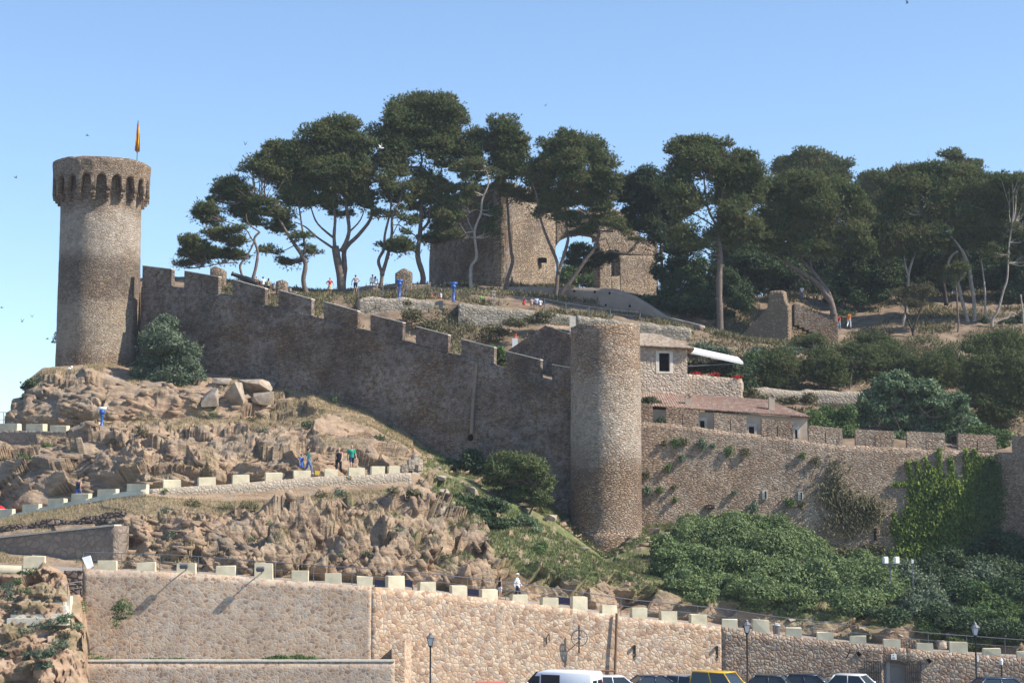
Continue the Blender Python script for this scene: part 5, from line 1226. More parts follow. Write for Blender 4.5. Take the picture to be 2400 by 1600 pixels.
for i, (x, y, Y) in enumerate(((1740, 560, 214), (1790, 590, 210), (1850, 600, 212), (1910, 610, 209), (1960, 590, 213), (2020, 600, 211), (2080, 600, 214), (2140, 590, 210), (2200, 600, 213), (2260, 590, 211), (2330, 590, 214), (2390, 600, 212), (2440, 590, 210), (1700, 600, 207))):
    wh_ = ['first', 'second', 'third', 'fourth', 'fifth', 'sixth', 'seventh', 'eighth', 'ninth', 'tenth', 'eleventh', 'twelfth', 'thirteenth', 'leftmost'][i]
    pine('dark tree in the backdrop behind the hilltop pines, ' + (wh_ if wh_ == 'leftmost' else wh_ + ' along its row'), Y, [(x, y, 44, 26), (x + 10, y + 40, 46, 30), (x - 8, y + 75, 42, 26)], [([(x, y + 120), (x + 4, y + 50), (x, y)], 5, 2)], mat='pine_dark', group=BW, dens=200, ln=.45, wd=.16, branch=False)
# garden in the castle
YG = 'young pines in the castle garden'
for lb, Y, bl, tr in (
    ('young pine nearest the awning with a crooked trunk', 166, [(1810, 840, 36, 20), (1835, 860, 46, 26), (1800, 870, 34, 22), (1840, 885, 40, 18), (1815, 895, 30, 10)], [([(1822, 945), (1826, 915), (1832, 880)], 3, 1.5), ([(1853, 945), (1862, 920), (1860, 895)], 2, 1)]),
    ('young pine second from the awning, taller than its neighbours', 166, [(1915, 840, 36, 20), (1945, 860, 40, 26), (1910, 875, 44, 26), (1950, 890, 36, 14)], [([(1918, 958), (1920, 920), (1922, 880)], 3, 1.5)]),
    ('young pine third from the awning, above the fig tree', 168, [(1990, 825, 34, 20), (2010, 850, 46, 24), (1985, 870, 34, 22), (2030, 830, 30, 18)], [([(1991, 925), (1993, 900), (1998, 860)], 3, 1.5)]),
    ('loose olive coloured young pine behind the fig tree', 171, [(2070, 835, 44, 24), (2110, 850, 50, 26), (2060, 865, 40, 20), (2140, 870, 46, 24)], [([(2085, 915), (2085, 880), (2090, 850)], 3, 1.5)]),
    ('wispy brownish young pine right of the fig tree top', 170, [(2170, 850, 44, 26), (2205, 880, 40, 26), (2160, 890, 46, 22), (2200, 910, 36, 16)], [([(2180, 930), (2182, 890), (2184, 860)], 3, 1.5)])):
    pine(lb, Y, bl, tr, mat='young_pine', group=YG, dens=210, ln=.32, wd=.10, dk=.8)
for lb, Y, bl, tr in (
    ('light young pine under the leaning pine, behind the garden pines', 176, [(1900, 800, 36, 16), (1930, 815, 34, 16), (1875, 815, 30, 14)], [([(1902, 850), (1903, 810)], 2.5, 1)]),
    ('bushy young pine beneath the spreading pine', 177, [(2040, 800, 36, 16), (2070, 812, 34, 16), (2010, 810, 30, 14)], [([(2042, 850), (2043, 810)], 2.5, 1)]),
    ('feathery young pine left of the large fresh green pine', 172, [(2230, 830, 34, 22), (2255, 860, 34, 26), (2215, 860, 30, 20), (2250, 900, 34, 20)], [([(2238, 930), (2238, 880)], 2.5, 1)])):
    pine(lb, Y, bl, tr, mat='young_pine', group=YG, dens=190, ln=.32, wd=.10, dk=.8)
pine('large fresh green pine filling the right edge above the battlements', 163, [(2320, 815, 50, 26), (2370, 810, 46, 30), (2300, 850, 46, 30), (2350, 860, 60, 36), (2290, 890, 44, 30), (2340, 910, 60, 36), (2400, 880, 50, 50), (2300, 940, 46, 30), (2370, 950, 50, 36), (2330, 980, 44, 20)], [([(2340, 1060), (2340, 1000), (2345, 900)], 5, 2.5)], mat='young_pine', group=None, dens=300)
shrub('low weedy bushes along the foot of the rubble garden wall', 161, [(1790, 935, 24, 10), (1850, 940, 30, 9), (1900, 935, 24, 12), (1760, 925, 20, 14)], mat='scrub', dens=160)
shrub('pale yellow green bush between the awning and the young pines', 168, [(1760, 845, 30, 16), (1785, 860, 24, 14)], mat='leaf', dens=200)
shrub('big grey green fig tree spilling behind the right battlements', 157.5, [(2090, 900, 50, 24), (2150, 915, 50, 26), (2060, 940, 50, 34), (2120, 950, 60, 36), (2190, 950, 50, 34), (2040, 985, 46, 26), (2100, 990, 60, 30), (2170, 995, 60, 30), (2240, 985, 50, 30), (2230, 950, 40, 30), (2280, 1005, 36, 20), (2140, 1030, 90, 20), (2220, 1030, 50, 20)], mat='fig', name='fig_tree', cat='tree', dens=210, ln=.36, wd=.24, subr=.36, sub=10, trunks=[([(2170, 1060), (2150, 1020), (2130, 960)], 4, 2)], crown_name='crown')
shrub('glossy green shrub between the tiled roof and the fig tree', 156, [(1940, 975, 40, 26), (1975, 990, 40, 30), (1930, 1000, 36, 24), (1990, 1020, 36, 24), (1960, 1010, 40, 24)], mat='leaf', dens=230)
shrub('bright green creeper right of the fig tree, hanging over the last gap', 153.5, [(2300, 1015, 34, 14), (2340, 1030, 30, 18), (2350, 1045, 18, 12), (2270, 1030, 26, 14)], mat='leaf', dens=250)
shrub('dark shrubs in the shade under the white awning', 164, [(1640, 865, 34, 14), (1690, 862, 40, 14), (1740, 880, 36, 26), (1760, 905, 30, 18), (1710, 885, 40, 14)], dens=220)
shrub('green hedge strip behind the house roof ridge, below the grey trunked pine', 172, [(1640, 818, 34, 14), (1680, 826, 30, 10), (1775, 826, 26, 12), (1860, 822, 30, 10)], mat='olive', dens=150)
shrub('clipped dark hedge seen through the gap right beside the slim middle tower', 152.3, [(1520, 945, 20, 11), (1545, 955, 18, 14), (1548, 975, 16, 14), (1550, 990, 14, 12)], dens=420, ln=.16, wd=.1)
shrub('green shrub glimpsed in the gap before the long dark gable', 155.5, [(1165, 822, 20, 16), (1175, 845, 24, 18), (1150, 840, 16, 14)], mat='leaf', dens=240)
shrub('dry weeds growing at the foot of the terrace wall', 172.5, [(970, 745, 26, 22), (1000, 765, 34, 14), (1030, 772, 24, 9), (955, 720, 12, 20)], mat='scrub', dens=90)
shrub('dry weeds under the terrace wall beside the little white chimney', 172.0, [(1170, 775, 34, 14), (1210, 760, 30, 14), (1150, 790, 26, 10), (1260, 745, 40, 14)], mat='scrub', dens=90)
# outside: bushes of the slope
shrub('big grey green bush against the foot of the flagged tower', 160.5, [(375, 778, 40, 26), (350, 800, 30, 22), (400, 810, 50, 30), (440, 840, 40, 36), (385, 850, 56, 32), (345, 880, 30, 26), (400, 890, 56, 30), (450, 880, 36, 34), (420, 905, 40, 20), (350, 905, 26, 14)], mat='olive', dens=260, ln=.30, wd=.11)
shrub('tuft of leaves sprouting from the left flank of the flagged tower', 168, [(130, 790, 5, 8), (127, 800, 6, 6), (132, 780, 4, 5)], mat='olive', dens=260, ln=.2, wd=.1)
shrub('dark creeper on the left shoulder of the tower rock', 160, [(75, 905, 20, 14), (65, 925, 18, 16), (100, 890, 16, 8), (85, 930, 20, 16)], dens=230)
shrub('round light green bush on a leaning stem in front of the slim middle tower', 141, [(1200, 1082, 40, 22), (1175, 1105, 36, 20), (1240, 1100, 46, 26), (1210, 1130, 56, 28), (1260, 1140, 36, 26), (1200, 1160, 46, 22), (1270, 1170, 24, 18), (1235, 1165, 36, 18)], mat='young_pine', name='bush', cat='bush', dens=270, ln=.28, wd=.10, trunks=[([(1232, 1225), (1245, 1195), (1262, 1165), (1255, 1140)], 3.5, 1.5)])
shrub('bluish green shrub at the foot of the leaning stemmed bush', 138.5, [(1245, 1225, 16, 14), (1225, 1215, 14, 10), (1258, 1242, 12, 8)], mat='fig', dens=260, k_ground=0.9)
shrub('dark bush in the shade of the castle wall above the grass slope', 148, [(1095, 1080, 26, 22), (1080, 1105, 26, 20), (1120, 1105, 26, 24), (1060, 1090, 20, 12)], dens=240)
shrub('shaded shrubs on the slope left below the round light green bush', 140.5, [(1110, 1170, 36, 14), (1150, 1190, 40, 20), (1120, 1210, 34, 18), (1170, 1225, 40, 16), (1090, 1190, 24, 10)], dens=200, k_ground=0.9)
shrub('small dense ball shaped green shrub alone on the bare slope', 130, [(1263, 1282, 20, 16), (1258, 1290, 17, 12)], mat='leaf', dens=460, ln=.2, wd=.1, k_ground=0.5)
shrub('grassy tan shrub at the corner where the sloping path ends', 137, [(985, 1140, 20, 16), (970, 1160, 18, 12), (1000, 1155, 20, 12)], mat='scrub', dens=200, k_ground=0.9)
bb = [(1610, 1265, 50, 34), (1660, 1240, 56, 28), (1720, 1235, 60, 28), (1780, 1240, 60, 28), (1840, 1262, 60, 30), (1890, 1290, 50, 30), (1600, 1310, 44, 34), (1660, 1290, 60, 36), (1730, 1290, 70, 40), (1800, 1300, 70, 40), (1870, 1325, 60, 36), (1620, 1350, 40, 26), (1680, 1340, 60, 36), (1750, 1350, 70, 36), (1820, 1360, 70, 36), (1890, 1370, 60, 36), (1560, 1290, 30, 34), (1570, 1330, 36, 36), (1600, 1370, 36, 30), (1640, 1400, 30, 16), (1940, 1330, 44, 30), (1700, 1385, 50, 24), (1770, 1400, 60, 24), (1840, 1405, 60, 24), (1640, 1380, 34, 16)]
shrub('vast green bramble thicket mounded below the sunlit castle wall', 139, [(x, y, a * 1.1, b * 1.3) for x, y, a, b in bb], mat='bramble', k_ground=0.7, name='bramble_thicket', cat='bramble', dens=260, ln=.22, wd=.17, subr=.5, sub=10)
shrub('leafy dark bush right of the bramble thicket, under the white floodlights', 136, [(1990, 1370, 50, 36), (2040, 1350, 50, 34), (2080, 1380, 50, 36), (2010, 1410, 56, 30), (2070, 1410, 50, 26), (1960, 1400, 40, 30), (2030, 1310, 40, 20), (1985, 1330, 30, 20)], mat='bramble', name='bush', cat='bush', dens=250, ln=.26, wd=.17, k_ground=0.9)
shrub('yellowish bushes at the foot of the ivy', 143, [(2040, 1290, 36, 16), (2000, 1300, 30, 14), (2230, 1255, 40, 20), (2280, 1270, 40, 20), (2190, 1280, 40, 20)], mat='scrub', dens=200, k_ground=0.9)
shrub('dark tree at the right edge below the shaded castle wall', 142, [(2370, 1245, 36, 26), (2330, 1280, 50, 34), (2390, 1300, 50, 44), (2330, 1340, 60, 36), (2400, 1370, 50, 36), (2350, 1400, 60, 36)], name='bush', cat='bush', dens=240, k_ground=0.9)
shrub('deep green bush left of the right edge tree, full of glossy leaves', 139, [(2220, 1320, 50, 28), (2260, 1350, 50, 30), (2200, 1360, 44, 28), (2170, 1330, 36, 24), (2240, 1390, 56, 30)], name='bush', cat='bush', dens=240, k_ground=0.9)
shrub('grey twiggy bush below the small single floodlight', 137, [(2120, 1350, 34, 26), (2150, 1375, 40, 28), (2170, 1410, 44, 28), (2130, 1430, 40, 24), (2210, 1430, 40, 22), (2100, 1400, 34, 26)], mat='olive', name='bush', cat='bush', dens=220, k_ground=0.9)
shrub('light leaved bush low at the right edge over the road', 134, [(2300, 1400, 44, 28), (2350, 1420, 50, 30), (2290, 1440, 44, 26), (2390, 1400, 44, 34), (2400, 1450, 40, 30), (2340, 1455, 50, 22)], mat='leaf', name='bush', cat='bush', dens=230, k_ground=0.9)
shrub('dark shaded shrubs filling the hollow behind the clipped bushes', 132, [(2110, 1450, 40, 20), (2230, 1455, 50, 28), (2180, 1440, 50, 24), (2320, 1480, 50, 22), (2380, 1490, 50, 22), (2060, 1440, 36, 14)], dens=230, k_ground=0.9)
shrub('clipped round green shrub beside the road near the tall block', 128.6, [(2178, 1468, 26, 20), (2165, 1480, 20, 14), (2192, 1482, 20, 14)], mat='leaf', dens=330, ln=.18, wd=.1, k_ground=0.5)
shrub('low spreading juniper behind the right hand street lamp', 127.5, [(2275, 1492, 36, 16), (2255, 1505, 26, 14), (2300, 1508, 26, 16), (2280, 1515, 34, 14)], mat='young_pine', dens=330, ln=.2, wd=.08, k_ground=0.5)
for x_, y_, mt_, lb_ in ((1690, 1262, 'scrub', 'dead brownish twigs showing near the top of the bramble thicket'), (1860, 1345, 'scrub', 'dead brownish twigs in the middle of the bramble thicket'), (1950, 1385, 'leaf_dark', 'darker shrub poking out low in the bramble thicket'), (1600, 1300, 'scrub', 'dry olive brown growth on the left flank of the bramble thicket'), (1790, 1240, 'leaf', 'fresh green sprays on the crest of the bramble thicket'), (2060, 1330, 'leaf', 'fresh green sprays just left of the white floodlights'), (2290, 1345, 'olive', 'grey green shrub in the middle of the dark right hand bushes')):
    shrub(lb_, 140, [(x_, y_, 40, 22), (x_ + 28, y_ + 12, 30, 16), (x_ - 26, y_ + 10, 26, 14)], mat=mt_, dens=150, k_ground=1.6)
# ivy over the wall
rg = np.random.default_rng(5)
def flatleaf(poly, n, Y, spread, seedm, dYr=0.22):
    pts = []
    L = [0]
    for a, b in zip(poly[:-1], poly[1:]): L.append(L[-1] + math.hypot(b[0] - a[0], b[1] - a[1]))
    for k in range(n):
        s = rg.uniform(0, L[-1]); i = max(0, min(len(poly) - 2, next(j for j in range(1, len(L)) if L[j] >= s) - 1))
        u = (s - L[i]) / (L[i + 1] - L[i] + 1e-6); sp = lerp(spread[0], spread[1], s / L[-1])
        x = lerp(poly[i][0], poly[i + 1][0], u) + rg.normal(0, sp); y = lerp(poly[i][1], poly[i + 1][1], u) + rg.normal(0, sp * 0.8)
        Yw = float(ipol(RP, x)[0])
        pts.append(np.array(PW(x, y, Yw - rg.uniform(0.03, dYr), 1000)))
    return np.array(pts)
def wallplant(name, label, cat, strands, mat, ln=.26, wd=.2, group=None):
    C = np.concatenate([flatleaf(*s) for s in strands])
    Dn = np.tile(np.array([0.25, -0.5, -0.35]), (len(C), 1))
    V = tris(C, np.tile(np.array([0, 0, -1.0]), (len(C), 1)), ln, wd, rg, 0.5, np.tile(np.array([.55, -.65, .45]), (len(C), 1)))
    o = C.mean(0); o = Vector(o)
    x = soup(name, V, M[mat], None, o); tag(x, label, cat, group); NTRI[0] += len(C)
iv = []
for a in ([(2270, 1300), (2240, 1200), (2200, 1120), (2200, 1050)], [(2230, 1260), (2200, 1180), (2165, 1070)], [(2280, 1250), (2265, 1150), (2262, 1052)], [(2250, 1230), (2230, 1120), (2225, 1070)], [(2160, 1290), (2130, 1200), (2135, 1135), (2090, 1133)], [(2190, 1280), (2150, 1200), (2125, 1080)], [(2190, 1200), (2165, 1140), (2145, 1080)], [(2260, 1150), (2280, 1100), (2283, 1055)], [(2240, 1180), (2300, 1080), (2290, 1070)], [(2130, 1300), (2095, 1240), (2092, 1200)]):
    iv.append((a, 900, 0, (13, 2.2), 0))
iv.append(([(2170, 1290), (2230, 1200), (2230, 1140)], 4600, 0, (28, 18), 0, .7)); iv.append(([(2100, 1300), (2200, 1300), (2260, 1290)], 2800, 0, (16, 16), 0, .8)); iv.append(([(2110, 1250), (2150, 1180), (2190, 1110)], 1500, 0, (14, 9), 0, .4))
wallplant('ivy', 'yellow green ivy climbing the castle wall in fingers near its right end', 'ivy', iv, 'ivy', group=None)
wallplant('ivy', 'dark green ivy curtain in the shaded corner of the castle wall', 'ivy', [([(2300, 1260), (2320, 1150), (2316, 1075)], 3800, 0, (22, 10), 0), ([(2290, 1200), (2310, 1120)], 1500, 0, (16, 12), 0)], 'leaf', .22, .16)
wallplant('creeper', 'withered brown creeper on the castle wall left of the yellow green ivy', 'creeper', [([(1960, 1080), (1955, 1130), (1950, 1190)], 500, 0, (14, 14), 0, .4), ([(1930, 1150), (1980, 1180), (2050, 1200)], 1400, 0, (24, 22), 0, .5), ([(1950, 1220), (2000, 1230), (2040, 1180)], 1000, 0, (24, 18), 0, .5)], 'scrub', .3, .12)
for i, (x, y, r_) in enumerate(((1585, 1036, 12), (1606, 1032, 9), (1645, 1039, 13), (1708, 1056, 12), (1748, 1056, 10), (1597, 1071, 9), (1566, 1094, 10), (1513, 1110, 11), (1516, 1147, 12), (1545, 1146, 10), (1557, 1036, 7), (1764, 1186, 13), (1848, 1176, 13), (1876, 1181, 10), (1720, 1152, 7), (1880, 1065, 8), (1912, 1076, 10), (1672, 1043, 6), (1580, 1169, 7), (1580, 1140, 6))):
    v = ['topmost row', 'middle', 'low'][0 if y < 1080 else 1 if y < 1160 else 2]
    wallplant('wall_plant', 'small green tuft rooted in the joints of the sunlit castle wall', 'plant', [([(x, y - r_ * .3), (x, y + r_ * .5)], int(r_ * 16), 0, (r_ * .5, r_ * .45), 0, .28)], ('leaf', 'scrub', 'olive')[i % 3], .22, .09, group='tufts rooted in the sunlit castle wall')
# tufts on the slopes
SG = 'tufts of scrub on the rocks'
def tuft(px, py, r_, Y, mat, label):
    Y = gy(px, py + r_ * .4) - 0.25
    shrub(label, Y, [(px, py, r_, r_ * .7), (px + r_ * .6, py + r_ * .2, r_ * .6, r_ * .5)], mat=mat, name='scrub_tuft', cat='scrub', dens=230, ln=.26, wd=.09, group=SG, sub=4)
LT = 'small tuft of scrub rooted among the sunlit rocks below the sloping path'
for x, y, r_, Y, mt in ((590, 1268, 14, 123.5, 'leaf'), (820, 1283, 16, 122.5, 'leaf_dark'), (790, 1294, 14, 122, 'olive'), (935, 1240, 12, 125, 'olive'), (390, 1250, 18, 122, 'olive'), (395, 1200, 16, 127.5, 'olive'), (300, 1208, 12, 127.5, 'scrub'), (350, 1268, 14, 121.5, 'leaf'), (245, 1290, 12, 120, 'leaf'), (575, 1185, 14, 130, 'scrub'), (1040, 1303, 12, 122.5, 'scrub'), (860, 1296, 10, 122, 'olive'), (625, 1225, 9, 126, 'leaf')):
    tuft(x, y, r_, Y, mt, LT)
LT2 = 'small tuft of scrub on the verge at the foot of the ramp wall'
for x, y, r_, Y, mt in ((752, 1160, 14, 132.6, 'scrub'), (798, 1157, 15, 133, 'olive'), (680, 1172, 12, 132, 'scrub'), (817, 1120, 7, 135.6, 'scrub'), (378, 1148, 12, 131, 'leaf'), (530, 1190, 16, 130, 'scrub'), (450, 1180, 16, 129.5, 'scrub'), (920, 1150, 14, 134.5, 'scrub'), (590, 1185, 14, 131, 'scrub')):
    tuft(x, y, r_, Y, mt, LT2)
LT3 = 'tuft of scrub on the upper rocks between the path and the castle wall'
for x, y, r_, Y, mt in ((150, 1015, 16, 149, 'leaf'), (110, 1045, 16, 147.5, 'leaf'), (60, 1075, 16, 146, 'leaf'), (10, 1085, 16, 145, 'leaf_dark'), (500, 975, 10, 151, 'leaf'), (620, 1010, 12, 149.5, 'olive'), (720, 995, 14, 150, 'leaf_dark'), (590, 985, 14, 152, 'scrub'), (670, 925, 10, 157, 'scrub'), (780, 935, 10, 156, 'leaf'), (890, 1025, 12, 151, 'leaf_dark'), (330, 1010, 14, 149, 'scrub'), (270, 1035, 14, 147.5, 'scrub')):
    tuft(x, y, r_, Y, mt, LT3)
# grass blades as two masses of stuff
vg = veg.reshape(nr, nc); gg = green.reshape(nr, nc)
def scatter(cond, n, name, label, mat, ln, wd):
    ii_ = np.argwhere(cond)
    w_ = np.linalg.norm(du[ii_[:, 0], ii_[:, 1]], axis=1) * np.linalg.norm(dv[ii_[:, 0], ii_[:, 1]], axis=1)
    pick = rg.choice(len(ii_), n, p=w_ / w_.sum())
    ij = ii_[pick]; ij[:, 0] = np.clip(ij[:, 0], 0, nr - 2); ij[:, 1] = np.clip(ij[:, 1], 0, nc - 2)
    a, b = rg.random((n, 1)), rg.random((n, 1))
    p = D[ij[:, 0], ij[:, 1]] * (1 - a) * (1 - b) + D[ij[:, 0] + 1, ij[:, 1]] * a * (1 - b) + D[ij[:, 0], ij[:, 1] + 1] * (1 - a) * b + D[ij[:, 0] + 1, ij[:, 1] + 1] * a * b
    p[:, 2] += ln * 0.2
    V = tris(p, np.tile(np.array([0, -0.1, 1.0]), (n, 1)), ln, wd, rg, 0.35)
    x = soup(name, V, M[mat], None, Vector(p.mean(0))); tag(x, label, 'grass', kind='stuff'); NTRI[0] += n
ok_ = (seg >= 2) & (seg <= 7) & (seg != 5)
scatter(ok_ & (vg > 0.55) & (gg < 0.5) & (pxg < 1120), 60000, 'dry_grass', 'dry yellow grass on the ledges of the slope', 'dry', 0.24, 0.05)
scatter(ok_ & (vg > 0.5) & (gg > 0.35) & (pxg > 900), 60000, 'green_grass', 'green grass on the slope below the castle wall', 'grass', 0.24, 0.06)
hv = S(fbm(f2 * 0.35, 91, 3), 0.45, 0.6)
ih = np.where((f2[:, 1] > 160) & (f2[:, 1] < 212) & (f2[:, 0] > -30) & (hv > .3))[0]
def hscat(n, name, label, mat, ln, wd, cat='grass'):
    pk = f2[rg.choice(ih, n)] + np.stack([rg.uniform(-.9, .9, n), rg.uniform(-.6, .6, n), rg.uniform(-.05, .25, n)], -1)
    V = tris(pk, np.tile(np.array([0, -0.1, 1.0]), (n, 1)), ln, wd, rg, 0.6)
    x = soup(name, V, M[mat], None, Vector(pk.mean(0))); tag(x, label, cat, kind='stuff'); NTRI[0] += n
hscat(50000, 'dry_grass', 'dry grass and needles on the ground under the hilltop pines', 'dry', .34, .08)
hscat(70000, 'undergrowth', 'low dark undergrowth on the ground under the hilltop pines', 'scrub', .5, .16)
scatter(ok_ & (vg > 0.5) & (pxg > 1050), 40000, 'weeds', 'weeds and dead stalks on the slope', 'scrub', 0.28, 0.06)
print('TRIS', NTRI[0])

# ================================================================ rock outcrop in front of the wall end, lower left
oc = np.arange(-150, 212, 2.0)
o0 = [(-150, 1338, 113.1), (0, 1345, 113.1), (60, 1345, 113.1), (85, 1335, 113.0), (100, 1316, 112.9), (125, 1330, 112.9), (150, 1345, 112.9), (158, 1395, 112.6), (185, 1392, 113.2), (192, 1420, 113.3), (212, 1560, 113.4)]
o1 = [(-150, 1400, 111.4), (0, 1400, 111.4), (50, 1385, 111.2), (100, 1372, 111.5), (145, 1378, 111.8), (165, 1412, 111.6), (190, 1420, 112.2), (212, 1600, 112.6)]
o2 = [(-150, 1480, 109.5), (0, 1470, 109.5), (100, 1465, 109.8), (150, 1455, 110.4), (195, 1470, 111), (212, 1610, 111.8)]
o3 = [(-150, 1560, 107.6), (0, 1560, 107.6), (100, 1545, 108), (170, 1540, 109.4), (200, 1560, 110.4), (212, 1640, 111)]
o4 = [(-150, 1700, 105.5), (0, 1700, 105.5), (150, 1690, 107), (205, 1680, 109), (212, 1700, 110.5)]
R_ = [rail(x, oc) for x in (o0, o1, o2, o3, o4)]
bk = R_[0].copy(); bk[:, 1] += 3; bk[:, 2] -= 0.3
R_ = [bk] + R_
rows = []
for a, b, n in zip(R_[:-1], R_[1:], (4, 24, 36, 36, 40)):
    for k in range(n): rows.append(a + (b - a) * k / n)
rows.append(R_[-1])
GO = np.array(rows); fo = GO.reshape(-1, 3).copy()
am = np.tile(S(np.arange(len(GO)), 3, 12)[:, None], (1, GO.shape[1])).ravel()
am = am * (1 - 0.8 * S(np.tile(oc, len(GO)), 150, 170) * (fo[:, 1] > 111.2))
Bo = fo @ rotY(R(20)).T
dd = (blocks(Bo / np.array([1.3, 1.2, 0.8]), 31, 1.2) - .45) * 0.8 + (blocks(Bo / np.array([.5, .5, .3]), 32, 1.2) - .45) * 0.22 + (fbm(fo * 0.7, 33, 3) - .5) * 1.0
fo[:, 1] -= dd * am * 0.7; fo[:, 2] += dd * am * 0.35
io = np.arange(len(fo)).reshape(GO.shape[:2])
Fo = np.stack([io[:-1, :-1], io[:-1, 1:], io[1:, 1:], io[1:, :-1]], -1).reshape(-1, 4)
vo_ = S(fbm(fo * 0.8, 34, 3), 0.5, 0.65)
q = NT('ochre_rock')
n1 = q.noise(q.coords((1, 1, 2), (0, .3, 0), .4, 1), 0.9, 6, .65)
c = q.ramp(n1, [(0.3, (0.15, 0.10, 0.07)), (0.45, (0.30, 0.20, 0.13)), (0.6, (0.38, 0.27, 0.19)), (0.75, (0.40, 0.34, 0.27))])
c = q.mix(q.math('MULTIPLY', attr(q, 'veg'), 0.5), c, (0.16, 0.15, 0.08)); q.bump(q.noise(q.coords(), 3, 6, .7), .5, .08); q.col(c)
ocr = link('rock_outcrop', npmesh('rock_outcrop', fo, Fo, q.m, False, dict(veg=vo_)))
tag(ocr, 'ochre rock outcrop at the end of the retaining wall', 'rock', kind='structure')
# stairs and railing in the outcrop
stp = thing('stone_stairs', 'stone steps with an iron handrail climbing through the ochre rocks at the far left', 'stairs', P(90, 1440, 110.5))
for i in range(7):
    x0 = 15 + i * 9; y = 1448 - i * 9; Yc = 109.6 + i * 0.28
    mb = MB(); mb.prism([P(x0, y, Yc), P(158 - i * 1, y - 2, Yc + .1), P(158 - i, y + 18, Yc + .1), P(x0, y + 18, Yc)], (0, 0.9, 0)); mb.build('step', M['coping'], stp, bevel=0.03)
mb = MB(); mb.prism([P(155, 1402, 111.2), P(165, 1396, 111.2), P(165, 1440, 111), P(155, 1440, 111)], (0, .6, 0)); mb.build('newel', M['coping'], stp)
mb = MB(); mb.prism([P(150, 1337, 113.4), P(191, 1337, 113.6), P(191, 1398, 113.6), P(146, 1398, 113.4)], (0, .3, 0)); mb.build('side_wall', M['dark_stone'], stp)
mb = MB()
hr = [P(191, 1362, 112.3), P(160, 1366, 111.9), P(124, 1396, 111.0), P(100, 1412, 110.6), P(0, 1413, 110.2)]
mb.tube(hr, 0.03, 5); mb.tube([p - Vector((0, 0, .38)) for p in hr], 0.02, 5)
for x, y0, y1, Yc in ((158, 1366, 1400, 111.9), (124, 1393, 1440, 110.9), (60, 1412, 1450, 110.3)): mb.tube([P(x, y0, Yc), P(x, y1, Yc)], 0.03, 5)
mb.build('handrail', M['metal'], stp)
OG = 'bushes on the ochre rocks'
shrub('hanging bluish green creeper on the ochre rocks by the wall end', 109.6, [(130, 1440, 24, 10), (155, 1452, 24, 12), (178, 1468, 18, 10), (115, 1455, 18, 12)], mat='fig', dens=420, ln=.16, wd=.08, group=OG)
shrub('grey green bush below the hanging creeper', 109, [(110, 1470, 26, 16), (90, 1490, 30, 16), (130, 1500, 26, 16), (60, 1480, 20, 10)], mat='olive', dens=300, ln=.2, wd=.08, group=OG)
shrub('dark leafy bush at the left edge by the steps', 109.3, [(15, 1500, 26, 16), (45, 1492, 26, 12), (5, 1530, 20, 14)], dens=300, ln=.18, wd=.1, group=OG)
shrub('low bush lowest on the ochre rocks', 107.6, [(60, 1540, 30, 16), (100, 1530, 26, 16), (130, 1515, 24, 14), (95, 1560, 26, 12)], mat='olive', dens=300, ln=.2, wd=.08, group=OG)
shrub('small green bush under the tall cream block at the far left', 112.4, [(62, 1342, 20, 8), (80, 1338, 14, 8), (20, 1352, 24, 7)], dens=300, ln=.18, wd=.1, group=OG)
shrub('green shrub at the left of the upper stone steps', 111.3, [(15, 1378, 16, 12), (22, 1400, 14, 12), (10, 1425, 14, 12)], mat='olive', dens=260, ln=.18, wd=.1, group=OG)
shrub('dry brown scrub in the middle of the ochre rocks', 109.5, [(40, 1520, 26, 12), (150, 1490, 16, 10), (20, 1565, 30, 14), (120, 1570, 24, 12)], mat='scrub', dens=260, ln=.2, wd=.08, group=OG)
shrub('green weeds around the upper stone steps on the ochre rocks', 111.0, [(60, 1385, 16, 8), (120, 1405, 16, 8), (40, 1362, 14, 7), (150, 1425, 10, 8)], mat='leaf', dens=260, ln=.18, wd=.08, group=OG)
# planter plants
plant('young_tree', 'thin bare branched little tree with a tuft of fresh leaves in the planter', 'tree', 113.0, [(275, 1425, 14, 12), (290, 1418, 18, 14), (280, 1445, 16, 14), (300, 1435, 10, 10), (272, 1462, 8, 10)], 'leaf', [([(307, 1549), (305, 1515), (302, 1488)], 1.6, 1.1), ([(302, 1490), (290, 1475), (275, 1478)], .9, .3), ([(302, 1490), (300, 1470), (294, 1450)], .9, .4), ([(302, 1490), (314, 1478), (328, 1480)], .9, .3), ([(302, 1490), (310, 1470), (318, 1465)], .7, .3), ([(302, 1486), (288, 1484), (276, 1490)], .7, .3)], None, dens=340, ln=.16, wd=.08, up=.3, bark='bark_pale', dy=.2, branch=False)
shrub('low green ground cover in the planter, middle stretch', 113.0, [(640, 1542, 30, 5), (680, 1541, 34, 6), (720, 1543, 26, 5), (750, 1545, 16, 3)], mat='leaf', dens=420, ln=.16, wd=.09, dy=.2)
shrub('sparse green weeds along the left stretch of the planter', 112.9, [(230, 1543, 30, 5), (360, 1545, 30, 3), (410, 1545, 34, 3), (540, 1545, 20, 3), (210, 1530, 12, 10)], mat='leaf', dens=200, ln=.14, wd=.07, dy=.2)
shrub('small green tuft on the wall end beside the ochre rocks', 113.4, [(196, 1415, 8, 10), (198, 1428, 6, 6)], mat='leaf', dens=300, ln=.14, wd=.07, dy=.1)

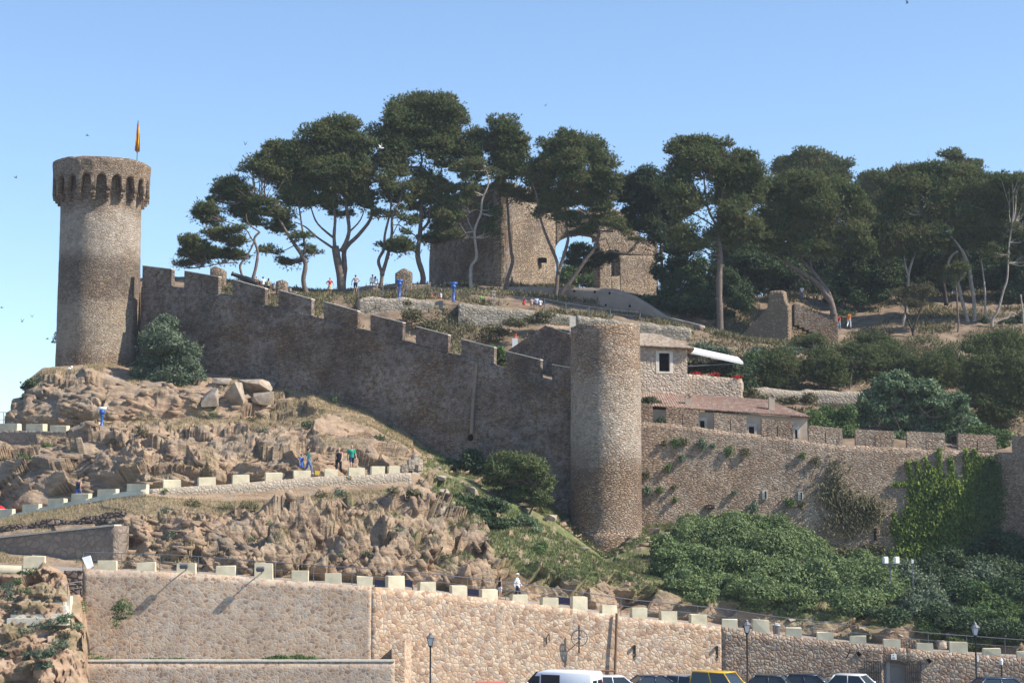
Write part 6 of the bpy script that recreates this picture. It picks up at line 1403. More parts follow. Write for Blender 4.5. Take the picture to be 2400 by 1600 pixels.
# boulders
def boulder(px, py, w_, h_, Y, label, mat='rock', seed=0, group=None, name='boulder', d=None):
    rg_ = random.Random(int(px * 3 + py) + seed); m = mpx(Y); c0_ = P(px, py, Y)
    import bmesh
    bm = bmesh.new()
    for k in range(13):
        v = Vector((rg_.uniform(-1, 1), rg_.uniform(-1, 1), rg_.uniform(-1, 1))); v = v / max(abs(v.x), abs(v.y), abs(v.z)) * rg_.uniform(.75, 1); v.z = v.z * .9
        bm.verts.new((v.x * w_ * m / 2, v.y * (d or w_ * m) / 2, v.z * h_ * m / 2))
    r = bmesh.ops.convex_hull(bm, input=bm.verts)
    bmesh.ops.delete(bm, geom=[v for v in bm.verts if not v.link_faces], context='VERTS')
    bmesh.ops.bevel(bm, geom=bm.edges[:], offset=min(w_, h_) * m * 0.02, segments=1, affect='EDGES')
    me = bpy.data.meshes.new(name); bm.to_mesh(me); bm.free(); me.materials.append(M[mat])
    o = link(name, me, None, c0_); tag(o, label, 'rock', group); return o
q = NT('pale_boulder'); n1 = q.noise(q.coords(), 1.4, 7, .65)
q.bump(q.noise(q.coords(), 4, 6, .7), .6, .08)
M['rock'] = q.col(q.ramp(n1, [(0.3, (0.20, 0.155, 0.12)), (0.5, (0.34, 0.28, 0.22)), (0.7, (0.46, 0.38, 0.31))]))
BG2 = 'pale slabs of rock beside the big grey green bush'
for x, y, w_, h_, Y, lb in ((495, 930, 44, 60, 156.5, 'narrow pale slab just right of the big grey green bush'), (548, 925, 62, 74, 156.8, 'large upright pale slab, tallest of the cluster under the castle wall'), (600, 905, 88, 50, 158, 'broad rounded pale rock capping the cluster under the castle wall'), (615, 935, 60, 40, 156.5, 'grey rock at the right foot of the slab cluster'), (520, 895, 50, 22, 158.5, 'flat pale rock behind the slab cluster top')):
    boulder(x, y, w_, h_, gy(x, y + h_ * .35) + .3, lb, group=BG2)
BG3 = 'boulders lying on the grass slope'
for x, y, w_, h_, Y, lb in ((1107, 1150, 30, 26, 142, 'pale boulder highest on the grass slope beside the round bush'), (1042, 1152, 28, 18, 140.5, 'pale boulder in the middle of the grass slope'), (1036, 1120, 28, 16, 142.5, 'shaded boulder at the top of the grass slope'), (1010, 1165, 14, 16, 139.5, 'small upright stone on the grass slope'), (1000, 1190, 46, 20, 136.5, 'flat boulder leftmost in the row under the grass slope'), (1030, 1195, 30, 26, 136.5, 'rounded boulder in the middle of the row under the grass slope'), (1052, 1182, 34, 20, 137.3, 'darker boulder at the right end of the row under the grass slope'), (1288, 1215, 40, 24, 144.5, 'shaded boulder at the foot of the slim tower'), (1535, 1245, 40, 22, 146, 'pale boulder uphill beside the bramble thicket'), (1560, 1253, 26, 16, 144.5, 'small pale boulder touching the bramble thicket'), (1530, 1272, 36, 12, 142.5, 'flat stone between the slim tower and the bramble thicket'), (1365, 1285, 34, 10, 139, 'long flat stone below the slim tower')):
    boulder(x, y, w_, h_, gy(x, y + h_ * .4) + .1, lb, group=BG3)
BG4 = 'rocks along the roadside'
for x, y, w_, h_, Y, lb in ((2012, 1482, 26, 12, 128, 'pale roadside rock left of the pair with an ochre patch'), (2085, 1480, 24, 10, 128, 'small pale roadside rock behind the blocks'), (2110, 1485, 24, 12, 128, 'ochre tinted roadside rock left of the clipped round shrub'), (2062, 1500, 16, 14, 127, 'small white roadside stone beside a cream block'), (2228, 1490, 34, 22, 128.2, 'white round roadside boulder between the two clipped shrubs'), (2208, 1510, 34, 26, 127, 'grey roadside boulder beside the tall cream block'), (2320, 1512, 26, 14, 127, 'pale roadside rock right of the juniper'), (2360, 1512, 22, 16, 127, 'grey roadside rock near the right edge'), (1855, 1452, 20, 12, 129, 'small roadside rock right of the litter bin')):
    boulder(x, y, w_, h_, gy(x, y + h_ * .4) + .15, lb, group=BG4)

# ================================================================ street things
def roadz(px): py, Y = Wn(px); return P(px, py, Y)
rl = thing('railing', 'thin two bar iron railing running behind the cream blocks along the whole road', 'railing', P(900, 1360, 115.6))
rail_px = list(range(195, 2551, 45))
tp = [P(x, Wn(x)[0] - 40 - (2 if x > 800 else 0), Wn(x)[1] + 0.75) for x in rail_px]
mb = MB(); mb.tube(tp, 0.03, 5); mb.build('top_rail', M['metal'], rl)
mb = MB(); mb.tube([p - Vector((0, 0, .5)) for p in tp], 0.02, 5); mb.build('lower_rail', M['metal'], rl)
for p in tp[::2]:
    mb = MB(); mb.tube([p, p - Vector((0, 0, 1.2))], 0.025, 5); mb.build('post', M['metal'], rl)
rl2 = thing('railing', 'wire railing along the edge of the castle terrace between the blue telescopes', 'railing', P(1100, 700, 177))
nodes = [(840, 692), (897, 690), (953, 690), (1058, 698), (1170, 714), (1276, 720), (1326, 730), (1380, 738), (1430, 745), (1500, 752)]
tp = [P(x, y - 20, 176.0) for x, y in nodes]
mb = MB(); mb.tube(tp, 0.025, 4); mb.build('top_wire', M['metal'], rl2)
mb = MB(); mb.tube([p - Vector((0, 0, .42)) for p in tp], 0.02, 4); mb.build('lower_wire', M['metal'], rl2)
for p in tp: mb = MB(); mb.tube([p + Vector((0, 0, .05)), p - Vector((0, 0, 1.0))], 0.05, 5); mb.build('post', M['metal'], rl2)
rl3 = thing('railing', 'small grey railing against the sky at the far left end of the upper path', 'railing', P(0, 1000, 158))
mb = MB(); mb.tube([P(-60, 966, 158), P(22, 966, 158)], 0.03, 5); mb.tube([P(-60, 984, 158), P(22, 984, 158)], 0.02, 5); mb.build('bars', M['metal'], rl3)
for x in (-30, 8): mb = MB(); mb.tube([P(x, 966, 158), P(x, 1002, 158)], 0.03, 5); mb.build('post', M['metal'], rl3)
br = thing('brick_pillar', 'square pale brick pillar on the castle terrace edge', 'pillar', P(1157, 716, 176.5))
mb = MB(); c_ = P(1157, 716, 176.5); h_ = 35 * mpx(176.5); mb.box(c_ + Vector((0, 0, h_ / 2 - .1)), (0.36, 0.36, h_)); mb.build('shaft', M['house_stone'], br, bevel=.02)
mb = MB(); mb.box(c_ + Vector((0, 0, h_ - .05)), (0.42, 0.42, 0.1)); mb.build('cap', M['coping'], br)
def telescope(px, pyb, Y, label, white=False, hpx=46):
    b = P(px, pyb, Y); m = mpx(Y); h = hpx * m
    t = thing('viewing_telescope', label, 'telescope', b, 0, 'coin viewing telescopes')
    mb = MB(); mb.lathe([(0.22, 0), (0.22, 0.06), (0.12, 0.1), (0.11, h * .62), (0.15, h * .66)], 14, b); mb.build('pedestal', M['blue'], t, smooth=True)
    mb = MB(); mb.lathe([(0.15, h * .66), (0.24, h * .72), (0.25, h * .82), (0.18, h * .88), (0.10, h * .9)], 14, b); mb.build('housing', M['blue'], t, smooth=True)
    mb = MB(); mb.tube([b + Vector((-.36, -.1, h * .95)), b + Vector((.36, .05, h * .95))], [0.10, 0.15], 10); mb.build('tube', M['white' if white else 'blue'], t, smooth=True)
telescope(238, 1006, 149.6, 'blue viewing telescope with a white barrel beside the last cream block of the upper path', True, 52)
telescope(936, 701, 175.5, 'blue viewing telescope nearest the gabled masonry stub')
telescope(1063, 707, 175.5, 'blue viewing telescope in front of the dark apse')
# cannon
cn = thing('cannon', 'old black cannon pointing left over the battlements', 'cannon', P(570, 668, 178))
a, b = P(543, 641, 178), P(600, 663, 178); dd_ = (b - a)
mb = MB(); mb.tube([a, a + dd_ * .03, a + dd_ * .06, a + dd_ * .5, a + dd_ * .52, a + dd_ * .95, b, b + dd_ * .06], [.22, .26, .19, .26, .30, .34, .30, .08], 14); mb.build('barrel', M['black'], cn, smooth=True)
mb = MB(); mb.prism([P(565, 660, 178), P(615, 668, 178), P(620, 682, 178), P(560, 682, 178)], (0, .7, 0)); mb.build('carriage', M['wood'], cn)
for x in (572, 608):
    mb = MB(); c_ = P(x, 676, 177.9); mb.tube([c_, c_ + Vector((0, .9, 0))], .35, 14); mb.build('wheel', M['wood'], cn)
ag = thing('agave_stalk', 'dry thin flower stalk with short side arms against the sky', 'plant', P(406, 680, 172))
mb = MB(); mb.tube([P(406, 682, 172), P(406, 600, 172)], [.05, .02], 5)
for i, y in enumerate((606, 615, 624, 633, 642, 652)): mb.tube([P(406, y + 2, 172), P(406 + (9 if i % 2 else -9) * (1 - i * .04), y - 1, 172)], .018, 4)
mb.build('stalk', M['bark'], ag)
# lamps
def lamp(px, pyt, Y, label, s=1.0, z0=0):
    top_ = P(px, pyt, Y); b = Vector((top_.x, Y, z0)); H = top_.z - z0
    t = thing('street_lamp', label, 'street lamp', b, 0, 'lantern street lamps in the car park')
    hh_ = 0.82 * s
    mb = MB(); mb.lathe([(.11, 0), (.11, .3), (.06, .35), (.05, H - hh_ - .12), (.10, H - hh_ - .06), (.10, H - hh_)], 12, b); mb.build('post', M['black'], t, smooth=True)
    g0_ = H - hh_
    mb = MB()
    for sx, sy in ((-1, -1), (1, -1), (1, 1), (-1, 1)):
        mb.tube([b + Vector((sx * .10, sy * .10, g0_)), b + Vector((sx * .20 * s, sy * .20 * s, g0_ + .48 * s))], .018, 4)
    mb.lathe([(.13, g0_ - .02), (.14, g0_ + .02)], 4, b); fr = mb.build('lantern', M['black'], t)
    mb = MB(); vs = []
    for r_, z in ((.085, g0_ + .02), (.175 * s, g0_ + .46 * s)):
        for sx, sy in ((-1, -1), (1, -1), (1, 1), (-1, 1)): vs.append(b + Vector((sx * r_, sy * r_, z)))
    mb.add(vs, [(0, 1, 5, 4), (1, 2, 6, 5), (2, 3, 7, 6), (3, 0, 4, 7)]); mb.build('glass', M['white'], fr)
    mb = MB(); mb.lathe([(.30 * s, g0_ + .47 * s), (.31 * s, g0_ + .50 * s), (.13 * s, g0_ + .66 * s), (.09, g0_ + .70 * s), (.10, g0_ + .74 * s), (.03, g0_ + .82 * s)], 8, b); mb.build('hood', M['metal'], fr)
lamp(1009, 1481, 112.4, 'black lantern street lamp in front of the bright wall, leftmost lamp')
lamp(1750, 1451, 113, 'black lantern street lamp standing between the yellow car and the dark cars')
lamp(2285, 1457, 113, 'black lantern street lamp near the right edge with a small white sign on its post')
sg = thing('small_sign', 'small white plate on the post of the right hand street lamp', 'sign', P(2292, 1542, 112.9))
mb = MB(); mb.box(P(2292, 1542, 112.9), (.1, .04, .4)); mb.build('plate', M['white'], sg)
ll = thing('post_light', 'short dark post with a small pale light at the far right', 'street lamp', Vector((P(2348, 1590, 112).x, 112, 0)))
b = ll.location; tz_ = zof(1545, 112)
mb = MB(); mb.lathe([(.06, 0), (.045, tz_ - .3)], 8, b); mb.build('post', M['black'], ll)
mb = MB(); mb.lathe([(.09, tz_ - .3), (.12, tz_ - .05), (.03, tz_ + .1)], 8, b); mb.build('lamp_head', M['white'], ll)
# wall fittings
def spot(px, py, label):
    Yw = Wn(px)[1]; a = P(px, py, Yw - 0.75); t = thing('floodlight', label, 'floodlight', PW(px, py + 12, Yw, 1400), 0, 'floodlights on arms over the retaining wall')
    mb = MB(); mb.box(a, (.5, .34, .26), M=Matrix.Rotation(R(20), 3, 'X')); mb.build('head', M['metal'], t, bevel=.04)
    mb = MB(); mb.tube([a, a + Vector((0, .5, -.1)), a + Vector((0, .9, -.3))], .04, 6); mb.build('arm', M['black'], t)
spot(431, 1326, 'small floodlight on an arm in front of the third cream block'); spot(610, 1333, 'small floodlight on an arm in front of the taller fifth cream block')
fl = thing('floodlight', 'pair of white floodlights on a T shaped post above the bushes', 'floodlight', P(2087, 1360, 134))
mb = MB(); mb.tube([P(2087, 1420, 134), P(2087, 1322, 134)], .05, 6); mb.tube([P(2068, 1322, 134), P(2106, 1322, 134)], .05, 6); mb.build('post', M['metal'], fl)
for x in (2075, 2101):
    mb = MB(); mb.box(P(x, 1312, 133.9), (.40, .3, .52), rz=.4); mb.build('lamp_head', M['white'], fl, bevel=.05)
fl = thing('floodlight', 'single tiny white floodlight in the bushes right of the pair', 'floodlight', P(2138, 1330, 134))
mb = MB(); mb.box(P(2138, 1315, 134), (.18, .2, .3)); mb.build('lamp_head', M['white'], fl, bevel=.03); mb = MB(); mb.tube([P(2138, 1320, 134), P(2140, 1380, 134)], .04, 5); mb.build('post', M['metal'], fl)
dp = thing('drain_pipe', 'tall dark pipe down the bright wall with a short arm near its foot', 'pipe', PW(1443, 1585, 121.5, 1500))
mb = MB(); mb.tube([PW(1446, 1436, 121.55, 1500), PW(1444, 1500, 121.45, 1500), PW(1440, 1595, 121.35, 1500)], .09, 8); mb.build('pipe', M['wood'], dp)
mb = MB(); mb.tube([PW(1440, 1571, 121.3, 1500), PW(1395, 1571, 120.9, 1500)], .06, 6); mb.build('arm', M['wood'], dp)
wh = thing('spoked_sculpture', 'spoked iron wheel sculpture on an upright bar against the bright wall', 'sculpture', PW(1358, 1530, 119.8, 1500))
Yw = float(ipol(WPLAN, 1360)[0]); c_ = P(1358, 1494, Yw - 0.7); Rr = 18.5 * mpx(120)
mb = MB(); mb.tube([c_ + Vector((math.cos(t) * Rr, 0, math.sin(t) * Rr)) for t in np.linspace(0, 2 * math.pi, 29)], .035, 5); mb.build('rim', M['metal'], wh)
mb = MB(); mb.ellip(c_, (.12, .1, .12)); hub = mb.build('hub', M['metal'], wh)
for k in range(6):
    t = k * math.pi / 3 + .2; mb = MB(); mb.tube([c_, c_ + Vector((math.cos(t) * Rr * 1.1, 0, math.sin(t) * Rr * 1.1))], .02, 4); mb.build('spoke', M['metal'], wh)
mb = MB(); mb.tube([P(1357, 1464, Yw - .62), P(1357, 1530, Yw - .62)], .05, 6); mb.tube([P(1357, 1500, Yw - .62), P(1357, 1502, Yw + .1)], .04, 6); mb.build('bracket', M['black'], wh)
wh2 = thing('iron_bracket', 'small dark iron bracket left of the spoked wheel', 'bracket', PW(1285, 1500, 119.8, 1500))
Yw = float(ipol(WPLAN, 1285)[0]); mb = MB(); mb.tube([P(1287, 1482, Yw - .2), P(1287, 1504, Yw - .2)], .03, 5); mb.tube([P(1287, 1484, Yw - .2), P(1281, 1492, Yw - .1), P(1281, 1508, Yw - .05)], .03, 5); mb.build('bar', M['black'], wh2)
for x, y in ((1487, 1514), (1680, 1516)):
    Yw = float(ipol(WPLAN, x)[0]); t = thing('wall_spout', 'dark drain spout on the bright wall, ' + ('between the pipe and the yellow car' if x < 1600 else 'just left of the middle street lamp'), 'spout', PW(x, y, Yw, 1500), 0, 'drain spouts of the bright wall')
    mb = MB(); mb.tube([PW(x, y, Yw - .3, 1500), PW(x, y, Yw + .1, 1500)], .11, 8); mb.build('spout', M['black'], t)
    mb = MB(); mb.box(PW(x, y + 16, Yw - .03, 1500), (.16, .05, .8)); mb.build('stain', M['dark_stone'], t)
for x, y in ((2012, 1532), (2176, 1548)):
    Yw = float(ipol(WPLAN, x)[0]); t = thing('round_vent', 'round dark hole in the rough wall ' + ('left' if x < 2100 else 'right') + ' of the arched doorway', 'vent', PW(x, y, Yw, 1500), 0, 'round holes beside the doorway')
    mb = MB(); mb.tube([PW(x, y, Yw - .04, 1500), PW(x, y, Yw + .1, 1500)], .15, 16); mb.build('hole', M['hole'], t)
    mb = MB(); c_ = PW(x, y, Yw - .04, 1500); mb.tube([c_ + Vector((math.cos(a_) * .17, 0, math.sin(a_) * .17)) for a_ in np.linspace(0, 2 * math.pi, 17)], .03, 5); mb.build('rim', M['dark_stone'], t)
rd_ = thing('iron_rod', 'thin dark rod slanting out of the rough wall left of the arched doorway', 'rod', PW(1985, 1535, 123.3, 1500))
mb = MB(); mb.tube([P(1983, 1542, 123.2), P(1993, 1521, 122.4)], .04, 6); mb.build('rod', M['black'], rd_)
# doorway
dr = thing('doorway', 'arched doorway with a pale door in the rough wall beneath the white number plate', 'door', PW(2095, 1600, 123.1, 1550))
Yd = 123.3
mb = MB(); mb.prism([PW(2062, 1540, Yd + .3, 1550), PW(2128, 1540, Yd + .3, 1550), PW(2128, 1650, Yd + .3, 1550), PW(2062, 1650, Yd + .3, 1550)], (0, .1, 0)); mb.build('recess', M['black'], dr)
for x0, x1 in ((2077, 2104), (2106, 2115)):
    mb = MB(); mb.prism([PW(x0, 1548, Yd + .18, 1550), PW(x1, 1550, Yd + .18, 1550), PW(x1, 1650, Yd + .18, 1550), PW(x0, 1650, Yd + .18, 1550)], (0, .08, 0)); mb.build('door_leaf', plain('grey_door', (.42, .40, .38), .6, .05), dr)
for x0, x1 in ((2026, 2064), (2127, 2158)):
    t = thing('iron_grille', 'iron grille panel fixed ' + ('left' if x0 < 2100 else 'right') + ' of the arched doorway', 'grille', PW((x0 + x1) / 2, 1590, 122.7, 1550), 0, 'grilles beside the doorway')
    mb = MB(); Yg = float(ipol(WPLAN, x0)[0]) - .12
    for x in np.linspace(x0, x1, 8): mb.tube([PW(x, 1548, Yg, 1550), PW(x, 1640, Yg, 1550)], .022, 4)
    for y in (1549, 1575, 1600): mb.tube([PW(x0, y, Yg, 1550), PW(x1, y, Yg, 1550)], .022, 4)
    mb.build('bars', M['black'], t)
t = thing('iron_grille', 'barred opening in the low parapet over the arched doorway', 'grille', PW(2130, 1510, 123.4, 1500))
mb = MB(); mb.prism([PW(2108, 1496, 123.5, 1500), PW(2156, 1497, 123.4, 1500), PW(2156, 1520, 123.4, 1500), PW(2108, 1520, 123.5, 1500)], (0, .3, 0)); mb.build('masonry', M['poly_c'], t)
mb = MB()
for x in np.linspace(2112, 2150, 7): mb.tube([PW(x, 1500, 123.35, 1500), PW(x, 1519, 123.35, 1500)], .02, 4)
mb.build('bars', M['black'], t)
ns = thing('number_plate', 'white plate with small dark characters above the arched doorway', 'sign', PW(2095, 1538, 122.85, 1500))
c_ = P(2095, 1538, Wn(2095)[1] - .06)
mb = MB(); mb.box(c_, (.36, .04, .36)); mb.build('plate', M['white'], ns)
for i, (dx, dz, txt, s_) in enumerate(((-.07, .05, 'PI', .12), (-.13, -.13, '181', .16))):
    cu = bpy.data.curves.new('lettering', 'FONT'); cu.body = txt; cu.size = s_; cu.extrude = .004
    o_ = bpy.data.objects.new('tmp', cu); COL.objects.link(o_); me_ = bpy.data.meshes.new_from_object(o_.evaluated_get(bpy.context.evaluated_depsgraph_get())); bpy.data.objects.remove(o_)
    me_.materials.clear(); me_.materials.append(M['black']); o = link('lettering', me_)
    o.rotation_euler = (R(90), 0, 0); o.parent = ns; o.location = Vector((c_.x + dx, c_.y - .03, c_.z + dz)) - ns.location
# benches, bin, barrier
for x0, x1, y0, lb in ((878, 912, 1357, 'dark blue bench behind the block nearest the wall joint'), (945, 967, 1356, 'dark blue bench right of the tall block above the wall joint'), (1092, 1132, 1378, 'long dark blue bench left of the girl in white shorts'), (1306, 1342, 1398, 'long dark blue bench left of the tall middle block')):
    py, Yb = Wn((x0 + x1) / 2); Yb += 1.6; a = P(x0, y0, Yb); b = P(x1, y0 + 4, Yb)
    t = thing('bench', lb, 'bench', (a + b) / 2 + Vector((0, 0, -.8)), 0, 'dark blue benches on the road')
    mb = MB(); mb.prism([a, b, b + Vector((0, 0, -.38)), a + Vector((0, 0, -.38))], (0, .06, 0)); mb.build('backrest', M['navy'], t)
    mb = MB(); mb.prism([a + Vector((0, .05, -.40)), b + Vector((0, .05, -.40)), b + Vector((0, .5, -.40)), a + Vector((0, .5, -.40))], (0, 0, -.06)); mb.build('seat', M['navy'], t)
    for e in (a, b):
        mb = MB(); mb.box(e + Vector((0, .28, -.65)), (.06, .4, .42)); mb.build('leg', M['navy'], t)
t = thing('litter_bin', 'dark litter bin with a white lid edge behind the road wall', 'bin', P(1820, 1486, 125.2))
b = t.location; mb = MB(); mb.lathe([(.22, 0), (.26, .62)], 14, b); mb.build('bucket', M['metal'], t); mb = MB(); mb.lathe([(.27, .62), (.27, .70), (.1, .76)], 14, b); mb.build('lid', M['white'], t)
t = thing('barrier_board', 'white board leaning at the left end of the road wall', 'sign', P(205, 1332, 114.6))
mb = MB(); mb.prism([P(192, 1306, 114.7), P(211, 1301, 114.7), P(219, 1330, 114.4), P(204, 1332, 114.4)], (0.02, .06, 0)); mb.build('board', M['white'], t)
t = thing('red_parasol', 'bright red rounded canopy half out of view at the left edge', 'parasol', P(-4, 1200, 141))
b = P(-4, 1200, 139.5); mb = MB(); mb.ellip(b, (.62, .5, .55), 16, 9); mb.build('canopy', plain('red_cloth', (.75, .02, .03), .6, .05), t, smooth=True)
t = thing('white_sack', 'small white sack left on the rock at the foot of the flagged tower', 'sack', P(163, 866, 161))
mb = MB(); mb.ellip(P(163, 864, 161), (.22, .15, .13)); mb.ellip(P(168, 861, 161), (.12, .1, .16)); mb.build('sack', M['white'], t, smooth=True)
t = thing('information_board', 'small wooden board with a yellow panel beside the path rocks', 'sign', P(744, 1113, 137.5))
mb = MB(); mb.box(P(742, 1099, 137.5), (.55, .05, .35), rz=.3); mb.build('board', M['wood'], t); mb = MB(); mb.box(P(744, 1107, 137.45), (.4, .05, .28), rz=.3); mb.build('panel', plain('yellow_panel', (.55, .38, .06)), t)
mb = MB(); mb.tube([P(737, 1099, 137.5), P(737, 1116, 137.5)], .03, 4); mb.tube([P(750, 1099, 137.5), P(750, 1116, 137.5)], .03, 4); mb.build('legs', M['wood'], t)
t = thing('flower_row', 'red geraniums growing along the house terrace wall', 'flowers', P(1675, 880, 158.9))
for x, y in ((1676, 877), (1729, 884), (1634, 875)):
    c3 = np.array(P(x, y, 158.9)) + rg.normal(0, 1, (90, 3)) * np.array([.22, .12, .09]); soup('blossoms', tris(c3, np.tile(np.array([0, -.3, 1.]), (90, 1)), .1, .09, rg, .8), plain('geranium_red', (.5, .02, .02)) if x == 1676 else bpy.data.materials['geranium_red'], t, t.location)
tb = thing('picnic_table', 'small white table on the castle terrace with people sitting round it', 'table', P(1022, 704, 178.5))
b = tb.location; mb = MB(); mb.lathe([(.5, .72), (.5, .76)], 16, b); mb.build('top', M['white'], tb); mb = MB(); mb.lathe([(.25, 0), (.05, .05), (.05, .72)], 10, b); mb.build('leg', M['metal'], tb)

# birds
def bird(px, py, Y, w_, label, mat='black', name='bird', flap=.3, group='swifts wheeling in the sky', rz=0):
    c_ = P(px, py, Y); t = thing(name, label, 'bird', c_, rz, group)
    mb = MB(); mb.ellip((0, 0, 0), (w_ * .30, w_ * .07, w_ * .07), 8, 5); mb.ellip((w_ * .27, 0, w_ * .02), (w_ * .09, w_ * .06, w_ * .06), 6, 5); mb.prism([(-w_ * .25, -.02, 0), (-w_ * .45, -w_ * .07, 0), (-w_ * .45, w_ * .07, 0), (-w_ * .25, .02, 0)], (0, 0, .01))
    o = link('body', mb.mesh('body', M[mat], True), t)
    for s_ in (-1, 1):
        mb = MB(); mb.prism([(w_ * .14, s_ * .02, 0), (w_ * .05, s_ * w_ * .28, w_ * flap * .6), (-w_ * .12, s_ * w_ * .55, w_ * flap), (-w_ * .10, s_ * w_ * .25, w_ * flap * .5), (-w_ * .10, s_ * .02, 0)], (0, 0, .012))
        link('wing', mb.mesh('wing', M[mat]), t)
sw = {'black': 'tiny dark swift'}
for i, (x, y, lb) in enumerate(((205, 318, 'above the flagged tower top'), (37, 417, 'left of the flagged tower crown'), (575, 339, 'left one of the pair over the leftmost pines'), (622, 334, 'right one of the pair over the leftmost pines'), (1278, 248, 'alone in the sky right of the tallest pine'), (2126, 8, 'highest of all, at the top edge'), (4, 721, 'touching the left edge beside the tower shaft'), (75, 742, 'upper one of the pair low left of the tower'), (52, 754, 'lower one of the pair low left of the tower'), (111, 794, 'close to the tower flank'))):
    bird(x, y, 120 + (i * 7) % 30, .34, 'tiny dark swift ' + lb, flap=.2 + .3 * (i % 3), rz=i * 1.1)
bird(893, 347, 150, .75, 'white gull flying in front of the dark pines', 'white', 'gull', .5, None, .4)

# ================================================================ people
skin = plain('skin', (.50, .30, .21), .6, .05); M['skin'] = skin
def capsule(mb, a, b, ra, rb_, n=8): mb.tube([a, a.lerp(b, .5), b], [ra, (ra + rb_) / 2, rb_], n)
def bodyparts(pose):
    """joints of a 1.75 m figure facing -Y, origin at the feet (or seat for sitting poses)"""
    V = Vector
    J = dict(pel=V((0, 0, .95)), che=V((0, 0, 1.32)), nek=V((0, 0, 1.49)), hed=V((0, -.02, 1.63)))
    for s, k in ((-1, 'r'), (1, 'l')):
        J['sho' + k] = V((s * .19, 0, 1.42)); J['elb' + k] = V((s * .25, .02, 1.13)); J['wri' + k] = V((s * .27, -.05, .88))
        J['hip' + k] = V((s * .10, 0, .92)); J['kne' + k] = V((s * .11, -.02, .50)); J['ank' + k] = V((s * .11, .02, .08))
    if pose == 'walk':
        J['kner'] = V((-.10, -.20, .52)); J['ankr'] = V((-.10, -.24, .09)); J['knel'] = V((.10, .06, .50)); J['ankl'] = V((.10, .36, .16))
        J['elbr'] = V((-.25, .14, 1.14)); J['wrir'] = V((-.26, .12, .89)); J['elbl'] = V((.25, -.10, 1.14)); J['wril'] = V((.24, -.28, .95))
    if pose == 'akimbo':
        J['elbr'] = V((-.40, .05, 1.20)); J['wrir'] = V((-.20, -.08, 1.03)); J['elbl'] = V((.36, -.02, 1.16)); J['wril'] = V((.40, -.1, .92))
    if pose == 'reach':
        J['elbr'] = V((-.30, -.10, 1.18)); J['wrir'] = V((-.16, -.30, 1.28)); J['elbl'] = V((.28, -.05, 1.15)); J['wril'] = V((.24, -.2, .95))
    if pose == 'sit':
        dz = V((0, 0, -.47))
        for k in list(J): J[k] = J[k] + dz
        for s, k in ((-1, 'r'), (1, 'l')):
            J['kne' + k] = V((s * .13, -.42, .50)); J['ank' + k] = V((s * .13, -.44, .08)); J['elb' + k] = V((s * .26, -.08, .68)); J['wri' + k] = V((s * .15, -.32, .58))
    return J
def remesh(mb, mat, vox, name):
    me = mb.mesh(name, mat)
    o = bpy.data.objects.new('tmp', me); COL.objects.link(o)
    md = o.modifiers.new('r', 'REMESH'); md.mode = 'VOXEL'; md.voxel_size = vox; md.use_smooth_shade = True
    dg = bpy.context.evaluated_depsgraph_get(); ev = o.evaluated_get(dg)
    m2 = bpy.data.meshes.new_from_object(ev); m2.name = name
    bpy.data.objects.remove(o)
    return m2
BODY = {}
def body_mesh(pose):
    if pose in BODY: return BODY[pose]
    J = bodyparts(pose); mb = MB(); V = Vector
    mb.tube([J['pel'] - V((0, 0, .06)), J['pel'] + V((0, 0, .05)), J['pel'].lerp(J['che'], .5), J['che'], J['nek'] - V((0, 0, .03))], [.12, .145, .125, .155, .07], 12)
    capsule(mb, J['nek'] - V((0, 0, .06)), J['hed'], .055, .05)
    mb.ellip(J['hed'] + V((0, 0, .02)), (.075, .095, .115), 12, 9); mb.ellip(J['hed'] + V((0, -.095, .0)), (.014, .02, .02), 6, 5)
    for s in (-1, 1): mb.ellip(J['hed'] + V((s * .076, 0, 0)), (.012, .02, .03), 6, 5)
    for k, s in (('r', -1), ('l', 1)):
        capsule(mb, J['che'] + V((s * .08, 0, .08)), J['sho' + k], .075, .06)
        capsule(mb, J['sho' + k], J['elb' + k], .055, .042); capsule(mb, J['elb' + k], J['wri' + k], .042, .028)
        mb.ellip(J['sho' + k], (.06, .06, .06), 8, 6); mb.ellip(J['elb' + k], (.043, .043, .043), 8, 6)
        d = (J['wri' + k] - J['elb' + k]).normalized(); palm = J['wri' + k] + d * .05; sd = d.cross(V((0, 1, 0)) if abs(d.y) < .8 else V((1, 0, 0))).normalized()
        capsule(mb, J['wri' + k], palm + d * .03, .026, .034)
        for f in range(4): 
            r_ = palm + d * .035 + sd * (.022 * (f - 1.5)); L_ = (.07, .08, .075, .055)[f]
            mb.tube([r_, r_ + d * L_ * .5, r_ + d * L_ * .95 + V((0, -.02, 0))], [.011, .010, .008], 6)
        mb.tube([palm + sd * .03 - d * .02, palm + sd * .055 + d * .02, palm + sd * .06 + d * .045], [.012, .011, .009], 6)
        capsule(mb, J['hip' + k] + V((0, 0, .04)), J['kne' + k], .088, .058); capsule(mb, J['kne' + k], J['ank' + k], .056, .036); mb.ellip(J['kne' + k], (.058, .058, .058), 8, 6)
        mb.tube([J['ank' + k] + V((0, .05, -.04)), J['ank' + k] + V((0, -.06, -.035)), J['ank' + k] + V((0, -.17, -.055))], [.038, .042, .024], 8)
    BODY[pose] = (remesh(mb, skin, .013, 'body'), J); return BODY[pose]
CLO = {}
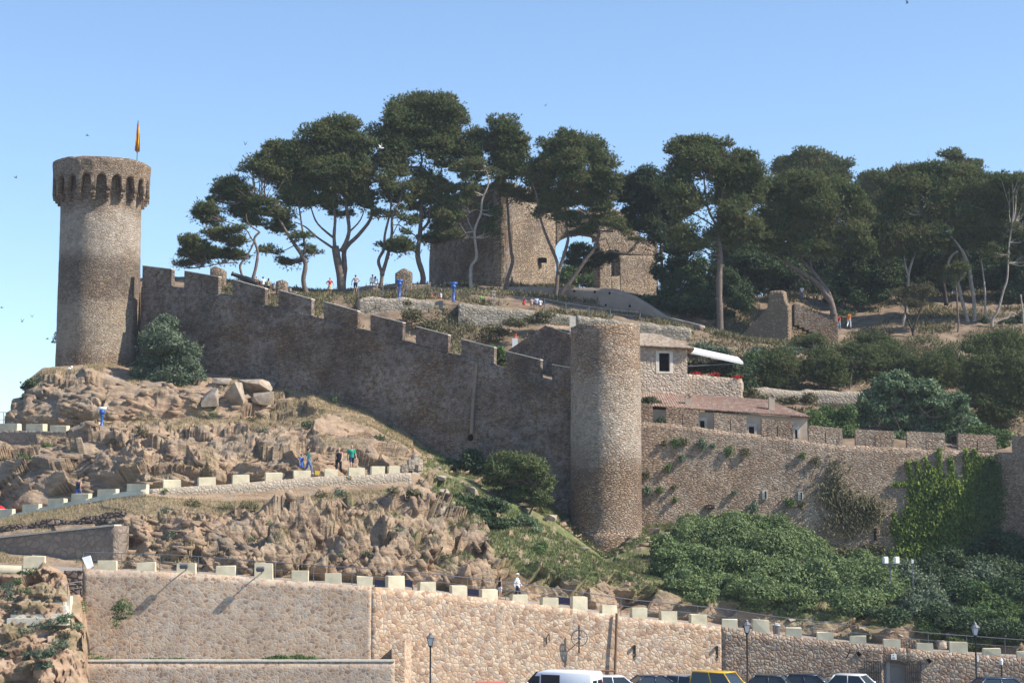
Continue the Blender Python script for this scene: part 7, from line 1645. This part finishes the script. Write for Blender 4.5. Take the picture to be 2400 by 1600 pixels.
def cloth(pose, kind):
    key = (pose, kind)
    if key in CLO: return CLO[key]
    J = body_mesh(pose)[1]; mb = MB(); V = Vector; e = .02
    if kind in ('shirt', 'long_shirt', 'vest', 'dress'):
        low = J['pel'] - V((0, 0, .12 if kind == 'long_shirt' else .03))
        mb.tube([low, J['pel'] + V((0, 0, .05)), J['pel'].lerp(J['che'], .5), J['che'], J['nek'] - V((0, 0, .05))], [.17, .165, .15, .175, .085], 14)
        for k, s in (('r', -1), ('l', 1)):
            if kind != 'vest' :
                capsule(mb, J['che'] + V((s * .08, 0, .08)), J['sho' + k], .09, .075); mb.ellip(J['sho' + k], (.075, .075, .075), 8, 6)
                end = J['sho' + k].lerp(J['elb' + k], .65); capsule(mb, J['sho' + k], end, .07, .066)
                if kind == 'long_shirt': capsule(mb, end, J['elb' + k], .066, .055); capsule(mb, J['elb' + k], J['wri' + k], .055, .042)
        if kind == 'dress': mb.tube([J['pel'] + V((0, 0, .05)), J['pel'] - V((0, 0, .35))], [.16, .27], 14)
    if kind in ('shorts', 'trousers'):
        mb.tube([J['pel'] - V((0, 0, .06)), J['pel'] + V((0, 0, .08))], [.165, .155], 14)
        for k in 'rl':
            capsule(mb, J['hip' + k] + V((0, 0, .03)), J['hip' + k].lerp(J['kne' + k], .8 if kind == 'shorts' else 1), .105, .085)
            if kind == 'trousers': mb.ellip(J['kne' + k], (.078, .078, .078), 8, 6); capsule(mb, J['kne' + k], J['kne' + k].lerp(J['ank' + k], .95), .076, .062)
    if kind == 'skirt': mb.tube([J['pel'] + V((0, 0, .10)), J['pel'] - V((0, 0, .1)), J['pel'] - V((0, 0, .45))], [.16, .19, .26], 14)
    if kind == 'hair': mb.ellip(J['hed'] + V((0, .02, .045)), (.09, .105, .105), 12, 8)
    if kind == 'long_hair': mb.ellip(J['hed'] + V((0, .025, .04)), (.095, .11, .11), 12, 8); mb.tube([J['hed'] + V((0, .06, .02)), J['nek'] + V((0, .08, -.08))], [.09, .06], 10)
    if kind == 'hat': mb.ellip(J['hed'] + V((0, 0, .10)), (.10, .11, .08), 12, 6); mb.lathe([(.17, 0), (.17, .015)], 16, J['hed'] + V((0, 0, .08)))
    CLO[key] = remesh(mb, skin, .02, kind); return CLO[key]
CM = {}
def cm(c):
    if c not in CM: CM[c] = plain('cloth_%s' % '_'.join(str(int(x * 100)) for x in c), c, .9, .08)
    return CM[c]
BLK, WHT, NAV, BLU, JEA, RED, ORA, GRN, TEA, GRY, KHA, LBL = (.02, .02, .025), (.8, .8, .8), (.03, .04, .08), (.05, .14, .45), (.10, .17, .32), (.55, .05, .04), (.75, .20, .03), (.02, .27, .18), (.03, .14, .16), (.3, .3, .3), (.45, .36, .22), (.45, .58, .75)
HB, HD, HL = (.03, .02, .015), (.012, .01, .01), (.35, .25, .13)
def person(px, py, Y, hpx, pose, clothes, label, rz=0, hair='hair', hc=HB, group=None):
    """py is the feet (or the bench surface minus the seat height for sitting)"""
    o = P(px, py, Y); full = {'sit': 1.28}.get(pose, 1.74); s = hpx * mpx(Y) / full
    t = thing('person', label, 'person', o, rz, group); t.scale = (s, s, s)
    me, J = body_mesh(pose); link('body', me, t)
    for kind, c in clothes + [(hair, hc)]:
        if not kind: continue
        x = link({'hair': 'hair', 'long_hair': 'hair', 'hat': 'hat'}.get(kind, kind), cloth(pose, kind), t); x.material_slots[0].link = 'OBJECT'; x.material_slots[0].material = cm(c)
    return t
def rz_(px): py, Y = Wn(px); return py
person(1212, 1406, 121.2, 61, 'walk', [('long_shirt', WHT), ('trousers', NAV)], 'person in a long white shirt and pale hat walking on the road', R(80), 'hat', (.7, .66, .55))
person(1172, 1402, 120.6, 50, 'stand', [('vest', BLK), ('shorts', WHT)], 'person in a black top and white shorts just left of the white shirted walker', R(120), 'long_hair')
person(183, 1178, 138.6, 60, 'walk', [('vest', NAV), ('shorts', BLU)], 'person in a navy top and blue shorts standing behind the blocks of the low ramp', R(160), 'hair')
person(706, 1111, 137.2, 47, 'stand', [('dress', BLU)], 'child in a blue dress beside the tall person in teal', R(60), 'hair')
person(722, 1111, 137.2, 60, 'walk', [('shirt', TEA), ('trousers', JEA)], 'person in a teal shirt walking with the child in blue', R(100), 'hair')
person(794, 1112, 138.0, 63, 'walk', [('vest', BLK), ('trousers', BLK)], 'person with fair hair in a black sleeveless top and black trousers', R(-10), 'hair', HL)
person(824, 1104, 138.9, 60, 'walk', [('shirt', GRN), ('shorts', NAV)], 'person in a bright green shirt and dark shorts mid stride on the path', R(20), 'hair', HL)
person(773, 690, 184, 39, 'akimbo', [('shirt', RED), ('skirt', KHA)], 'person in a red top with arms held out on the skyline between the trunks', R(10))
person(833, 687, 183, 43, 'akimbo', [('shorts', NAV)], 'bare chested person in dark shorts on the skyline right of the forked pine', R(170))
person(873, 673, 186, 30, 'sit', [('shirt', WHT), ('shorts', KHA)], 'person in white sitting on the parapet with a raised head', R(200))
person(880, 673, 186, 26, 'sit', [('shirt', WHT), ('shorts', GRY)], 'person in white sitting close beside another, long dark hair', R(160), 'long_hair', HD)
person(600, 680, 180, 32, 'stand', [('vest', RED), ('shorts', NAV)], 'person in a dark red top right behind the cannon', R(170))
person(616, 688, 180, 40, 'stand', [('shirt', WHT), ('shorts', NAV)], 'person in a white shirt between the two behind the cannon', R(190))
person(629, 690, 180, 38, 'stand', [('shirt', (.45, .5, .3)), ('shorts', NAV)], 'person with long hair in a pale green top right of the cannon', R(160), 'long_hair', HD)
person(642, 690, 181, 26, 'stand', [('shirt', GRY), ('shorts', NAV)], 'small dark haired child whose head shows over the wall by the short stub', R(180))
person(680, 696, 181, 24, 'stand', [('shirt', GRY), ('shorts', NAV)], 'small child whose head shows left of the great forked pine', R(180))
person(1011, 706, 178, 24, 'sit', [('shirt', RED), ('shorts', BLK)], 'person in red sitting left of the small white table', R(90), 'hair')
person(1033, 706, 178.2, 24, 'sit', [('shirt', LBL), ('shorts', RED)], 'person in light blue sitting right of the small white table', R(-90), 'hair')
person(1127, 715, 177.5, 26, 'sit', [('shirt', (.12, .35, .05)), ('shorts', NAV)], 'person in a bright green shirt sitting left of the brick pillar', R(10))
person(1228, 722, 177.5, 30, 'reach', [('shirt', NAV), ('skirt', RED)], 'person in navy with a red skirt leaning on the terrace railing', R(40))
person(1246, 722, 177.6, 26, 'sit', [('shirt', (.5, .35, .28)), ('shorts', BLK)], 'person in a pinkish top sitting by the railing', R(170))
person(1258, 722, 177.7, 28, 'sit', [('shirt', LBL), ('shorts', BLK)], 'person in a pale blue shirt sitting in the middle of the railing group', R(190))
person(1266, 724, 177.6, 25, 'sit', [('shirt', WHT), ('shorts', BLK)], 'person in a white shirt at the right end of the railing group', R(160))
person(1747, 692, 194, 28, 'reach', [('shirt', WHT), ('shorts', NAV)], 'person in white with raised hands in the shade left of the triangular wall', R(60))
person(1880, 700, 190, 30, 'stand', [('shirt', WHT), ('trousers', JEA)], 'person in white and jeans above the stone stairs', R(170))
person(1990, 768, 185, 37, 'walk', [('shirt', ORA), ('trousers', WHT)], 'person in a vivid orange shirt and white trousers, right of two in orange', R(150))
person(1966, 772, 185, 34, 'walk', [('shirt', RED), ('trousers', LBL)], 'person in an orange red top and pale jeans, left of two in orange', R(150))
person(1843, 803, 181.6, 33, 'walk', [('shirt', (.12, .12, .4)), ('trousers', BLK)], 'person in a violet blue shirt and black trousers below the triangular wall', R(200))
person(1821, 803, 181.6, 24, 'stand', [('dress', (.2, .22, .5))], 'child in blue below the triangular wall', R(190))

# ================================================================ vehicles
glass = NT('car_glass'); glass.b.inputs['Base Color'].default_value = (.03, .04, .05, 1); glass.b.inputs['Roughness'].default_value = .12; glass.b.inputs['Specular IOR Level'].default_value = .5; M['glass'] = glass.m
rub = plain('tyre_rubber', (.02, .02, .02), .9, .1); hub_m = plain('wheel_rim', (.45, .45, .46), .35, .05, metal=.7); lgt = plain('head_lamp', (.7, .72, .74), .15, .03, spec=.6); tlt = plain('tail_lamp', (.4, .02, .02), .3, .03)
def paint(name, c):
    q = NT(name); q.b.inputs['Base Color'].default_value = (*c, 1); q.b.inputs['Roughness'].default_value = .3; q.b.inputs['Specular IOR Level'].default_value = .5; q.b.inputs['Coat Weight'].default_value = .6
    return q.m
def car(label, px, Y, rz, pm, L=4.2, W=1.72, H=1.43, belt=.92, gh=(-1.55, -1.05, .55, 1.15), kind='parked_car', cat='car', group='cars parked below the wall', z0=0, roofrack=False):
    """x forward; gh = greenhouse x at base rear, roof rear, roof front, base front"""
    c_ = P(px, 1590, Y); t = thing(kind, label, cat, Vector((c_.x, Y, z0)), rz, group)
    st = [(-L / 2, .62, .30, belt - .22), (-L / 2 + .12, .80, .22, belt - .04), (-L * .38, .88, .20, belt), (-L * .2, .90, .20, belt), (0, .90, .20, belt), (L * .2, .90, .20, belt - .01), (L * .32, .88, .2, belt - .06), (L / 2 - .25, .82, .22, belt - .18), (L / 2 - .04, .68, .26, belt - .34), (L / 2, .55, .34, belt - .42)]
    k_ = W / 1.8; ring = []
    for x, hw, zl, zh in st:
        hw *= k_
        ring.append([(x, y, z) for y, z in ((-hw * .9, zl), (-hw, zl + .12), (-hw, (zl + zh) / 2), (-hw * .97, zh - .06), (-hw * .88, zh), (0, zh + .03), (hw * .88, zh), (hw * .97, zh - .06), (hw, (zl + zh) / 2), (hw, zl + .12), (hw * .9, zl), (0, zl))])
    n = 12; vs = [v for r_ in ring for v in r_]; fs = []
    for i in range(len(ring) - 1):
        for j in range(n): fs.append((i * n + j, i * n + (j + 1) % n, (i + 1) * n + (j + 1) % n, (i + 1) * n + j))
    fs += [tuple(range(n)), tuple(range(len(vs) - 1, len(vs) - n - 1, -1))]
    mb = MB(); mb.add(vs, fs); body = link('body', mb.mesh('body', pm, True), t)
    xb0, xr0, xr1, xb1 = gh; wb_, wr_ = .82 * k_, .62 * k_ * (1.12 if H > 1.7 else 1); zb_ = belt - .02
    B4 = [(xb0, -wb_, zb_), (xb1, -wb_, zb_), (xb1, wb_, zb_), (xb0, wb_, zb_)]; T4 = [(xr0, -wr_, H - .06), (xr1, -wr_, H - .06), (xr1, wr_, H - .06), (xr0, wr_, H - .06)]
    mb = MB(); mb.add(B4 + T4, [(0, 1, 5, 4), (1, 2, 6, 5), (2, 3, 7, 6), (3, 0, 4, 7), (4, 5, 6, 7)]); link('windows', mb.mesh('windows', M['glass']), t)
    mb = MB(); vs = []
    for sx, sy, z in ((1.0, 1.0, H - .08), (.985, .97, H - .03), (.93, .86, H), ):
        cxm = (xr0 + xr1) / 2; hx = (xr1 - xr0) / 2 + .06
        for ax, ay in ((-1, -1), (1, -1), (1, 1), (-1, 1)): vs.append((cxm + ax * hx * sx, ay * (wr_ + .03) * sy, z))
    mb.add(vs, [(0, 1, 5, 4), (1, 2, 6, 5), (2, 3, 7, 6), (3, 0, 4, 7), (4, 5, 9, 8), (5, 6, 10, 9), (6, 7, 11, 10), (7, 4, 8, 11), (8, 9, 10, 11), (3, 2, 1, 0)])
    link('roof', mb.mesh('roof', pm, True, bevel=0), t)
    for (a, b) in ((0, 4), (1, 5), (2, 6), (3, 7)):
        mb = MB(); mb.tube([Vector(B4[a]), Vector(T4[b - 4])], .045, 6); link('pillar', mb.mesh('pillar', pm, True), t)
    for s in (-1, 1):
        mid = .5 * (xb0 + xb1) + .05; mr = .5 * (xr0 + xr1) + .05
        mb = MB(); mb.tube([Vector((mid, s * wb_, zb_)), Vector((mr, s * wr_, H - .06))], .035, 6); link('pillar', mb.mesh('pillar', pm, True), t)
        mb = MB(); mb.ellip((xb1 - .15, s * (wb_ + .14), belt + .08), (.07, .11, .08), 8, 6); link('mirror', mb.mesh('mirror', pm, True), t)
        mb = MB(); mb.ellip((L / 2 - .14, s * .58 * k_, belt - .34), (.12, .17, .08), 10, 6); link('headlight', mb.mesh('headlight', lgt, True), t)
        mb = MB(); mb.ellip((-L / 2 + .06, s * .66 * k_, belt - .18), (.06, .12, .10), 10, 6); link('tail_light', mb.mesh('tail_light', tlt, True), t)
        for x in (-L * .31, L * .31):
            mb = MB(); mb.tube([Vector((x, s * .70 * k_, .31)), Vector((x, s * .92 * k_, .31))], .31, 20); wo = link('wheel', mb.mesh('wheel', rub), t)
            mb = MB(); mb.tube([Vector((x, s * .90 * k_, .31)), Vector((x, s * .935 * k_, .31))], .2, 14); link('rim', mb.mesh('rim', hub_m), wo)
    return t
A = lambda d: R(d)
car('white hatchback whose roof shows right behind the white van', 1436, 114.3, A(12), paint('white_car_paint', (.75, .76, .78)), H=1.46)
car('dark blue rounded hatchback between the white hatchback and the grey saloon', 1535, 114.3, A(15), paint('navy_car_paint', (.012, .02, .05)), H=1.50, gh=(-1.7, -.95, .35, 1.25))
car('silver grey saloon with a blue sunshade behind its windscreen, left of the yellow car', 1608, 114.6, A(-35), paint('grey_car_paint', (.22, .23, .27)), H=1.46)
yc = car('yellow boxy car with a high roof, beside the middle street lamp', 1695, 112.3, A(-38), paint('yellow_car_paint', (.72, .42, .02)), L=4.1, W=1.75, H=1.86, belt=1.05, gh=(-1.95, -1.85, .45, 1.1))
car('dark grey car right of the middle street lamp', 1812, 114.5, A(-20), paint('charcoal_car_paint', (.03, .035, .05)), H=1.50)
car('black car between the charcoal car and the white saloon', 1900, 114.8, A(-20), paint('black_car_paint', (.012, .013, .018)), H=1.52, gh=(-1.7, -1.3, .45, 1.2))
car('white saloon parked just left of the arched doorway', 2002, 114.3, A(-32), paint('cream_car_paint', (.72, .72, .70)), H=1.54)
car('dark blue grey car at the right edge, bigger and nearer than the others', 2345, 111, A(8), paint('slate_car_paint', (.035, .055, .09)), L=4.6, W=1.85, H=1.62, gh=(-1.9, -1.2, .55, 1.5), belt=.98)
car('red car of which only a sliver of roof shows, left of the white van', 1160, 109.3, A(8), paint('red_car_paint', (.6, .03, .04)), H=1.44)
# white van seen from its rear quarter, nose to the left
vp = paint('white_van_paint', (.74, .76, .80))
M['van_glass'] = plain('tinted_van_glass', (.012, .014, .02), .35, .05, 2, .25)
vn = thing('parked_van', 'white delivery van with blacked out side windows, nose to the left', 'van', Vector((P(1314, 1590, 111.5).x, 111.5, 0)), A(180 - 26), 'cars parked below the wall')
L_, W_, H_ = 4.9, 1.9, 2.0
st = [(-L_ / 2, .86, .35, H_ - .10), (-L_ / 2 + .10, .94, .25, H_ - .02), (0, .95, .22, H_), (L_ * .16, .95, .22, H_ - .01), (L_ * .24, .92, .22, H_ - .10), (L_ * .38, .92, .22, 1.12), (L_ * .46, .86, .25, .95), (L_ / 2, .70, .35, .72)]
ring = []
for x, hw, zl, zh in st:
    wr_ = .80 if zh > 1.6 else .97
    ring.append([(x, y, z) for y, z in ((-hw * .9, zl), (-hw, zl + .12), (-hw, min(1.05, zh - .1)), (-hw * (.93 if zh > 1.6 else .97), zh - .14), (-hw * wr_, zh), (0, zh + .02), (hw * wr_, zh), (hw * (.93 if zh > 1.6 else .97), zh - .14), (hw, min(1.05, zh - .1)), (hw, zl + .12), (hw * .9, zl), (0, zl))])
n = 12; vs = [v for r_ in ring for v in r_]; fs = []
for i in range(len(ring) - 1):
    for j in range(n): fs.append((i * n + j, i * n + (j + 1) % n, (i + 1) * n + (j + 1) % n, (i + 1) * n + j))
fs += [tuple(range(n)), tuple(range(len(vs) - 1, len(vs) - n - 1, -1))]
mb = MB(); mb.add(vs, fs); link('body', mb.mesh('body', vp, True), vn)
for s in (-1, 1):
    def sidepane(x0, x1, z0, z1, nm, cut=0):
        f = lambda z: s * (.95 - (max(0, z - 1.05) / .83) * .065 + .006)
        mb = MB(); mb.prism([(x0, f(z0), z0), (x1 + cut, f(z0) , z0), (x1, f(z1), z1), (x0, f(z1), z1)], (0, s * .012, 0)); link(nm, mb.mesh(nm, M['van_glass']), vn)
    sidepane(-.35, .9, 1.02, 1.76, 'side_window'); sidepane(1.0, 1.35, 1.12, 1.66, 'door_window', .48)
    mb = MB(); mb.ellip((1.75, s * 1.08, 1.15), (.08, .12, .15), 8, 6); link('mirror', mb.mesh('mirror', vp, True), vn)
    mb = MB(); mb.ellip((L_ / 2 - .2, s * .72, .78), (.12, .15, .12), 8, 6); link('headlight', mb.mesh('headlight', lgt, True), vn)
    mb = MB(); mb.box((-L_ / 2 - .0, s * .84, 1.1), (.06, .12, .5)); link('tail_light', mb.mesh('tail_light', tlt), vn)
    mb = MB(); mb.prism([(-L_ / 2 - .03, s * .08, 1.15), (-L_ / 2 - .03, s * .72, 1.15), (-L_ / 2 + .03, s * .68, 1.78), (-L_ / 2 + .03, s * .08, 1.78)], (.02, 0, 0)); link('rear_window', mb.mesh('rear_window', M['van_glass']), vn)
    for x in (-1.5, 1.55):
        mb = MB(); mb.tube([Vector((x, s * .74, .33)), Vector((x, s * .97, .33))], .33, 20); wo = link('wheel', mb.mesh('wheel', rub), vn)
        mb = MB(); mb.tube([Vector((x, s * .96, .33)), Vector((x, s * .985, .33))], .2, 14); link('rim', mb.mesh('rim', hub_m), wo)
mb = MB(); mb.prism([(1.28, -.76, 1.87), (1.28, .76, 1.87), (1.93, .86, 1.18), (1.93, -.86, 1.18)], (.03, 0, .03)); link('windscreen', mb.mesh('windscreen', M['van_glass']), vn)

# thin sea haze
mb = MB(); mb.box((0, 300, 60), (700, 700, 140)); hz = mb.build('haze', None)
q = bpy.data.materials.new('thin_haze'); q.use_nodes = True; q.node_tree.nodes.clear()
vp_ = q.node_tree.nodes.new('ShaderNodeVolumePrincipled'); vp_.inputs['Density'].default_value = 0.00018; vp_.inputs['Color'].default_value = (.80, .88, 1, 1); vp_.inputs['Anisotropy'].default_value = 0.2
ou = q.node_tree.nodes.new('ShaderNodeOutputMaterial'); q.node_tree.links.new(vp_.outputs[0], ou.inputs['Volume'])
hz.data.materials.clear(); hz.data.materials.append(q); tag(hz, 'thin bluish sea haze over the whole scene', 'haze', kind='stuff')
